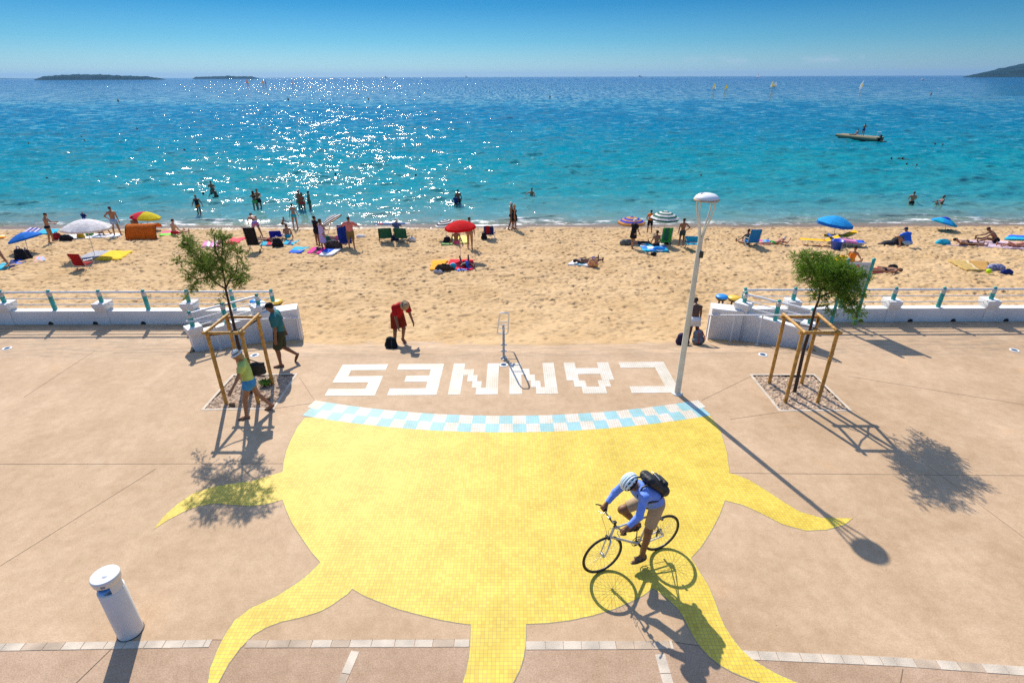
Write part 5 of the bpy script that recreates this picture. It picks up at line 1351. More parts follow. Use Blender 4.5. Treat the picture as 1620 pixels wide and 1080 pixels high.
MB().tube([(BB.x, -.06, BB.z), (BB.x, .06, BB.z)], .02, 10).build('bottom_bracket', M_black, bk)
cang = R(-84)        # left crank nearly down
CL = .17
pl = BB + Vector((CL * math.cos(cang), .09, CL * math.sin(cang))); pr_ = BB + Vector((-CL * math.cos(cang), -.09, -CL * math.sin(cang)))
MB().tube([BB + Vector((0, .065, 0)), pl], .011, 7).build('crank', M_rim, bk); MB().tube([BB + Vector((0, -.065, 0)), pr_], .011, 7).build('crank', M_rim, bk)
for q, sy in ((pl, 1), (pr_, -1)): MB().box(q + Vector((0, sy * .05, 0)), (.09, .085, .022), bev=.005).build('pedal', M_black, bk)

# ---------------- rider (built in bicycle space, +X forward, +Y left)
rd_ = thing('person', 'cyclist in blue shirt, beige shorts and pale helmet riding the silver bicycle', 'person')
rd_.location = bk.location; rd_.rotation_euler = bk.rotation_euler
A3 = lambda *a: np.array(a, float)
pv = A3(SD.x + .03, 0, SD.z + .125); cen_ = A3(-.015, 0, 1.36); nk = A3(.085, .0, 1.48); headc = A3(.20, .01, 1.575)
shL, shR = A3(.075, .19, 1.42), A3(.075, -.19, 1.42)
hL, hR = A3(HC.x - .03, .25, HC.z + .035), A3(HC.x - .03, -.255, HC.z + .035)
elL, elR = A3(.19, .275, 1.19), A3(.22, -.275, 1.19)
hipL, hipR = pv + A3(.02, .095, -.03), pv + A3(.02, -.095, -.03)
ftL, ftR = A3(pl.x + .01, .15, pl.z + .09), A3(pr_.x - .03, -.15, pr_.z + .09)
def knee(a, b, l1, l2, fwd, out):
    d = b - a; D_ = np.linalg.norm(d); u_ = d / D_; x = (l1 * l1 - l2 * l2 + D_ * D_) / (2 * D_); x = min(x, l1 * .999); hgt_ = math.sqrt(max(1e-4, l1 * l1 - x * x))
    w_ = A3(fwd, out, .2); w_ = w_ - u_ * (w_ @ u_); w_ /= np.linalg.norm(w_); return a + u_ * x + w_ * hgt_
knL, knR = knee(hipL, ftL, .45, .43, 1, .12), knee(hipR, ftR, .45, .43, 1, -.25)
wa = (pv * .55 + cen_ * .45) + A3(-.03, 0, .02)
tdir = (cen_ - pv); tdir /= np.linalg.norm(tdir)
ys = A3(0, 1, 0); tn = np.cross(tdir, ys)
Rt_ = np.array([list(ys), list(tn), list(tdir)]).T
hf = A3(.72, .0, -.69); hf /= np.linalg.norm(hf); hr = A3(0, -1., 0); hu = np.cross(hr, hf)
Rhd = np.array([list(hr), list(hf), list(hu)]).T
P = [('e', cen_, (.165, .11, .17), Rt_, .05), ('e', wa, (.135, .1, .17), Rt_, .06), ('e', pv, (.16, .125, .13), Rt_, .05), ('c', nk - A3(.03, 0, .02), headc - A3(.04, 0, .05), .06, .055, .03)]
for a, b_, c_ in ((shL, elL, hL), (shR, elR, hR)):
    wr = b_ + (c_ - b_) * .8
    P += [('c', nk - A3(.03, 0, .04), a, .065, .065, .05), ('c', a, b_, .052, .04, .03), ('c', b_, wr, .042, .027, .02)]
for a, b_, c_ in ((hipL, knL, ftL), (hipR, knR, ftR)):
    P += [('c', a, b_, .095, .058, .04), ('c', b_, c_, .056, .037, .03), ('c', b_ + (c_ - b_) * .22 + A3(-.02, 0, 0), b_ + (c_ - b_) * .45 + A3(-.015, 0, 0), .047, .04, .03),
          ('c', c_ + A3(-.04, 0, -.03), c_ + A3(.08, 0, -.045), .037, .035, .02), ('c', c_ + A3(.06, 0, -.05), c_ + A3(.155, .01, -.055), .037, .025, .02)]
P += [('e', headc, (.073, .09, .1), Rhd, .02), ('e', headc - hu * .055 + hf * .03, (.05, .06, .06), Rhd, .03), ('e', headc + hf * .098 - hu * .01, (.013, .02, .024), Rhd, .012), ('e', headc - hu * .056 + hf * .09, (.026, .01, .009), Rhd, .006)]
for s_ in (-1, 1): P += [('e', headc + hr * s_ * .076, (.012, .02, .03), Rhd, .008), ('x', headc + hr * s_ * .032 + hf * .094 + hu * .01, (.015, .012, .01), Rhd, .01)]
# hands wrapped round the grips: the bar runs along Y
for c_, b_, sy in ((hL, elL, 1), (hR, elR, -1)):
    wr = b_ + (c_ - b_) * .8; bar = A3(HC.x - .033, sy * .255, HC.z + .016)
    P += [('c', wr, bar + A3(-.035, 0, .035), .027, .026, .02), ('c', bar + A3(-.02, -.03, .03), bar + A3(-.02, .03, .03), .02, .02, .02), ('c', bar + A3(-.01, .0, .03), bar + A3(.01, .0, .03), .024, .02, .02)]
    for j, o in enumerate((-.033, -.011, .011, .033)):
        q0 = bar + A3(.012, o, .028); pts_ = [q0, bar + A3(.034, o, .008 - .003 * j), bar + A3(.03, o, -.02), bar + A3(.006, o, -.03)]
        for t_ in range(3): P.append(('c', pts_[t_], pts_[t_ + 1], .0098, .009, .004))
    P += [('c', bar + A3(-.03, -sy * .03, .02), bar + A3(-.012, -sy * .055, -.012), .0125, .011, .008), ('c', bar + A3(-.012, -sy * .055, -.012), bar + A3(.014, -sy * .05, -.024), .011, .009, .004)]
sdf_mesh('body', P, HF, skin('brown'), rd_)
e = .014
S = [('e', cen_, (.175 + e, .115 + e, .18), Rt_, .06), ('e', wa, (.155 + e, .12 + e, .19), Rt_, .08), ('e', pv + tdir * .03 + tn * -.01, (.17 + e, .135 + e, .14), Rt_, .06)]
for a, b_, c_ in ((shL, elL, hL), (shR, elR, hR)):
    S += [('c', nk - A3(.04, 0, .05), a, .075, .074, .05), ('c', a, b_, .064, .054, .03), ('c', b_, b_ + (c_ - b_) * .68, .054, .04, .025, True)]
M_shirt = mat('cloth_shirt_blue', (.19, .33, .84), .75, var=.12, vs=7, spec=.2, bump=1.0, bs=9)
sdf_mesh('shirt', S, HF, M_shirt, rd_, [(pv - tdir * .06, -tdir)])
MB().lathe([(.055, -.012), (.07, 0), (.062, .02), (.054, .012)], 20, tuple(nk + A3(.005, 0, .015)), ax=(.55, 0, .8)).build('collar', M_shirt, rd_)
S = [('e', pv, (.168, .135, .145), Rt_, .05)]
for a, b_ in ((hipL, knL), (hipR, knR)): S.append(('c', a, a + (b_ - a) * .8, .108, .086, .04, True))
sdf_mesh('shorts', S, HF, cloth('beige', (.46, .33, .20)), rd_)
sdf_mesh('hair', [('e', headc + hu * .02 - hf * .025, (.079, .085, .085), Rhd, .01)], .012, hair_m('black'), rd_)
for c_ in (ftL, ftR):
    L = [('e', c_ + A3(.055, 0, -.085), (.15, .05, .017), None, .01), ('c', c_ + A3(.09, -.04, -.05), c_ + A3(.09, .04, -.05), .022, .022, .01), ('c', c_ + A3(.02, -.038, -.04), c_ + A3(.02, .038, -.04), .018, .018, .01), ('c', c_ + A3(-.05, -.03, -.02), c_ + A3(-.05, .03, -.02), .014, .014, .01)]
    sdf_mesh('sandal', L, .01, M_black, rd_)
# helmet: ribbed shell with vents
hm_ = thing('helmet', 'pale blue and white cycling helmet with dark vents worn by the cyclist', 'helmet'); hm_.location = bk.location; hm_.rotation_euler = bk.rotation_euler
hc = headc + hu * .035 - hf * .01
sdf_mesh('liner', [('e', hc, (.092, .122, .088), Rhd, .01)], .009, M_black, hm_, [(hc - hu * .022, -hu)])
sh = [('x', hc, (.09, .118, .086), Rhd, .01)]
shell = MB()
def hp_(u_, t_, s_=1.0):    # u across (-1..1), t front to back angle
    y = math.sin(t_); z = math.cos(t_); x = u_
    w_ = math.sqrt(max(0, 1 - x * x * .92))
    return Vector(hc + hr * (.098 * x) * s_ + hf * (.138 * y * w_) * s_ + hu * (.1 * z * w_) * s_)
for u_ in (-.92, -.55, -.18, .18, .55, .92):
    for pts_ in ([[hp_(u_ * (1 - .28 * abs(t) / 1.5), t, 1.0) for t in np.linspace(-1.45, 1.4, 15)]]):
        shell.tube(pts_, [.011 + .005 * math.cos(t) for t in np.linspace(-1.45, 1.4, 15)], 7)
for t in (-1.0, -.35, .35, 1.0):
    for u0 in (-.75, 0, .75): shell.tube([hp_((u0 - .2), t), hp_((u0 + .0), t + .1), hp_((u0 + .2), t)], .0095, 6)
shell.build('shell', mat('helmet_pale_blue', (.74, .86, .9), .3, var=.14, vs=14), hm_)
rim_ = MB(); rim_.tube([Vector(hc - hu * .02 + hr * (.096 * math.cos(a)) + hf * (.128 * math.sin(a))) for a in np.linspace(0, 2 * math.pi, 30)[:-1]], .010, 7, closed=True); rim_.build('rim', M_black, hm_)
for s_ in (-1, 1): MB().tube([hc + hr * s_ * .09 - hu * .03, headc + hr * s_ * .075 - hu * .07, headc - hu * .12 + hf * .03], .005, 5).build('chin_strap', M_black, hm_)
# rucksack on his back
rk_ = thing('rucksack', 'large black rucksack worn on the back of the cyclist', 'rucksack'); rk_.location = bk.location; rk_.rotation_euler = bk.rotation_euler
up_ = np.cross(ys, tdir); up_ = up_ if up_[2] > 0 else -up_
bc = (cen_ * .72 + pv * .28) + up_ * .2 + A3(0, -.01, 0)
Rb = np.array([list(ys), list(up_), list(tdir)]).T
M_nyl = mat('black_nylon', (.014, .014, .016), .55, var=.25, vs=8, bump=1.0, bs=14)
sdf_mesh('main_compartment', [('c', bc - ys * .1 - tdir * .15, bc + ys * .1 - tdir * .17, .09, .085, .05), ('c', bc - ys * .09 + tdir * .13, bc + ys * .08 + tdir * .15, .075, .065, .05), ('e', bc + up_ * .0, (.155, .09, .2), Rb, .05),
    ('c', bc - ys * .14 - tdir * .1, bc - ys * .12 + tdir * .12, .04, .035, .03), ('c', bc + ys * .14 - tdir * .12, bc + ys * .12 + tdir * .1, .045, .035, .03), ('c', bc - ys * .06 + tdir * .2, bc + ys * .07 + tdir * .19, .045, .04, .03)], .010, M_nyl, rk_)
sdf_mesh('front_pocket', [('c', bc + up_ * .085 - tdir * .13 - ys * .07, bc + up_ * .085 - tdir * .13 + ys * .07, .05, .05, .03), ('c', bc + up_ * .085 - tdir * .02 - ys * .06, bc + up_ * .08 - tdir * .02 + ys * .06, .045, .04, .03)], .010, M_nyl, rk_)
MB().tube([bc + up_ * .1 + tdir * .06 - ys * .1, bc + up_ * .105 + tdir * .07, bc + up_ * .09 + tdir * .06 + ys * .1], .006, 6).build('zip', M_rim, rk_)
MB().tube([bc + tdir * .22 - ys * .04 - up_ * .03, bc + tdir * .27 - up_ * .02, bc + tdir * .22 + ys * .04 - up_ * .03], .009, 6).build('handle', M_black, rk_)
for sy in (-1, 1):
    MB().tube([bc + ys * sy * .09 + tdir * .17 - up_ * .05, A3(nk[0] - .03, sy * .11, nk[2] + .055), A3(shL[0] + .07, sy * .13, shL[2] + .0), A3(shL[0] + .0, sy * .175, shL[2] - .13), wa + ys * sy * .165, bc + ys * sy * .14 - tdir * .18 - up_ * .08], .014, 6).build('strap', M_black, rk_)
# ================================================================== BEACH: people, parasols, towels, chairs, bags
AWAY, CAM_, LEFT, RIGHT = 0.0, math.pi, R(90), R(-90)
STAND = ((5, 8, 12, 8), (5, 8, 12, 8)); HIP = ((-22, 42, 22, -42), (4, 8, 8, 6)); HIPR = ((4, 8, 8, 6), (-22, 42, 22, -42))
LSTD = ((2, 5, -2, 3), (0, 4, -3, 2)); SITF = ((84, 10, 90, 6), (84, 10, 90, 6)); SITK = ((125, 12, 28, 4), (122, 14, 20, 6)); FL = ((70, 5), (70, 5))
TR = lambda c, n='trunks', ln=.45: (n, 'shorts', c, dict(e=.01, ln=ln, flare=.015))
BR = lambda c, n='trunks', ln=.12: (n, 'briefs', c, dict(ln=ln))
BRA = lambda c: ('bikini_top', 'bra', c, {})
TOP = lambda c, sl=.6, hem=-.06, n='shirt': (n, 'top', c, dict(e=.012, hem=hem, sleeve=sl))
C = cloth
cB = C('beach_blue', (.02, .12, .62)); cLB = C('pale_blue', (.28, .42, .62)); cBK = C('swim_black', (.014, .014, .018)); cR = C('beach_red', (.62, .02, .03)); cTQ = C('turquoise', (.02, .38, .52)); cPK = C('pink', (.7, .1, .22)); cY = C('yellow', (.78, .5, .02))
cOR = C('orange', (.8, .22, .02)); cW = C('beach_white', (.72, .7, .68)); cLV = C('lavender', (.48, .42, .68)); cGN = C('green', (.06, .38, .08)); cDG = C('bottle_green', (.02, .12, .07)); cSAL = C('salmon', (.62, .2, .17)); cKH = C('khaki', (.17, .13, .05)); cNV = C('beach_navy', (.012, .03, .16)); cGY = C('soft_grey', (.36, .37, .42)); cBR = C('brown', (.12, .06, .03)); cTAN = C('straw_mat', (.46, .31, .10)); cMX = mat('cloth_multi', (.6, .1, .2), .85, col2=(.05, .25, .6), vs=9); cMY = mat('cloth_multi2', (.75, .55, .1), .85, col2=(.5, .04, .2), vs=8)
gb, gw = 'beachgoers on the sand', 'bathers in the water'
def pB(px, py): return B(px, py)
def P_(label, px, py, rz, H=1.7, wear=(), sk='tan', hair='brown', hl=0, hat=None, grp=gb, sink=0, at_=None, **k):
    pos = at_ if at_ is not None else (W(px, py) if sink or grp == gw else pB(px, py))
    if grp == gb and not sink: pos = Vector((pos.x, pos.y, sandz(pos.y) + .0))
    return person(label, Fig(H, **k), pos, rz, sk, hair, hl, wear, hat, .02, grp, False, 'person', sink)
P_('man in black briefs standing beside the white parasol looking at his hands', 84, 383, R(-70), 1.7, [BR(cBK)], 'tan', 'brown', arms=((30, 6, 85, -5), (30, 6, 85, -5)), head=(28, 0), lean=4, legs=((4, 3, -6, 2), (-4, 3, -14, 2)))
P_('small child in a blue wetsuit standing in the wash beyond the white parasol', 133, 346, AWAY, .98, [('wetsuit', 'top', cNV, dict(e=.01, hem=-.1, sleeve=1)), ('wetsuit_legs', 'shorts', cB, dict(e=.008, ln=.98, flare=0))], 'tan', 'blond', arms=((30, 12, 110, -20), (30, 12, 110, -20)))
P_('man in pale blue shorts standing hand on hip to the right of the white parasol', 187, 373, R(10), 1.78, [TR(cLB)], 'tan', 'brown', arms=HIP, legs=((0, 7, -2, 4), (4, 6, 0, 4)), lean=3)
P_('woman in dark swimsuit sitting on the white towel behind the white parasol', 160, 372, R(-100), 1.65, [('swimsuit', 'suit', cBK, {})], 'tan', 'brown', .05, lean=-14, arms=((-35, 20, -25, 20), (-35, 20, -25, 20)), legs=SITK, fem=True)
P_('person sitting inside the orange pop up shelter with only the head showing', 217, 367, AWAY, 1.65, [TR(cBK)], 'brown', 'black', arms=STAND, legs=SITK)
P_('man in red shorts sitting on the green and pink towel facing the sea', 276, 371, R(-25), 1.75, [TR(cR)], 'fair', 'brown', arms=((20, 10, 45, 0), (20, 10, 45, 0)), legs=SITF, lean=8, head=(15, 0))
P_('person entering the left edge of the view with one leg stretched back', 4, 424, R(60), 1.68, [BR(cBK)], 'tan', 'brown', arms=((40, 10, 60, 0), (20, 10, 30, 0)), legs=((10, 3, 0, 2), (-32, 4, -40, 2)), lean=30)
P_('man in multicoloured trunks bending over behind the black trolley chair', 408, 375, R(38), 1.74, [TR(cMX, ln=.4)], 'tan', 'black', arms=((60, 10, 20, -5), (50, 10, 10, -5)), legs=((28, 4, 18, 2), (-26, 6, -40, 3)), lean=42, bend=60, head=(70, 0))
P_('boy in blue shorts sitting with his back turned beside the blue chair', 456, 379, R(12), 1.5, [TR(cTQ)], 'tan', 'brown', arms=((25, 14, 60, -15), (25, 14, 60, -15)), legs=SITK, lean=14)
P_('person lying on the red towel beside the black bags near the blue chair', 427, 382, R(70), 1.65, [BR(cR)], 'tan', 'brown', lean=-86, arms=((60, 30, 90, 10), (80, 20, 95, 0)), legs=((92, 6, 90, 4), (94, 6, 90, 4)), head=(-80, 0))
P_('dark haired man in black beside the woman wrapped in the lilac towel', 504, 389, R(-40), 1.68, [TR(cBK), ('vest', 'top', cBK, dict(e=.01, hem=-.02, sleeve=.2))], 'brown', 'black', arms=((20, 10, 70, -20), (10, 8, 20, 6)))
P_('woman wrapped in a long lilac towel at the left of the lying sunbather', 513, 394, R(-30), 1.66, [('towel_wrap', 'wrap', cLV, {})], 'tan', 'brown', .04, arms=((12, 10, 80, -40), (20, 10, 75, -30)), fem=True)
P_('woman lying behind the brown bag between the lilac towel and pink shirt', 533, 380, R(100), 1.64, [BR(cPK, 'bikini_bottom'), BRA(cPK)], 'red', 'brown', .04, lean=86, arms=((60, 40, 120, 10), (60, 40, 120, 10)), legs=((-90, 6, -90, 3), (-90, 6, -90, 3)), head=(60, 0), fem=True, feet=((-100, 3), (-100, 3)))
P_('man in salmon shirt and khaki shorts shaking out a blue towel', 557, 393, R(8), 1.74, [TOP(cSAL, .9, -.12), TR(cKH, 'shorts', .9)], 'tan', 'brown', arms=((40, 46, 30, 66), (20, 55, 60, 10)), build=1.12)
P_('boy in bright bikini bottoms standing at the waterline with back turned', 468, 361, AWAY, 1.6, [BR(cTQ), BRA(cTQ)], 'tan', 'brown', arms=((0, 16, 8, 12), (0, 20, 10, 14)), fem=True).__setitem__('label', 'woman in a turquoise bikini standing at the waterline with her back turned')
P_('toddler crouching in the wash left of the woman in turquoise bikini', 448, 361, R(-60), .95, [BR(cBR)], 'brown', 'brown', arms=((50, 10, 60, 0), (50, 10, 60, 0)), legs=((80, 12, -20, 6), (80, 12, -20, 6)), lean=25)
P_('naked backed man standing behind the red parasol', 744, 394, R(-8), 1.74, [BR(C('flesh_trunks', (.36, .2, .1)))], 'tan', 'brown', arms=((8, 10, 30, 6), (4, 8, 10, 6)), legs=((6, 3, -4, 2), (-4, 3, -14, 2)))
P_('tanned woman sitting on the yellow towel under the red parasol', 722, 386, R(6), 1.68, [BR(cPK, 'bikini_bottom')], 'brown', 'black', arms=((-10, 24, -6, 26), (-14, 22, -6, 20)), legs=SITF, lean=-4, fem=True)
P_('person in blue cap lying on the red towel under the red parasol', 737, 421, R(190), 1.66, [TR(C('maroon', (.22, .03, .02)))], 'dark', 'black', lean=82, bend=70, arms=((70, 36, 120, 0), (70, 36, 120, 0)), legs=((-88, 12, -125, 4), (-88, 14, -120, 4)), head=(60, 0), feet=((-60, 4), (-60, 4)), hat=('cap', cB))
P_('man with pale hair walking at the waterline behind the woman in black skirt', 809, 363, R(-78), 1.74, [BR(cBK)], 'brown', 'white', arms=((14, 6, 24, 4), (-10, 6, 0, 4)), legs=((14, 2, 4, 2), (-10, 2, -22, 2)))
P_('woman in a black strapless dress walking along the waterline', 814, 364, R(-82), 1.62, [('dress_top', 'suit', cBK, {}), ('skirt', 'skirt', cBK, dict(top=.14))], 'tan', 'blond', .03, arms=((10, 8, 24, 6), (-8, 6, 6, 4)), legs=((12, 2, 4, 2), (-10, 2, -20, 2)), fem=True)
P_('tanned sunbather lying on the white towel in the empty middle of the beach', 928, 416, R(-64), 1.66, [BR(cKH, 'bikini_bottom')], 'dark', 'black', 0, lean=-84, arms=((92, 30, 88, 10), (90, 20, 88, 0)), legs=((94, 10, 88, 4), (92, 12, 90, 4)), head=(-75, 0), fem=True)
P_('woman in a long black dress and white hat beneath the orange and blue parasol', 1000, 393, R(-50), 1.6, [TOP(cBK, .5), ('skirt', 'skirt', cBK, dict(top=.12))], 'tan', 'grey', hat=('brim', M_straw), arms=((10, 10, 14, 6), (14, 10, 30, 6)), legs=((12, 4, 6, 2), (-8, 4, -16, 2)), lean=8, fem=True)
P_('boy in orange top and black shorts standing left of the green striped parasol', 1027, 368, R(6), 1.4, [('rash_vest', 'top', cOR, dict(e=.008, hem=-.02, sleeve=.05)), TR(cBK, ln=.8)], 'brown', 'black', arms=((-14, 34, 18, -40), (-14, 34, 18, -40)), legs=((0, 7, -2, 4), (0, 7, -2, 4)))
P_('woman sitting on the turquoise patterned towel with her back to the promenade', 1038, 390, R(4), 1.66, [BR(cBK, 'bikini_bottom')], 'brown', 'black', 0, arms=((16, 16, 40, 0), (16, 16, 40, 0)), legs=SITF, lean=6, fem=True)
P_('boy in dark trunks standing hand on hip right of the green striped parasol', 1077, 390, R(4), 1.56, [TR(C('dark_trunks', (.04, .06, .05)), ln=.5)], 'brown', 'black', arms=HIPR, legs=((0, 4, -2, 2), (3, 4, 0, 2)), build=.9)
P_('woman with red brown hair sitting in the tall blue beach chair', 1181, 387, R(8), 1.64, [('swimsuit', 'suit', C('sw_green', (.03, .14, .1)), {})], 'brown', 'brown', arms=((30, 24, 60, 0), (20, 20, 50, 0)), legs=SITF, lean=4, fem=True)
P_('sunbather in green trunks lying prone on the blue and yellow towel', 1222, 388, R(-78), 1.7, [BR(cGN)], 'red', 'white', lean=86, bend=70, arms=((80, 30, 130, -20), (80, 30, 130, -20)), legs=((-90, 8, -90, 3), (-90, 8, -90, 3)), head=(70, 0), feet=((-100, 3), (-100, 3)))
P_('woman in an orange swimsuit sitting behind the beach notice board', 1345, 418, R(-50), 1.66, [('swimsuit', 'suit', cOR, {})], 'tan', 'black', -1, arms=((40, 20, 60, 0), (40, 20, 60, 0)), legs=SITF, lean=10, head=(30, 0), fem=True)
P_('person lying on the coral towel to the right of the notice board', 1398, 431, R(82), 1.6, [BR(cBK)], 'tan', 'brown', lean=-86, arms=((90, 30, 90, 10), (90, 20, 92, 6)), legs=((92, 6, 90, 3), (92, 6, 90, 3)), head=(-86, 0))
P_('crouching man in a blue T shirt and navy cap beside the black blanket', 1434, 393, R(14), 1.76, [TOP(cB, .65, -.1, 'tshirt'), TR(cLB, 'shorts', .8)], 'tan', 'brown', hat=('cap', cNV), arms=((50, 20, 75, -20), (50, 20, 75, -20)), legs=((112, 16, -30, 6), (112, 16, -30, 6)), lean=30, head=(30, 0), build=1.1)
P_('broad tanned man in black trunks sitting hunched on the lilac blanket', 1573, 385, R(62), 1.78, [TR(cBK, ln=.3)], 'brown', 'brown', arms=((45, 12, 62, 0), (50, 12, 70, 0)), legs=((100, 14, 60, 6), (86, 12, 88, 4)), lean=32, bend=44, head=(50, 0), build=1.12)
P_('person in black shorts lying stretched out on the lilac blanket', 1530, 389, R(-100), 1.76, [TR(cBK, ln=.6)], 'tan', 'brown', lean=-84, bend=-74, arms=((84, 30, 92, 0), (84, 30, 92, 0)), legs=((92, 6, 90, 3), (92, 6, 90, 3)), head=(-60, 0))
P_('sunbather with colourful top lying at the right end of the lilac blanket', 1603, 391, R(84), 1.6, [BR(cMY), BRA(cMY)], 'red', 'brown', .03, lean=-84, arms=((84, 30, 96, 0), (84, 30, 100, 0)), legs=((110, 6, 60, 3), (92, 6, 90, 3)), head=(-80, 0), fem=True)
P_('white haired person slumped in the right hand green camp chair', 624, 377, R(0), 1.6, [TOP(C('ppl', (.12, .14, .3)), .6)], 'fair', 'white', arms=((40, 14, 70, 0), (40, 14, 70, 0)), legs=((80, 6, 10, 2), (80, 6, 10, 2)), lean=-10, at_=pB(629, 379) + Vector((0, .1, -.0)))
# ---- bathers
P_('woman in black swimsuit with orange bottom wading towards the shore', 316, 339, R(190), 1.62, [('swimsuit', 'suit', cBK, {}), BR(cOR)], 'brown', 'blond', 0, grp=gw, sink=.22, arms=((-10, 26, 20, 20), (-10, 26, 20, 20)), legs=((10, 3, 4, 2), (-6, 3, -14, 2)), fem=True)
P_('bather standing waist deep at the back of the pair on the left', 337, 305, R(200), 1.68, [TR(cBK)], 'brown', 'black', grp=gw, sink=.7, arms=((40, 20, 90, 0), (40, 20, 90, 0)))
P_('bather bending forward waist deep at the front of the pair on the left', 343, 313, R(170), 1.66, [TR(cBK)], 'dark', 'black', grp=gw, sink=.75, arms=((30, 30, 50, 0), (30, 30, 50, 0)), lean=24)
P_('woman hugging her partner knee deep in glittering water', 405, 330, R(20), 1.66, [BR(cGN, 'bikini_bottom'), BRA(cBK)], 'brown', 'brown', .08, grp=gw, sink=.35, arms=((60, 20, 120, -20), (60, 20, 120, -20)), fem=True)
P_('man hugged by the woman in glittering water with only his head showing over her', 407, 327, R(190), 1.72, [TR(cBK)], 'tan', 'brown', grp=gw, sink=.35, arms=((50, 20, 80, -20), (50, 20, 80, -20)), at_=W(407, 329) + Vector((.1, .22, 0)))
P_('tall man in white cap standing hand on hip in the water', 476, 330, R(150), 1.8, [TR(cKH)], 'brown', 'brown', grp=gw, sink=.4, hat=('cap', cW), arms=HIP)
P_('long haired girl in front of the tall man with the white cap', 480, 331, R(180), 1.6, [BR(cRD_, 'bikini_bottom') if False else BR(cR, 'bikini_bottom'), BRA(cR)], 'brown', 'black', .12, grp=gw, sink=.38, arms=STAND, fem=True)
P_('slim boy standing right of the tall man with the white cap', 491, 329, R(90), 1.62, [TR(cDG)], 'brown', 'black', grp=gw, sink=.36, arms=STAND, build=.88)
P_('man standing behind two children chest deep in calm water', 725, 321, R(190), 1.74, [TR(cBK)], 'brown', 'black', grp=gw, sink=.7, arms=((30, 14, 60, 0), (30, 14, 60, 0)))
P_('child in dark vest at the front of the small group in calm water', 721, 323, R(170), 1.3, [('vest', 'top', cNV, dict(e=.01, hem=-.1, sleeve=.3))], 'dark', 'black', grp=gw, sink=.62, arms=((20, 30, 30, 10), (20, 30, 30, 10)))
P_('lone man chest deep in the middle of the bay', 841, 311, R(150), 1.74, [TR(cBK)], 'tan', 'brown', grp=gw, sink=1.05, arms=((50, 40, 60, 10), (50, 40, 60, 10)))
P_('bather with back turned waist deep on the far right', 1442, 321, R(-30), 1.7, [BR(cBK)], 'tan', 'brown', grp=gw, sink=.85, arms=((40, 10, 70, 0), (40, 10, 70, 0)), lean=12)
P_('woman holding a small child waist deep on the far right', 1489, 324, R(80), 1.66, [BRA(cPK)], 'brown', 'brown', 0, grp=gw, sink=.95, arms=((50, 10, 80, 0), (50, 10, 80, 0)), fem=True)
P_('small child held in the water by the woman on the far right', 1481, 324, R(-80), .95, (), 'tan', 'brown', grp=gw, sink=.62, arms=((30, 30, 60, 0), (30, 30, 60, 0)))
def swimmer(label, px, py, rz, sk='tan', hair='brown', grp='swimmers far out', back=True, group=None):
    pos = W(px, py); t = thing('swimmer', label, 'swimmer', pos, rz, group or grp)
    L = [('e', (0, .0, .10), (.085, .1, .12), None, .02), ('c', (0, -.02, -.06), (0, 0, .04), .06, .06, .02), ('c', (-.17, -.05, -.07), (.17, -.05, -.07), .075, .075, .04)]
    if back: L += [('c', (0, -.1, -.06), (0, -.75, -.08), .13, .1, .05), ('c', (.2, -.05, -.05), (.3, .3, .08), .05, .04, .03), ('c', (.3, .3, .08), (.2, .55, -.04), .04, .03, .02)]
    sdf_mesh('body', L, .025, skin(sk), t)
    sdf_mesh('hair', [('e', (0, -.02, .14), (.093, .103, .1), None, .01)], .02, hair_m(hair), t, [((0, .05, .14), (0, .8, -.6))])
for a in (('head of a lone swimmer left of the hugging couple', 322, 308, 0, 'tan', 'brown', False), ('head of a swimmer left of the wading woman near the left edge', 75, 284, R(90), 'tan', 'brown', True),
          ('head of a swimmer above the lamp dome', 1109, 279, R(190), 'fair', 'brown', False), ('third head in the small group in calm water', 728, 318, R(180), 'tan', 'brown', False),
          ('swimmer under the diving raft at the left of the right hand swimmers', 1410, 252, R(190), 'dark', 'black', False), ('swimmer stretched out just right of the dark haired head', 1427, 252, R(80), 'dark', 'black', True),
          ('front swimmer trailing a splash below the raft', 1449, 263, R(85), 'red', 'brown', True), ('swimmer beside the one trailing a splash', 1434, 261, R(170), 'dark', 'black', False),
          ('left one of two swimmers far to the right of the raft', 1479, 229, R(180), 'dark', 'black', False), ('right one of two swimmers far to the right of the raft', 1491, 230, R(-90), 'red', 'brown', True),
          ('swimmer head in the glitter above the hugging couple', 531, 277, 0, 'dark', 'black', False), ('swimmer head right of the glitter in open water', 658, 279, 0, 'dark', 'black', False), ('swimmer splashing on the left beyond the ochre buoys', 292, 238, R(-90), 'dark', 'black', True),
          ('swimmer beside the second ochre buoy from the left', 134, 223, R(-90), 'tan', 'brown', True)):
    swimmer(*a[:4], sk=a[4], hair=a[5], back=a[6], group='swimmers off the beach')

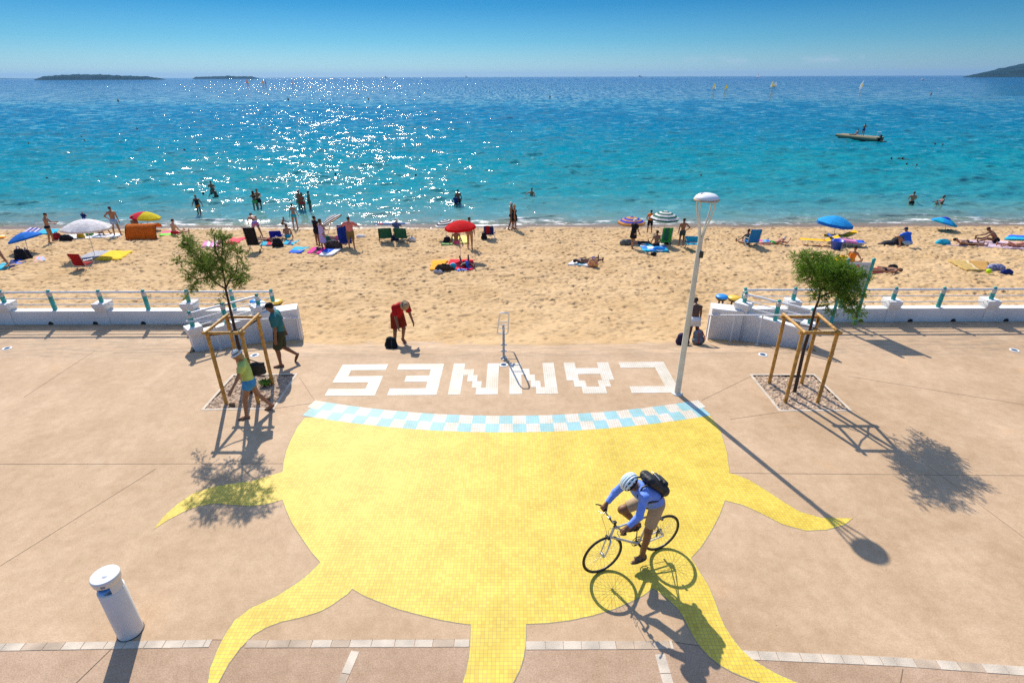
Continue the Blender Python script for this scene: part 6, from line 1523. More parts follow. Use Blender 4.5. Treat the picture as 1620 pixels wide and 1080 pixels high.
# ---- parasols
M_pole = mat('parasol_pole', (.6, .6, .6), .35, metal=.3)
def parasol(label, base, apex, wpx, mats, pattern, tilt=(0, 0), n=8, sag=.33, valance=.09, vent=None, pole_m=None):
    b_ = pB(*base) if base[1] > 358 else W(*base); t = thing('parasol', label, 'parasol', (b_.x, b_.y, sandz(b_.y) if b_.y < 36 else SEA - .3), 0, 'parasols on the beach')
    z0 = t.location.z; h_ = up_at(b_, *apex) ; d = ray(*apex); k = math.hypot(b_.x, b_.y) / math.hypot(d.x, d.y)
    ap = Vector((d.x * k - b_.x, d.y * k - b_.y, CAMH + d.z * k - z0))
    dep = k; Rr = wpx / 2 * dep / 859. / math.sqrt(1 + (d.x) ** 2 * .8)
    q = Vector((0, 0, 1)).rotation_difference(Vector((math.sin(R(tilt[0])), math.sin(R(tilt[1])), 1)).normalized())
    NR_, SUB = 7, 4; rows_ = []; V = []; 
    mbc = MB(); tot = n * SUB
    for i in range(NR_ + 2):
        r_ = Rr * min(1.0, i / NR_); row = []
        for j in range(tot):
            a = 2 * math.pi * j / tot; sc_ = abs(((j % SUB) / SUB) - 0) ; ph = (j % SUB) / SUB
            dip = math.sin(math.pi * ph)
            rr = r_ * (1 - .055 * dip * (r_ / Rr)); z = -sag * Rr * 1.15 * (r_ / Rr) ** 1.75 - .0 * dip
            if i > NR_: z -= valance; rr *= 1.0
            row.append(q @ Vector((rr * math.cos(a), rr * math.sin(a), z)) + ap)
        rows_.append(row)
    for i in range(NR_ + 1):
        for j in range(tot):
            j2 = (j + 1) % tot
            if i > NR_ - 1 and valance <= 0: continue
            mi = pattern(j // SUB, i if i < NR_ else -1)
            A, Bq, Cc, Dd = rows_[i][j], rows_[i][j2], rows_[i + 1][j2], rows_[i + 1][j]
            mbc.add([A, Bq, Cc, Dd] if i else [A, Cc, Dd], [(0, 1, 2, 3)] if i else [(0, 1, 2)], mi, False)
    c_ = mbc.build('canopy', mats, t)
    sm_ = c_.modifiers.new('thick', 'SOLIDIFY'); sm_.thickness = .006; sm_.offset = 0
    tip = q @ Vector((0, 0, .07)) + ap; hub = q @ Vector((0, 0, -.25)) + ap
    MB().tube([(0, 0, -.25), hub * .98, ap], .016, 7).build('pole', pole_m or M_pole, t)
    MB().tube([ap - (tip - ap) * .2, tip], [.02, .008], 7).build('finial', pole_m or M_pole, t)
    for k_ in range(n):
        a = 2 * math.pi * k_ / n
        e1 = q @ Vector((Rr * .97 * math.cos(a), Rr * .97 * math.sin(a), -sag * Rr * 1.12)) + ap; m1 = q @ Vector((Rr * .5 * math.cos(a), Rr * .5 * math.sin(a), -sag * Rr * .36)) + ap
        MB().tube([ap + Vector((0, 0, -.02)), m1 - Vector((0, 0, .02)), e1], .005, 4, cap=False).build('rib', pole_m or M_pole, t)
    if vent: MB().lathe([(.0, .06), (Rr * .2, .03), (Rr * .38, -.03), (Rr * .38, -.045)], 16, tuple(ap), ax=tuple(q @ Vector((0, 0, 1)))).build('vent_cap', vent, t)
    return t
T = .35
uB = C('par_blue', (.02, .22, .72), T); uB2 = C('par_sky', (.03, .42, .85), T); uW = C('par_white', (.86, .82, .8), .3); uR = C('par_red', (.8, .015, .02), .45); uY = C('par_yellow', (.85, .7, .02), .4); uRD = C('par_crimson', (.75, .02, .06), .35); uBK = C('par_black', (.015, .02, .022), .1); uO = C('par_apricot', (.72, .38, .12), .4); uRB = C('par_royal', (.03, .05, .6), .2); uG = C('par_green', (.03, .17, .1), .2); uTQ = C('par_turq', (.02, .5, .7), .4)
parasol('plain blue parasol at the far left with two black bags beneath', (44, 398), (34, 368), 58, [uB], lambda p, r_: 0, tilt=(-14, 0))
parasol('large off white parasol beside the dark red folding chair', (150, 405), (133, 347), 84, [uW], lambda p, r_: 0, tilt=(2, 2))
parasol('red and yellow parasol tilted above the orange pop up shelter', (238, 364), (229, 335), 50, [uRD, uY], lambda p, r_: 1 if p in (0, 1, 7, 6) else 0, tilt=(8, 4))
parasol('black and white striped parasol tipped over behind the man in the salmon shirt', (516, 374), (520, 343), 40, [uW, uBK], lambda p, r_: 1 if r_ % 2 else 0, tilt=(-38, 8), valance=.04)
parasol('black and white striped parasol showing left of the red one', (706, 378), (704, 348), 36, [uW, uBK], lambda p, r_: 1 if r_ % 2 else 0, tilt=(-8, 0), valance=.04)
parasol('plain red parasol over the orange and red towels', (728, 409), (727, 349), 50, [uR], lambda p, r_: 0, tilt=(-3, 0), valance=.12)
parasol('apricot parasol with royal blue rings at the left of its neighbour', (1003, 380), (1000, 343), 45, [uO, uRB], lambda p, r_: 1 if r_ in (0, 3, 5, 6) and r_ != 6 else 0, tilt=(0, 0))
parasol('green and white finely striped parasol near the lamp post', (1052, 378), (1053, 334), 47, [uW, uG], lambda p, r_: 1 if r_ % 2 else 0, tilt=(1, 0), sag=.4)
parasol('bright blue parasol above the yellow and pink loungers', (1320, 380), (1325, 342), 61, [uB2, uB], lambda p, r_: 1 if r_ == -1 else 0, tilt=(6, 0), valance=.16)
parasol('turquoise parasol with a dark blue vent cap by the water on the right', (1500, 366), (1498, 345), 44, [uTQ, uB2], lambda p, r_: p % 2, tilt=(14, 0), vent=uRB)

# ---- towels
def towel(label, corners, mats, pat=lambda u_, v_: 0, crumple=.02, nm='towel', seed=0, lift=.05, grp='towels on the sand'):
    c4 = [pB(*c) if not isinstance(c, Vector) else c for c in corners]; a_, b_ = 16, 12; cen = sum(c4, Vector()) / 4
    rr = []
    for i in range(a_ + 1):
        row = []
        for j in range(b_ + 1):
            u_, v_ = i / a_, j / b_
            p_ = c4[0] * (1 - u_) * (1 - v_) + c4[1] * u_ * (1 - v_) + c4[2] * u_ * v_ + c4[3] * (1 - u_) * v_
            nz_ = mnoise.noise(Vector((p_.x * 2.3, p_.y * 2.3, seed))); n2 = mnoise.noise(Vector((p_.x * 7, p_.y * 7, seed + 4)))
            p_ = Vector((p_.x + n2 * crumple * 2 + nz_ * .05, p_.y + nz_ * crumple * 2, sandz(p_.y) + lift + (nz_ + .5 * n2) * crumple * 1.5))
            row.append(p_ - cen)
        rr.append(row)
    mb = MB()
    for i in range(a_):
        for j in range(b_): mb.add([rr[i][j], rr[i + 1][j], rr[i + 1][j + 1], rr[i][j + 1]], [(0, 1, 2, 3)], pat(i / a_, j / b_))
    rim = [rr[i][0] for i in range(a_)] + [rr[a_][j] for j in range(b_)] + [rr[i][b_] for i in range(a_, 0, -1)] + [rr[0][j] for j in range(b_, 0, -1)]
    dn = [q - Vector((0, 0, .07)) for q in rim]; m_ = len(rim)
    for i in range(m_): mb.add([rim[i], rim[(i + 1) % m_], dn[(i + 1) % m_], dn[i]], [(0, 1, 2, 3)], 0)
    bm = bmesh.new()
    o = mb.build(nm, mats); bm.from_mesh(o.data); bmesh.ops.remove_doubles(bm, verts=bm.verts, dist=.0005); bmesh.ops.recalc_face_normals(bm, faces=bm.faces); bm.to_mesh(o.data); bm.free()
    o.location = cen; tag(o, label, nm.replace('_', ' '), grp); return o
def box4(x0, y0, x1, y1, sk_=0): return [(x0, y1), (x1 - sk_, y1), (x1, y0), (x0 + sk_, y0)]
st = lambda k: (lambda u_, v_: int(u_ * k) % 2)
TW = [('yellow towel spread right of the dark red folding chair', [(150, 411), (190, 411), (210, 398), (176, 397)], [cY]),
 ('grey towel spread between the dark red chair and the yellow towel', [(117, 411), (146, 411), (176, 398), (150, 398)], [cGY]),
 ('turquoise towel behind the man in black briefs', [(55, 371), (88, 371), (93, 363), (70, 363)], [cTQ]),
 ('lavender striped towel left of the man in black briefs', [(34, 370), (56, 371), (68, 362), (48, 361)], [cLV, cNV], st(6)),
 ('long pale towel under the white parasol', [(92, 380), (192, 375), (190, 370), (110, 371)], [cW]),
 ('blue and violet towel under the plain blue parasol', [(14, 424), (42, 416), (46, 410), (18, 412)], [cNV, cB], st(3)),
 ('teal towel at the left edge of the sand', [(-6, 428), (12, 425), (22, 417), (2, 418)], [cTQ, cBK], st(2)),
 ('pink and pale blue towel right of the plain blue parasol', [(54, 416), (72, 413), (70, 407), (58, 408)], [C('mix_pink', (.75, .35, .4)), cLB], st(4)),
 ('orange and yellow towel at the left edge near the water', [(-14, 378), (6, 377), (10, 373), (-6, 373)], [cOR, cY, cW], lambda u_, v_: int(v_ * 3)),
 ('green and pink towel beneath the man in red shorts', [(252, 374), (275, 372), (278, 366), (258, 367)], [C('lime2', (.2, .7, .08)), cPK], lambda u_, v_: int(v_ * 2)),
 ('red towel spread beyond the sparse tree', [(356, 386), (374, 386), (392, 376), (368, 377)], [C('coral', (.75, .06, .1))]),
 ('black cloth at the edge of the red towel beyond the sparse tree', [(350, 379), (360, 379), (370, 376), (352, 375)], [cBK]),
 ('pink and white towel seen through the sparse tree', [(318, 393), (346, 391), (350, 381), (324, 383)], [C('candy', (.8, .25, .45)), cW], st(5)),
 ('blue towel lying flat in front of the black bags', [(456, 401), (474, 401), (490, 392), (466, 392)], [cB, cTQ], lambda u_, v_: int(v_ * 2) % 2),
 ('red and turquoise towel beneath the lying person near the blue chair', [(412, 389), (436, 389), (440, 379), (418, 380)], [cTQ, cR], st(3)),
 ('long towel beneath the boy in blue shorts', [(448, 388), (464, 388), (474, 381), (452, 381)], [cTQ, cNV], st(3)),
 ('magenta and black towel left of the white patterned towel', [(486, 401), (506, 402), (516, 393), (496, 392)], [C('magenta', (.7, .03, .25)), cBK], st(3)),
 ('white towel with a blue cloth on it in front of the lilac wrapped woman', [(504, 405), (524, 405), (541, 394), (516, 394)], [cW, cB], lambda u_, v_: 1 if (v_ > .4 and u_ < .6) else 0),
 ('pale towel beneath the sunbather behind the brown bag', [(516, 386), (550, 386), (548, 376), (522, 376)], [C('blush', (.7, .4, .35))]),
 ('yellow towel beneath the tanned woman under the red parasol', [(712, 386), (742, 385), (739, 375), (716, 375)], [C('lemon', (.8, .7, .2))]),
 ('green towel left of the yellow one behind the red parasol', [(698, 388), (716, 388), (718, 382), (704, 381)], [C('moss', (.2, .35, .12))]),
 ('orange towel spread at the left of the red one', [(680, 428), (700, 428), (708, 413), (685, 413)], [C('tangerine', (.9, .35, .02))]),
 ('red towel beneath the person in the blue cap', [(706, 428), (748, 428), (747, 411), (712, 412)], [C('towel_red', (.8, .01, .03))]),
 ('blue cloth in front of the red towel', [(722, 430), (750, 427), (740, 422), (726, 423)], [C('cornflower', (.12, .25, .65))]),
 ('white and aqua towel beneath the tanned sunbather in the middle', [(898, 419), (932, 422), (944, 416), (910, 411)], [cW, C('aqua', (.3, .6, .62))], st(3)),
 ('turquoise patterned towel beneath the seated woman', [(1018, 398), (1058, 398), (1050, 387), (1010, 387)], [cTQ, C('mid_blue', (.05, .2, .6)), cW], lambda u_, v_: (int(u_ * 4) + int(v_ * 3)) % 3),
 ('black towel behind the turquoise patterned one', [(1010, 389), (1026, 390), (1024, 383), (1008, 382)], [cBK]),
 ('blue and white towel beneath the legs of the prone sunbather', [(1198, 391), (1224, 391), (1218, 381), (1198, 381)], [cTQ, cB, C('towel_pink', (.7, .1, .3))], lambda u_, v_: (2, 0, 1)[int(u_ * 3)] if u_ < 1 else 1),
 ('yellow and navy towel beneath the arms of the prone sunbather', [(1226, 390), (1246, 391), (1236, 382), (1228, 382)], [C('sand_yellow', (.75, .42, .08)), cNV], lambda u_, v_: 1 if u_ > .66 else 0),
 ('coral towel beneath the person right of the notice board', [(1380, 432), (1414, 433), (1410, 426), (1384, 424)], [C('coral2', (.85, .12, .16))]),
 ('large lilac blanket under the group on the far right', [(1496, 389), (1640, 396), (1636, 385), (1512, 380)], [C('lilac_blanket', (.62, .46, .52)), C('lilac2', (.5, .38, .46))], lambda u_, v_: int(v_ * 5) % 2),
 ('bright blue towel at the right edge near the water', [(1588, 379), (1640, 381), (1640, 374), (1596, 373)], [cTQ, cB], lambda u_, v_: int(v_ * 2) % 2),
]
for i, q in enumerate(TW): towel(q[0], q[1], q[2], q[3] if len(q) > 3 else (lambda u_, v_: 0), .022, 'towel', i)
towel('straw coloured beach mat with a pale stripe spread on the right', [(1530, 428), (1568, 429), (1562, 415), (1500, 412)], [cTAN, C('mat_ochre', (.42, .23, .06)), C('mat_pale', (.6, .5, .3))], lambda u_, v_: 2 if .42 < u_ < .5 else (0 if u_ < .45 else 1), .012, 'beach_mat', 50, .04, None)

def lump(name, label, cat, px, py, parts, m, grp=None, rz=0, off=(0, 0, 0)):
    p_ = pB(px, py); t = thing(name, label, cat, (p_.x + off[0], p_.y + off[1], sandz(p_.y) + .02 + off[2]), rz, grp)
    for i, (nm, L, mm) in enumerate(parts): sdf_mesh(nm, L, .018, mm, t)
    return t
def soft_bag(label, px, py, s, c1, c2, rz=0, nm='beach_bag', cat='bag'):
    w_, d_, h_ = s
    return lump(nm, label, cat, px, py, [('body', [('e', (0, 0, h_ * .42), (w_ / 2, d_ / 2, h_ * .5), None, .03), ('c', (-w_ * .3, 0, h_ * .15), (w_ * .3, 0, h_ * .15), d_ * .45, d_ * .42, .05), ('c', (-w_ * .28, 0, h_ * .7), (w_ * .22, .02, h_ * .78), d_ * .25, d_ * .2, .05)], c1),
        ('handle', [('c', (-w_ * .2, 0, h_ * .85), (-w_ * .08, 0, h_ * 1.12), .022, .022, .01), ('c', (-w_ * .08, 0, h_ * 1.12), (w_ * .1, 0, h_ * 1.1), .022, .022, .01), ('c', (w_ * .1, 0, h_ * 1.1), (w_ * .2, 0, h_ * .82), .022, .022, .01)], c2)], c1, 'bags on the beach', rz)
soft_bag('large black bag beneath the plain blue parasol', 36, 411, (.55, .4, .62), cBK, cGY)
soft_bag('narrow black bag right of the large black one', 46, 409, (.3, .28, .5), C('coal', (.02, .02, .03)), cGY)
soft_bag('dark red and black bag left of the white parasol', 92, 378, (.5, .35, .36), C('dark_red', (.3, .02, .02)), cBK)
soft_bag('black and white bag on the pale towel under the white parasol', 106, 380, (.75, .4, .3), cBK, cW)
soft_bag('yellow and black round bag under the white parasol', 129, 377, (.36, .3, .45), C('yel_bag', (.6, .36, .02)), cBK)
soft_bag('green bag right of the yellow one under the white parasol', 143, 373, (.36, .3, .4), cGN, cBK)
soft_bag('dark striped bag between the lying person and the boy in blue shorts', 440, 390, (.5, .4, .5), cBK, cW)
soft_bag('dark brown holdall at the feet of the lying woman', 529, 393, (.85, .5, .42), C('holdall', (.07, .045, .035)), cGY)
soft_bag('dark green cool bag behind the brown holdall', 519, 386, (.4, .35, .48), cDG, cGY)
soft_bag('black bag on the green towel behind the red parasol', 708, 384, (.42, .3, .34), cBK, cNV)
soft_bag('dark brown bag in front of the orange towel', 703, 429, (.85, .42, .3), C('bag_brown', (.05, .03, .02)), cBK)
soft_bag('multicoloured bag beside the tanned sunbather in the middle', 938, 421, (.44, .32, .4), cMY, cB)
soft_bag('white plastic bag right of the green camp chairs', 652, 381, (.36, .28, .2), cW, cGY)
soft_bag('black bag leaning on the chair with the dark red towel', 766, 378, (.28, .26, .42), cBK, cBK)
soft_bag('dark bag between the two green camp chairs', 625, 381, (.36, .3, .36), cNV, cBK)
soft_bag('crumpled teal and blue cloth bundle at the left end of the lilac blanket', 1491, 387, (.7, .45, .26), cTQ, cB, nm='cloth_bundle', cat='cloth')
soft_bag('heap of navy and white clothes beside the straw mat', 1575, 426, (.75, .4, .2), mat('cloth_checks', (.4, .42, .6), .85, col2=(.02, .03, .12), vs=14), cNV, nm='clothes_pile', cat='clothes')
soft_bag('dark navy pouch at the right end of the clothes heap', 1592, 433, (.5, .26, .18), cNV, cBK, nm='pouch', cat='pouch')
soft_bag('dark clothes heaped left of the black dressed woman', 992, 386, (.7, .5, .16), mat('cloth_dull', (.2, .2, .17), .9, col2=(.02, .02, .02), vs=12), cBK, nm='clothes_pile', cat='clothes')
soft_bag('black bag just right of the green backpack chair', 1056, 386, (.28, .26, .36), cBK, cBK)
soft_bag('blue cloth bunched on the turquoise patterned towel', 1042, 396, (.6, .34, .16), C('cloth_bright', (.03, .3, .75)), cW, nm='cloth_bundle', cat='cloth')
soft_bag('pair of black shoes heaped past the coral towel', 1412, 424, (.42, .22, .13), cBK, cBK, nm='shoes', cat='shoes')
soft_bag('white trainers lying by the dark brown bag', 693, 432, (.4, .2, .12), cGY, cNV, nm='shoes', cat='shoes')
soft_bag('dark sandals in front of the turquoise patterned towel', 1034, 403, (.3, .16, .09), cBK, cBK, nm='shoes', cat='shoes')
soft_bag('small white towel heap right of the salmon shirted man', 571, 376, (.5, .3, .14), cW, cGY, nm='towel_heap', cat='towel')
soft_bag('yellow float bag beside the notice board', 1330, 417, (.7, .5, .36), C('float_yellow', (.85, .5, .02)), cOR, nm='swim_float', cat='float')
lump('ball', 'turquoise ball resting on the red towel', 'ball', 717, 427, [('ball', [('e', (0, 0, .17), (.16, .16, .16), None, .01)], cTQ)], cTQ)
lump('toy_ball', 'lime yellow ball beside the clothes heap', 'ball', 1563, 433, [('ball', [('e', (0, 0, .1), (.11, .11, .11), None, .01)], C('lime_ball', (.5, .75, .02)))], cY)
bkt = lump('basket', 'tall blue plastic basket standing in front of the loungers', 'basket', 1322, 395, [], cB)
MB().lathe([(.0, 0), (.24, .0), (.31, .46), (.33, .47), (.33, .5), (.3, .5), (.23, .04), (0, .04)], 20).build('tub', mat('blue_plastic', (.02, .08, .55), .4), bkt)
MB().tube([(-.31, 0, .48), (-.2, 0, .6), (.2, 0, .6), (.31, 0, .48)], .014, 6).build('handle', M_white, bkt)

# ---- seating
M_tube = mat('chair_tube', (.55, .56, .58), .35, metal=.5); M_btube = mat('chair_tube_dark', (.03, .03, .035), .5)
def beach_chair(label, px, py, rz, seat_m, w_=.55, sh=.22, bh=.62, rec=18, tube=None, grp='folding chairs on the beach', drape=None):
    p_ = pB(px, py); t = thing('folding_chair', label, 'chair', (p_.x, p_.y, sandz(p_.y)), rz, grp); tb = tube or M_tube
    br = R(rec); by = -.26; top = Vector((0, by - math.sin(br) * bh, sh + math.cos(br) * bh))
    for sx in (-1, 1):
        x = sx * w_ / 2
        MB().tube([(x, .26, -.03), (x, by - .02, sh + .02), (x, top.y, top.z)], .014, 7).build('side_frame', tb, t)
        MB().tube([(x, -.36, -.03), (x, .27, sh + .03)], .014, 7).build('leg', tb, t)
        MB().tube([(x, .22, sh + .2), (x, -.32, sh + .26)], .018, 7).tube([(x, .2, sh), (x, .22, sh + .2)], .011, 6).build('armrest', tb, t)
    def sling(nm, A, Bq, m):
        rows_ = []
        for i in range(9):
            u_ = i / 8; c_ = A.lerp(Bq, u_); sagv = -.045 * math.sin(math.pi * u_)
            n_ = (Bq - A).normalized(); nn = Vector((0, -n_.z, n_.y))
            rows_.append([c_ + Vector((sx * w_ / 2 * .97, 0, 0)) + nn * sagv * (1 - abs(sx) ** 2 * .6) for sx in (-1, -.5, 0, .5, 1)])
        o = MB().grid(rows_).build(nm, m, t); s_ = o.modifiers.new('t', 'SOLIDIFY'); s_.thickness = .014
    sling('seat', Vector((0, .27, sh + .03)), Vector((0, by, sh)), seat_m); sling('backrest', Vector((0, by, sh + .02)), top, seat_m)
    if drape: MB().box((0, 0, 0), (w_ * .42, .03, bh * .9), bev=.01).build('draped_towel', drape, t, loc=(-.04, (by + top.y) / 2 - .03, (sh + top.z) / 2 + .06), rot=(br, 0, 0))
    return t
beach_chair('dark red folding chair facing the sea under the white parasol', 136, 425, R(-6), C('chair_red', (.32, .01, .015)), .62, .24, .62, 14)
beach_chair('left of the two green camp chairs', 611, 383, R(10), cDG, .72, .3, .62, 12, M_btube)
beach_chair('right of the two green camp chairs', 637, 383, R(-6), cDG, .72, .3, .62, 12, M_btube)
beach_chair('white framed folding chair with a dark red towel hung on its back', 775, 377, R(170) * 0 + R(-8), cNV, .6, .28, .55, 12, M_white, drape=C('drape_red', (.25, .01, .015)))
beach_chair('low turquoise and red folding chair left of the lamp post', 1094, 395, R(175), cTQ, .7, .32, .34, 14, M_btube)
beach_chair('tall bright blue beach chair with a seated woman', 1187, 389, R(2), C('chair_blue', (.02, .2, .55)), .62, .26, .78, 10)
beach_chair('green beach chair with a green bag hung over it under the striped parasol', 1050, 388, R(4), C('chair_green', (.04, .35, .06)), .58, .25, .85, 10, drape=cDG)
beach_chair('low blue folding chair between the trolley chair and the boy', 439, 379, R(12), C('chair_royal', (.02, .03, .45)), .66, .22, .42, 20)
tch = beach_chair('tall black wheeled trolley chair behind the sparse tree', 406, 397, R(4), cBK, .6, .4, 1.0, 10, M_btube)
for sx in (-1, 1): MB().tube([(sx * .32, -.36 + .1 * math.cos(a), .07 + .1 * math.sin(a)) for a in np.linspace(0, 6.28, 15)[:-1]], .02, 6, closed=True).build('wheel', M_black, tch)
MB().tube([(-.3, -.44, 1.38), (-.3, -.62, 1.5), (.3, -.62, 1.5), (.3, -.44, 1.38)], .013, 6).build('push_handle', M_btube, tch)
sb_ = pB(622, 376); sb = thing('bodyboard', 'long dark blue board laid across the tops of the two green camp chairs', 'board', (sb_.x, sb_.y - .05, sandz(sb_.y) + .86), R(2))
sdf_mesh('board', [('e', (0, 0, 0), (1.12, .26, .035), None, .01)], .02, C('board_navy', (.01, .07, .2)), sb); sdf_mesh('red_patch', [('e', (-.62, -.12, .028), (.14, .1, .02), None, .01)], .015, cR, sb); sdf_mesh('white_nose', [('e', (.95, -.02, .01), (.18, .14, .035), None, .01)], .015, cW, sb)
def lounger(label, px, py, rz, m, Ln=1.9, back=26, drape=None):
    p_ = pB(px, py); t = thing('sun_lounger', label, 'sun lounger', (p_.x, p_.y, sandz(p_.y)), rz, 'loungers under the bright blue parasol'); w_ = .6
    b = R(back); H0 = .3; hx = -Ln * .18; e1 = Vector((Ln / 2, 0, H0)); e2 = Vector((hx, 0, H0)); e3 = e2 + Vector((-math.cos(b) * .68, 0, math.sin(b) * .68))
    for sy in (-1, 1): MB().tube([e1 + Vector((0, sy * w_ / 2, 0)), e2 + Vector((0, sy * w_ / 2, 0)), e3 + Vector((0, sy * w_ / 2, 0))], .014, 7).build('side_rail', M_white, t)
    for x in (Ln * .4, 0, -Ln * .35):
        MB().tube([(x, -w_ / 2, H0), (x, -w_ / 2, -.04), (x, w_ / 2, -.04), (x, w_ / 2, H0)], .013, 7).build('leg', M_white, t)
    for nm, A, Bq in (('seat_sling', e1, e2), ('back_sling', e2, e3)):
        o = MB().grid([[A.lerp(Bq, i / 6) + Vector((0, y * w_ / 2, -.03 * (1 - y * y))) for y in (-1, -.5, 0, .5, 1)] for i in range(7)]).build(nm, m, t); s_ = o.modifiers.new('t', 'SOLIDIFY'); s_.thickness = .014
    if drape: o = MB().grid([[Vector((e1.x * .55, 0, H0 + .03)).lerp(Vector((hx - .2, 0, H0 + .12)), i / 6) + Vector((0, y * .34, -.02 * (1 - y * y) - (.1 if abs(y) == 1 else 0))) for y in (-1, -.9, 0, .9, 1)] for i in range(7)]).build('draped_towel', drape, t)
lounger('yellow sun lounger at the left of the bright blue parasol', 1294, 388, R(165), C('lounger_yellow', (.85, .42, .01)))
lounger('blue sun lounger with a pink striped towel on the right', 1336, 389, R(-16), C('lounger_blue', (.02, .1, .55)), drape=mat('cloth_pinkstripe', (.75, .3, .5), .8, col2=(.6, .12, .3), vs=12))
lounger('yellow sun lounger standing behind the pink towelled one', 1326, 381, R(176), C('lounger_yellow', (0, 0, 0)), 1.7)
# orange pop-up shelter
q = pB(231, 376); sh_ = thing('beach_shelter', 'orange barrel shaped pop up shelter right of the man in pale blue shorts', 'beach shelter', (q.x, q.y, sandz(q.y)), R(8))
arcp = [(-.62 * math.cos(a) * .9 + .05, .02 + .82 * math.sin(a)) for a in np.linspace(-.15, 2.5, 16)]
o = MB().grid([[(x_, y_, z_) for x_ in np.linspace(-.85, .85, 9)] for y_, z_ in arcp]).build('shell', C('shelter_orange', (.75, .2, .02), .4), sh_); s_ = o.modifiers.new('t', 'SOLIDIFY'); s_.thickness = .01
for sx in (-1, 1):
    MB().tube([(sx * .86, y_, z_) for y_, z_ in arcp], .014, 6).build('hoop', cBR, sh_)
o = MB().add([(-.86, y_, z_) for y_, z_ in arcp[:13]], [tuple(range(13))], 0, False).build('side_panel', C('shelter_salmon', (.75, .28, .16), .4), sh_, recalc=False); s_ = o.modifiers.new('t', 'SOLIDIFY'); s_.thickness = .01
# blue towel held up
q = pB(547, 390); o = towel_h = MB()
rows_ = [[(x_ + .02 * math.sin(z_ * 6), .05 * math.sin(x_ * 14 + z_ * 2), z_) for x_ in np.linspace(-.38, .36, 17)] for z_ in np.linspace(.18, 1.22, 12)]
o = MB().grid(rows_).build('held_towel', C('towel_deep_blue', (.015, .05, .33), .15)); s_ = o.modifiers.new('t', 'SOLIDIFY'); s_.thickness = .015
o.location = (q.x + .02, q.y - .02, sandz(q.y)); tag(o, 'deep blue towel held out by the man in the salmon shirt', 'towel')
# black blanket tent beside the crouching man
q = pB(1410, 387); t = thing('blanket', 'black blanket heaped up left of the crouching man', 'blanket', (q.x, q.y, sandz(q.y)), R(0))
sdf_mesh('cloth', [('e', (.35, 0, .18), (.38, .3, .3), None, .05), ('e', (-.1, -.05, .1), (.5, .25, .16), None, .08), ('e', (-.5, -.1, .05), (.35, .16, .08), None, .05), ('c', (.3, 0, .45), (.65, 0, .4), .07, .05, .05)], .022, C('blanket_black', (.03, .03, .035)), t)
# padded discs on legs by the ramp walls
def disc(label, px, py, r_, c_, z):
    q = G(px, py, z); t = thing('padded_stool', label, 'stool', (q.x, q.y, 0), 0)
    t.location.z = sandz(q.y); zz_ = z - t.location.z
    MB().lathe([(0, zz_ - .13), (r_ * .6, zz_ - .12), (r_ * .97, zz_ - .05), (r_ * .98, zz_ - .02)], 22).build('base', M_black, t)
    MB().lathe([(r_ * .98, zz_ - .02), (r_, zz_), (r_ * .9, zz_ + .03), (r_ * .4, zz_ + .05), (0, zz_ + .055)], 22).build('pad', c_, t)
    for sx in (-1, 1): MB().tube([(sx * r_ * .4, 0, -.05), (sx * r_ * .3, 0, zz_ - .1)], .03, 8).build('leg', M_black, t)
disc('blue topped black stool just left of the right ramp wall', 1142, 469, .19, mat('pad_blue', (.01, .25, .68), .45), .45)
disc('yellow topped black stool beside the blue one at the right ramp wall', 1162, 471, .2, mat('pad_yellow', (.85, .5, .03), .45), .42)
disc('yellow topped black stool beyond the left ramp wall', 437, 477, .19, mat('pad_yellow', (0, 0, 0)), .42)
disc('blue topped stool glimpsed behind the left ramp railing', 404, 476, .17, mat('pad_blue', (0, 0, 0)), .42)

# ================================================================== ON THE SEA
q = W(1359, 221); q2 = W(1327, 217); q3 = W(1394, 223)
rf = thing('swim_raft', 'long pale swimming raft with a dark motor at its right end', 'raft', q, math.atan2(q3.y - q2.y, q3.x - q2.x))
LN = (q3 - q2).length / 2
pts = [(-LN, 0, .46), (-LN * .8, 0, .4), (0, 0, .34), (LN * .7, 0, .32), (LN * .92, 0, .32)]
M_hull = mat('raft_canvas', (.24, .21, .13), .8, var=.1, spec=.1)
for sy in (-1, 1): MB().tube([(a, b_ + sy * .75, c_) for a, b_, c_ in pts], [.2, .27, .3, .3, .27], 12).build('float_tube', M_hull, rf)
MB().box((0, 0, .58), (LN * 1.92, 1.7, .09), bev=.02).build('deck', mat('raft_deck', (.3, .26, .18), .85, spec=.1), rf)
MB().box((LN * .03, 0, .02), (LN * 1.78, 2.0, .3), bev=.05).build('underside', M_black, rf)
MB().box((LN * .92, 0, .55), (.34, .34, .8), bev=.08).build('motor', M_black, rf)
for sx in (.82, .95): MB().tube([(LN * sx, -.4, .5), (LN * sx, -.4, 1.35)], .03, 6).build('stanchion', M_white, rf)
MB().tube([(LN * .8, -.4, 1.35), (LN * .97, -.4, 1.35)], .05, 6).build('top_rail', M_white, rf)
MB().tube([(-LN * .96, 0, .4), (-LN * .96, 0, -.3)], .07, 6).build('mooring_post', M_black, rf)
q4 = W(1396, 224.5); t = thing('float', 'small dark float drifting just right of the raft', 'float', q4); MB().lathe([(0, -.1), (.5, -.05), (.55, .06), (.3, .14), (0, .16)], 14).build('body', M_hull, t); MB().lathe([(.5, .0), (.58, .03), (.5, .08)], 14).build('dark_rim', M_black, t)
rz_ = rf.rotation_euler.z
def on_raft(a, b_=0): return Vector((q.x + a * math.cos(rz_), q.y + a * math.sin(rz_), SEA + .62))
person('man standing on the raft with a hand raised to his face', Fig(1.76, arms=((10, 10, 20, 8), (60, 20, 150, -20)), legs=LSTD, lean=6), on_raft(.35), R(-60), 'brown', 'black', 0, [TR(cNV)], None, .03, 'people on the raft')
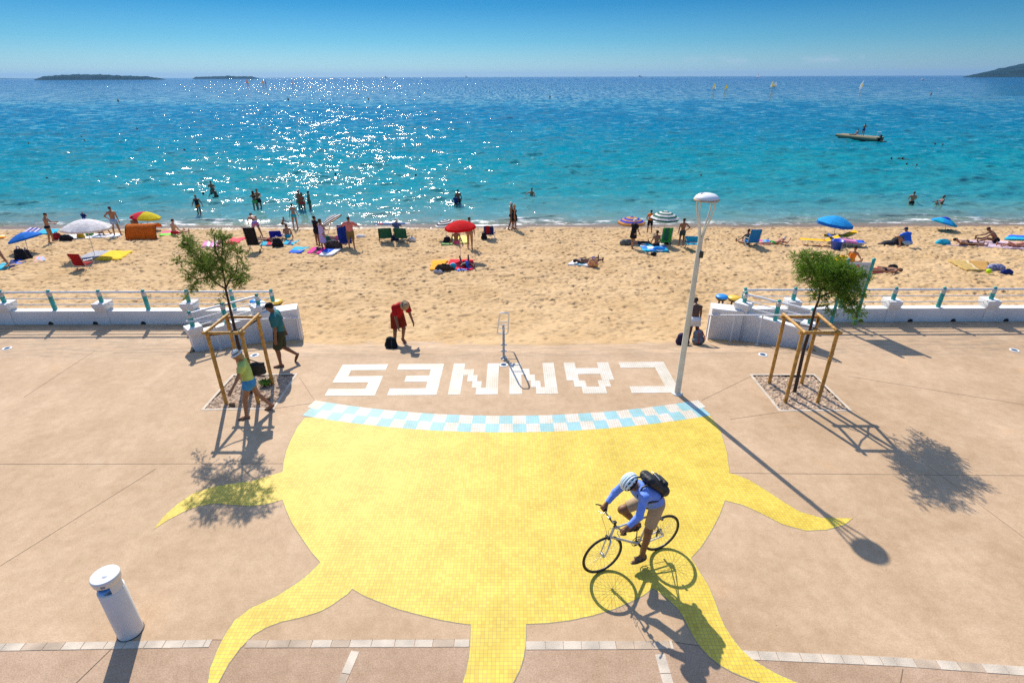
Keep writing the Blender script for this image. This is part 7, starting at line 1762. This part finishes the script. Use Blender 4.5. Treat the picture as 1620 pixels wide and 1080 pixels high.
person('person sitting on the raft leaning back on their arms', Fig(1.7, lean=-24, arms=((-30, 14, -25, 10), (-30, 14, -25, 10)), legs=SITF), on_raft(-.75), R(80), 'brown', 'black', 0, [BR(cR)], None, .03, 'people on the raft')
# sailing boats
M_ylw = mat('sail_yellow', (.9, .75, .08), .7, trans=.5); M_wsail = mat('sail_white', (.92, .92, .92), .7, trans=.45); M_osail = mat('sail_orange', (.85, .25, .08), .7, trans=.5)
def sailboat(label, px, py, hpx, s1, s2, rz, hullc=None):
    p_ = W(px, py); k = math.hypot(p_.x, p_.y); dp = p_.y * math.cos(PIT) + 9 * math.sin(PIT); Hh = hpx * dp / 859 / .85
    t = thing('sailing_boat', label, 'sailing boat', p_, rz, 'sailing boats in the bay'); Lh = Hh * .62
    sec = []
    for i in range(9):
        u_ = -1 + i / 4; w_ = Lh * .16 * math.sqrt(max(.02, 1 - (max(0, u_) ** 2.2))) ; sec.append([(u_ * Lh / 2, w_ * math.cos(a), .12 * Hh * .5 * math.sin(a) + Hh * .035) for a in np.linspace(math.pi, 2 * math.pi, 7)] )
    MB().grid(sec).build('hull', hullc or mat('hull_dark', (.05, .05, .07), .5), t)
    MB().prism([(s[0][0], s[0][1] * .96) for s in sec] + [(s[0][0], -s[0][1] * .96) for s in sec[::-1]], Hh * .02, Hh * .035).build('deck', M_white, t)
    MB().tube([(Lh * .08, 0, 0), (Lh * .04, 0, Hh)], Hh * .009, 6).build('mast', M_pole, t)
    def sail(nm, a, b_, c_, m, belly):
        n_ = 6; rows_ = []
        a, b_, c_ = Vector(a), Vector(b_), Vector(c_)
        for i in range(n_ + 1):
            u_ = i / n_; L0 = a.lerp(c_, u_); R_ = b_.lerp(c_, u_)
            rows_.append([L0.lerp(R_, v_) + Vector((0, belly * math.sin(math.pi * v_) * (1 - u_), 0)) for v_ in (0, .25, .5, .75, 1)])
        o = MB().grid(rows_).build(nm, m, t); s_ = o.modifiers.new('t', 'SOLIDIFY'); s_.thickness = Hh * .004
    sail('mainsail', (Lh * .06, 0, Hh * .14), (-Lh * .48, Hh * .05, Hh * .16), (Lh * .04, 0, Hh * .98), s1, Hh * .06)
    sail('jib', (Lh * .5, 0, Hh * .1), (Lh * .1, 0, Hh * .12), (Lh * .06, 0, Hh * .8), s2, Hh * .04)
    return t
for a in (('sailing boat with yellow and white sails, leftmost of those right of the lamp', 1129.5, 142, 9, M_ylw, M_wsail, R(20)), ('smaller yellow sailed boat just right of the leftmost pair', 1148, 142, 7.5, M_ylw, M_ylw, R(200)),
          ('tiny white sailing boat on the horizon', 1199, 123.5, 7, M_wsail, M_wsail, R(10)), ('tall yellow and white sailing boat beside a small pale one', 1221, 140, 12, M_ylw, M_wsail, R(190)),
          ('small pale sailing boat tucked behind the tall yellow one', 1226.5, 138, 8, M_wsail, M_wsail, R(170)), ('yellow and white sailing boat heeling alone on the right', 1361, 140, 12, M_wsail, M_ylw, R(30)),
          ('orange sailed boat nearest to the small island', 392, 133, 6.5, M_osail, M_ylw, R(30)), ('left boat of the orange sailed pair', 415.5, 133.5, 6.5, M_ylw, M_osail, R(10)),
          ('right boat of the orange sailed pair', 420.5, 134, 6.5, M_osail, M_osail, R(150)), ('lone orange sailed boat in the glitter', 463, 134, 7, M_osail, M_wsail, R(-20))):
    sb = sailboat(*a)
for c_ in bpy.data.objects:
    if c_.get('label') == 'yellow and white sailing boat heeling alone on the right': c_.rotation_euler.x = R(14)
p_ = W(1459, 127); t = thing('motorboat', 'tiny white motorboat speeding with a white wake', 'motorboat', p_, R(180))
sdf_mesh('hull', [('e', (0, 0, .5), (5, 1.6, 1.1), None, .2)], .5, M_white, t); sdf_mesh('cabin', [('e', (-.5, 0, 1.8), (1.8, 1.1, .9), None, .2)], .4, M_white, t)
wk = MB().prism([(p_.x + 5, p_.y - 1.2), (p_.x + 58, p_.y - 9), (p_.x + 58, p_.y + 6), (p_.x + 5, p_.y + 1.2)], SEA + .1, SEA + .25).build('wake', mat('foam_white', (.7, .75, .8), .8)); tag(wk, kind='structure')
# buoys
M_buoy = mat('buoy_ochre', (.5, .16, .02), .6, var=.2)
BL = {(187, 160): 'ochre buoy below the right end of the large island', (217, 204): 'ochre buoy furthest right of the three low left buoys', (129, 217): 'middle ochre buoy of the three low left buoys', (45, 227): 'ochre buoy closest to the left edge of the view',
 (583, 157): 'ochre buoy just right of the sparkling water', (870, 154): 'ochre buoy standing alone near the centre of the bay', (318, 192): 'small ochre buoy at the left fringe of the sparkling water', (456, 158): 'ochre buoy in the sparkle beneath the lone orange sail', (1473, 149): 'ochre buoy below the speeding white motorboat',
 (412, 180): 'tiny ochre buoy in the middle of the sparkling water', (451, 176): 'tiny ochre buoy right of another in the sparkling water', (522, 166): 'ochre buoy at the right fringe of the sparkling water'}
b0_ = None
for px, py, s_ in ((187, 160, 1.0), (217, 204, .8), (129, 217, .8), (45, 227, .7), (583, 157, .8), (870, 154, .9), (318, 192, .6), (456, 158, 1.0), (1473, 149, .9), (412, 180, .6), (451, 176, .6), (522, 166, .7)):
    p_ = W(px, py); dp = p_.y; 
    if b0_ is None:
        b0_ = thing('buoy', 'small ochre marker buoy floating upright in the open bay', 'buoy', p_, 0, 'ochre marker buoys')
        MB().lathe([(0, -.3), (.3, -.2), (.38, .05), (.34, .35), (.16, .62), (.07, .72), (.05, .95), (0, .97)], 14).build('float_body', M_buoy, b0_)
        MB().lathe([(.0, .95), (.1, .98), (.1, 1.1), (0, 1.14)], 10).build('top_mark', M_black, b0_)
        b0_.scale = (1, 1, 1); o = b0_
    else: o = copy_tree(b0_, loc=p_)
    o['label'] = BL[(px, py)]
    k = s_ * 4.6 * dp / 859 / 1.4; o.scale = (k, k, k)
# distant ships
for i, (px, py, s_, lab) in enumerate(((611, 121.9, 1.0, 'grey cargo ship on the horizon left of centre'), (738, 121.8, .7, 'faint grey ship on the horizon near the centre'), (1013, 120.9, 1.0, 'grey ship on the horizon right of centre'))):
    d = ray(px, py + 1.2); k = 9000 / d.y; t = thing('cargo_ship', lab, 'ship', (d.x * k, 9000, SEA), 0)
    MB().box((0, 0, 6), (46 * s_, 10, 12), bev=2).build('hull', mat('ship_grey', (.16, .2, .25), .7), t); MB().box((-12 * s_, 0, 17), (12 * s_, 8, 12), bev=1).build('superstructure', mat('ship_grey', (0, 0, 0)), t)

for o in bpy.data.objects:
    if o.name.startswith('buoy') and o.get('label'):
        x, y = o.location.x, o.location.y
        u_ = int(round((x / y) * 100))
# ================================================================== AIR
hz = MB(); hz.box((0, 14960, 82), (80000, 30100, 196))
hzo = hz.build('haze', mat('haze_air', (1, 1, 1)), recalc=True)
mh = bpy.data.materials.new('haze_volume'); mh.use_nodes = True; n = mh.node_tree.nodes; l = mh.node_tree.links
n.remove(n['Principled BSDF']); pv_ = n.new('ShaderNodeVolumePrincipled'); pv_.inputs['Color'].default_value = (.32, .56, .85, 1); pv_.inputs['Density'].default_value = .00005; pv_.inputs['Anisotropy'].default_value = .2
l.new(pv_.outputs[0], n['Material Output'].inputs['Volume']); hzo.data.materials[0] = mh
tag(hzo, kind='stuff', label='thin blue sea haze over the bay', cat='haze')
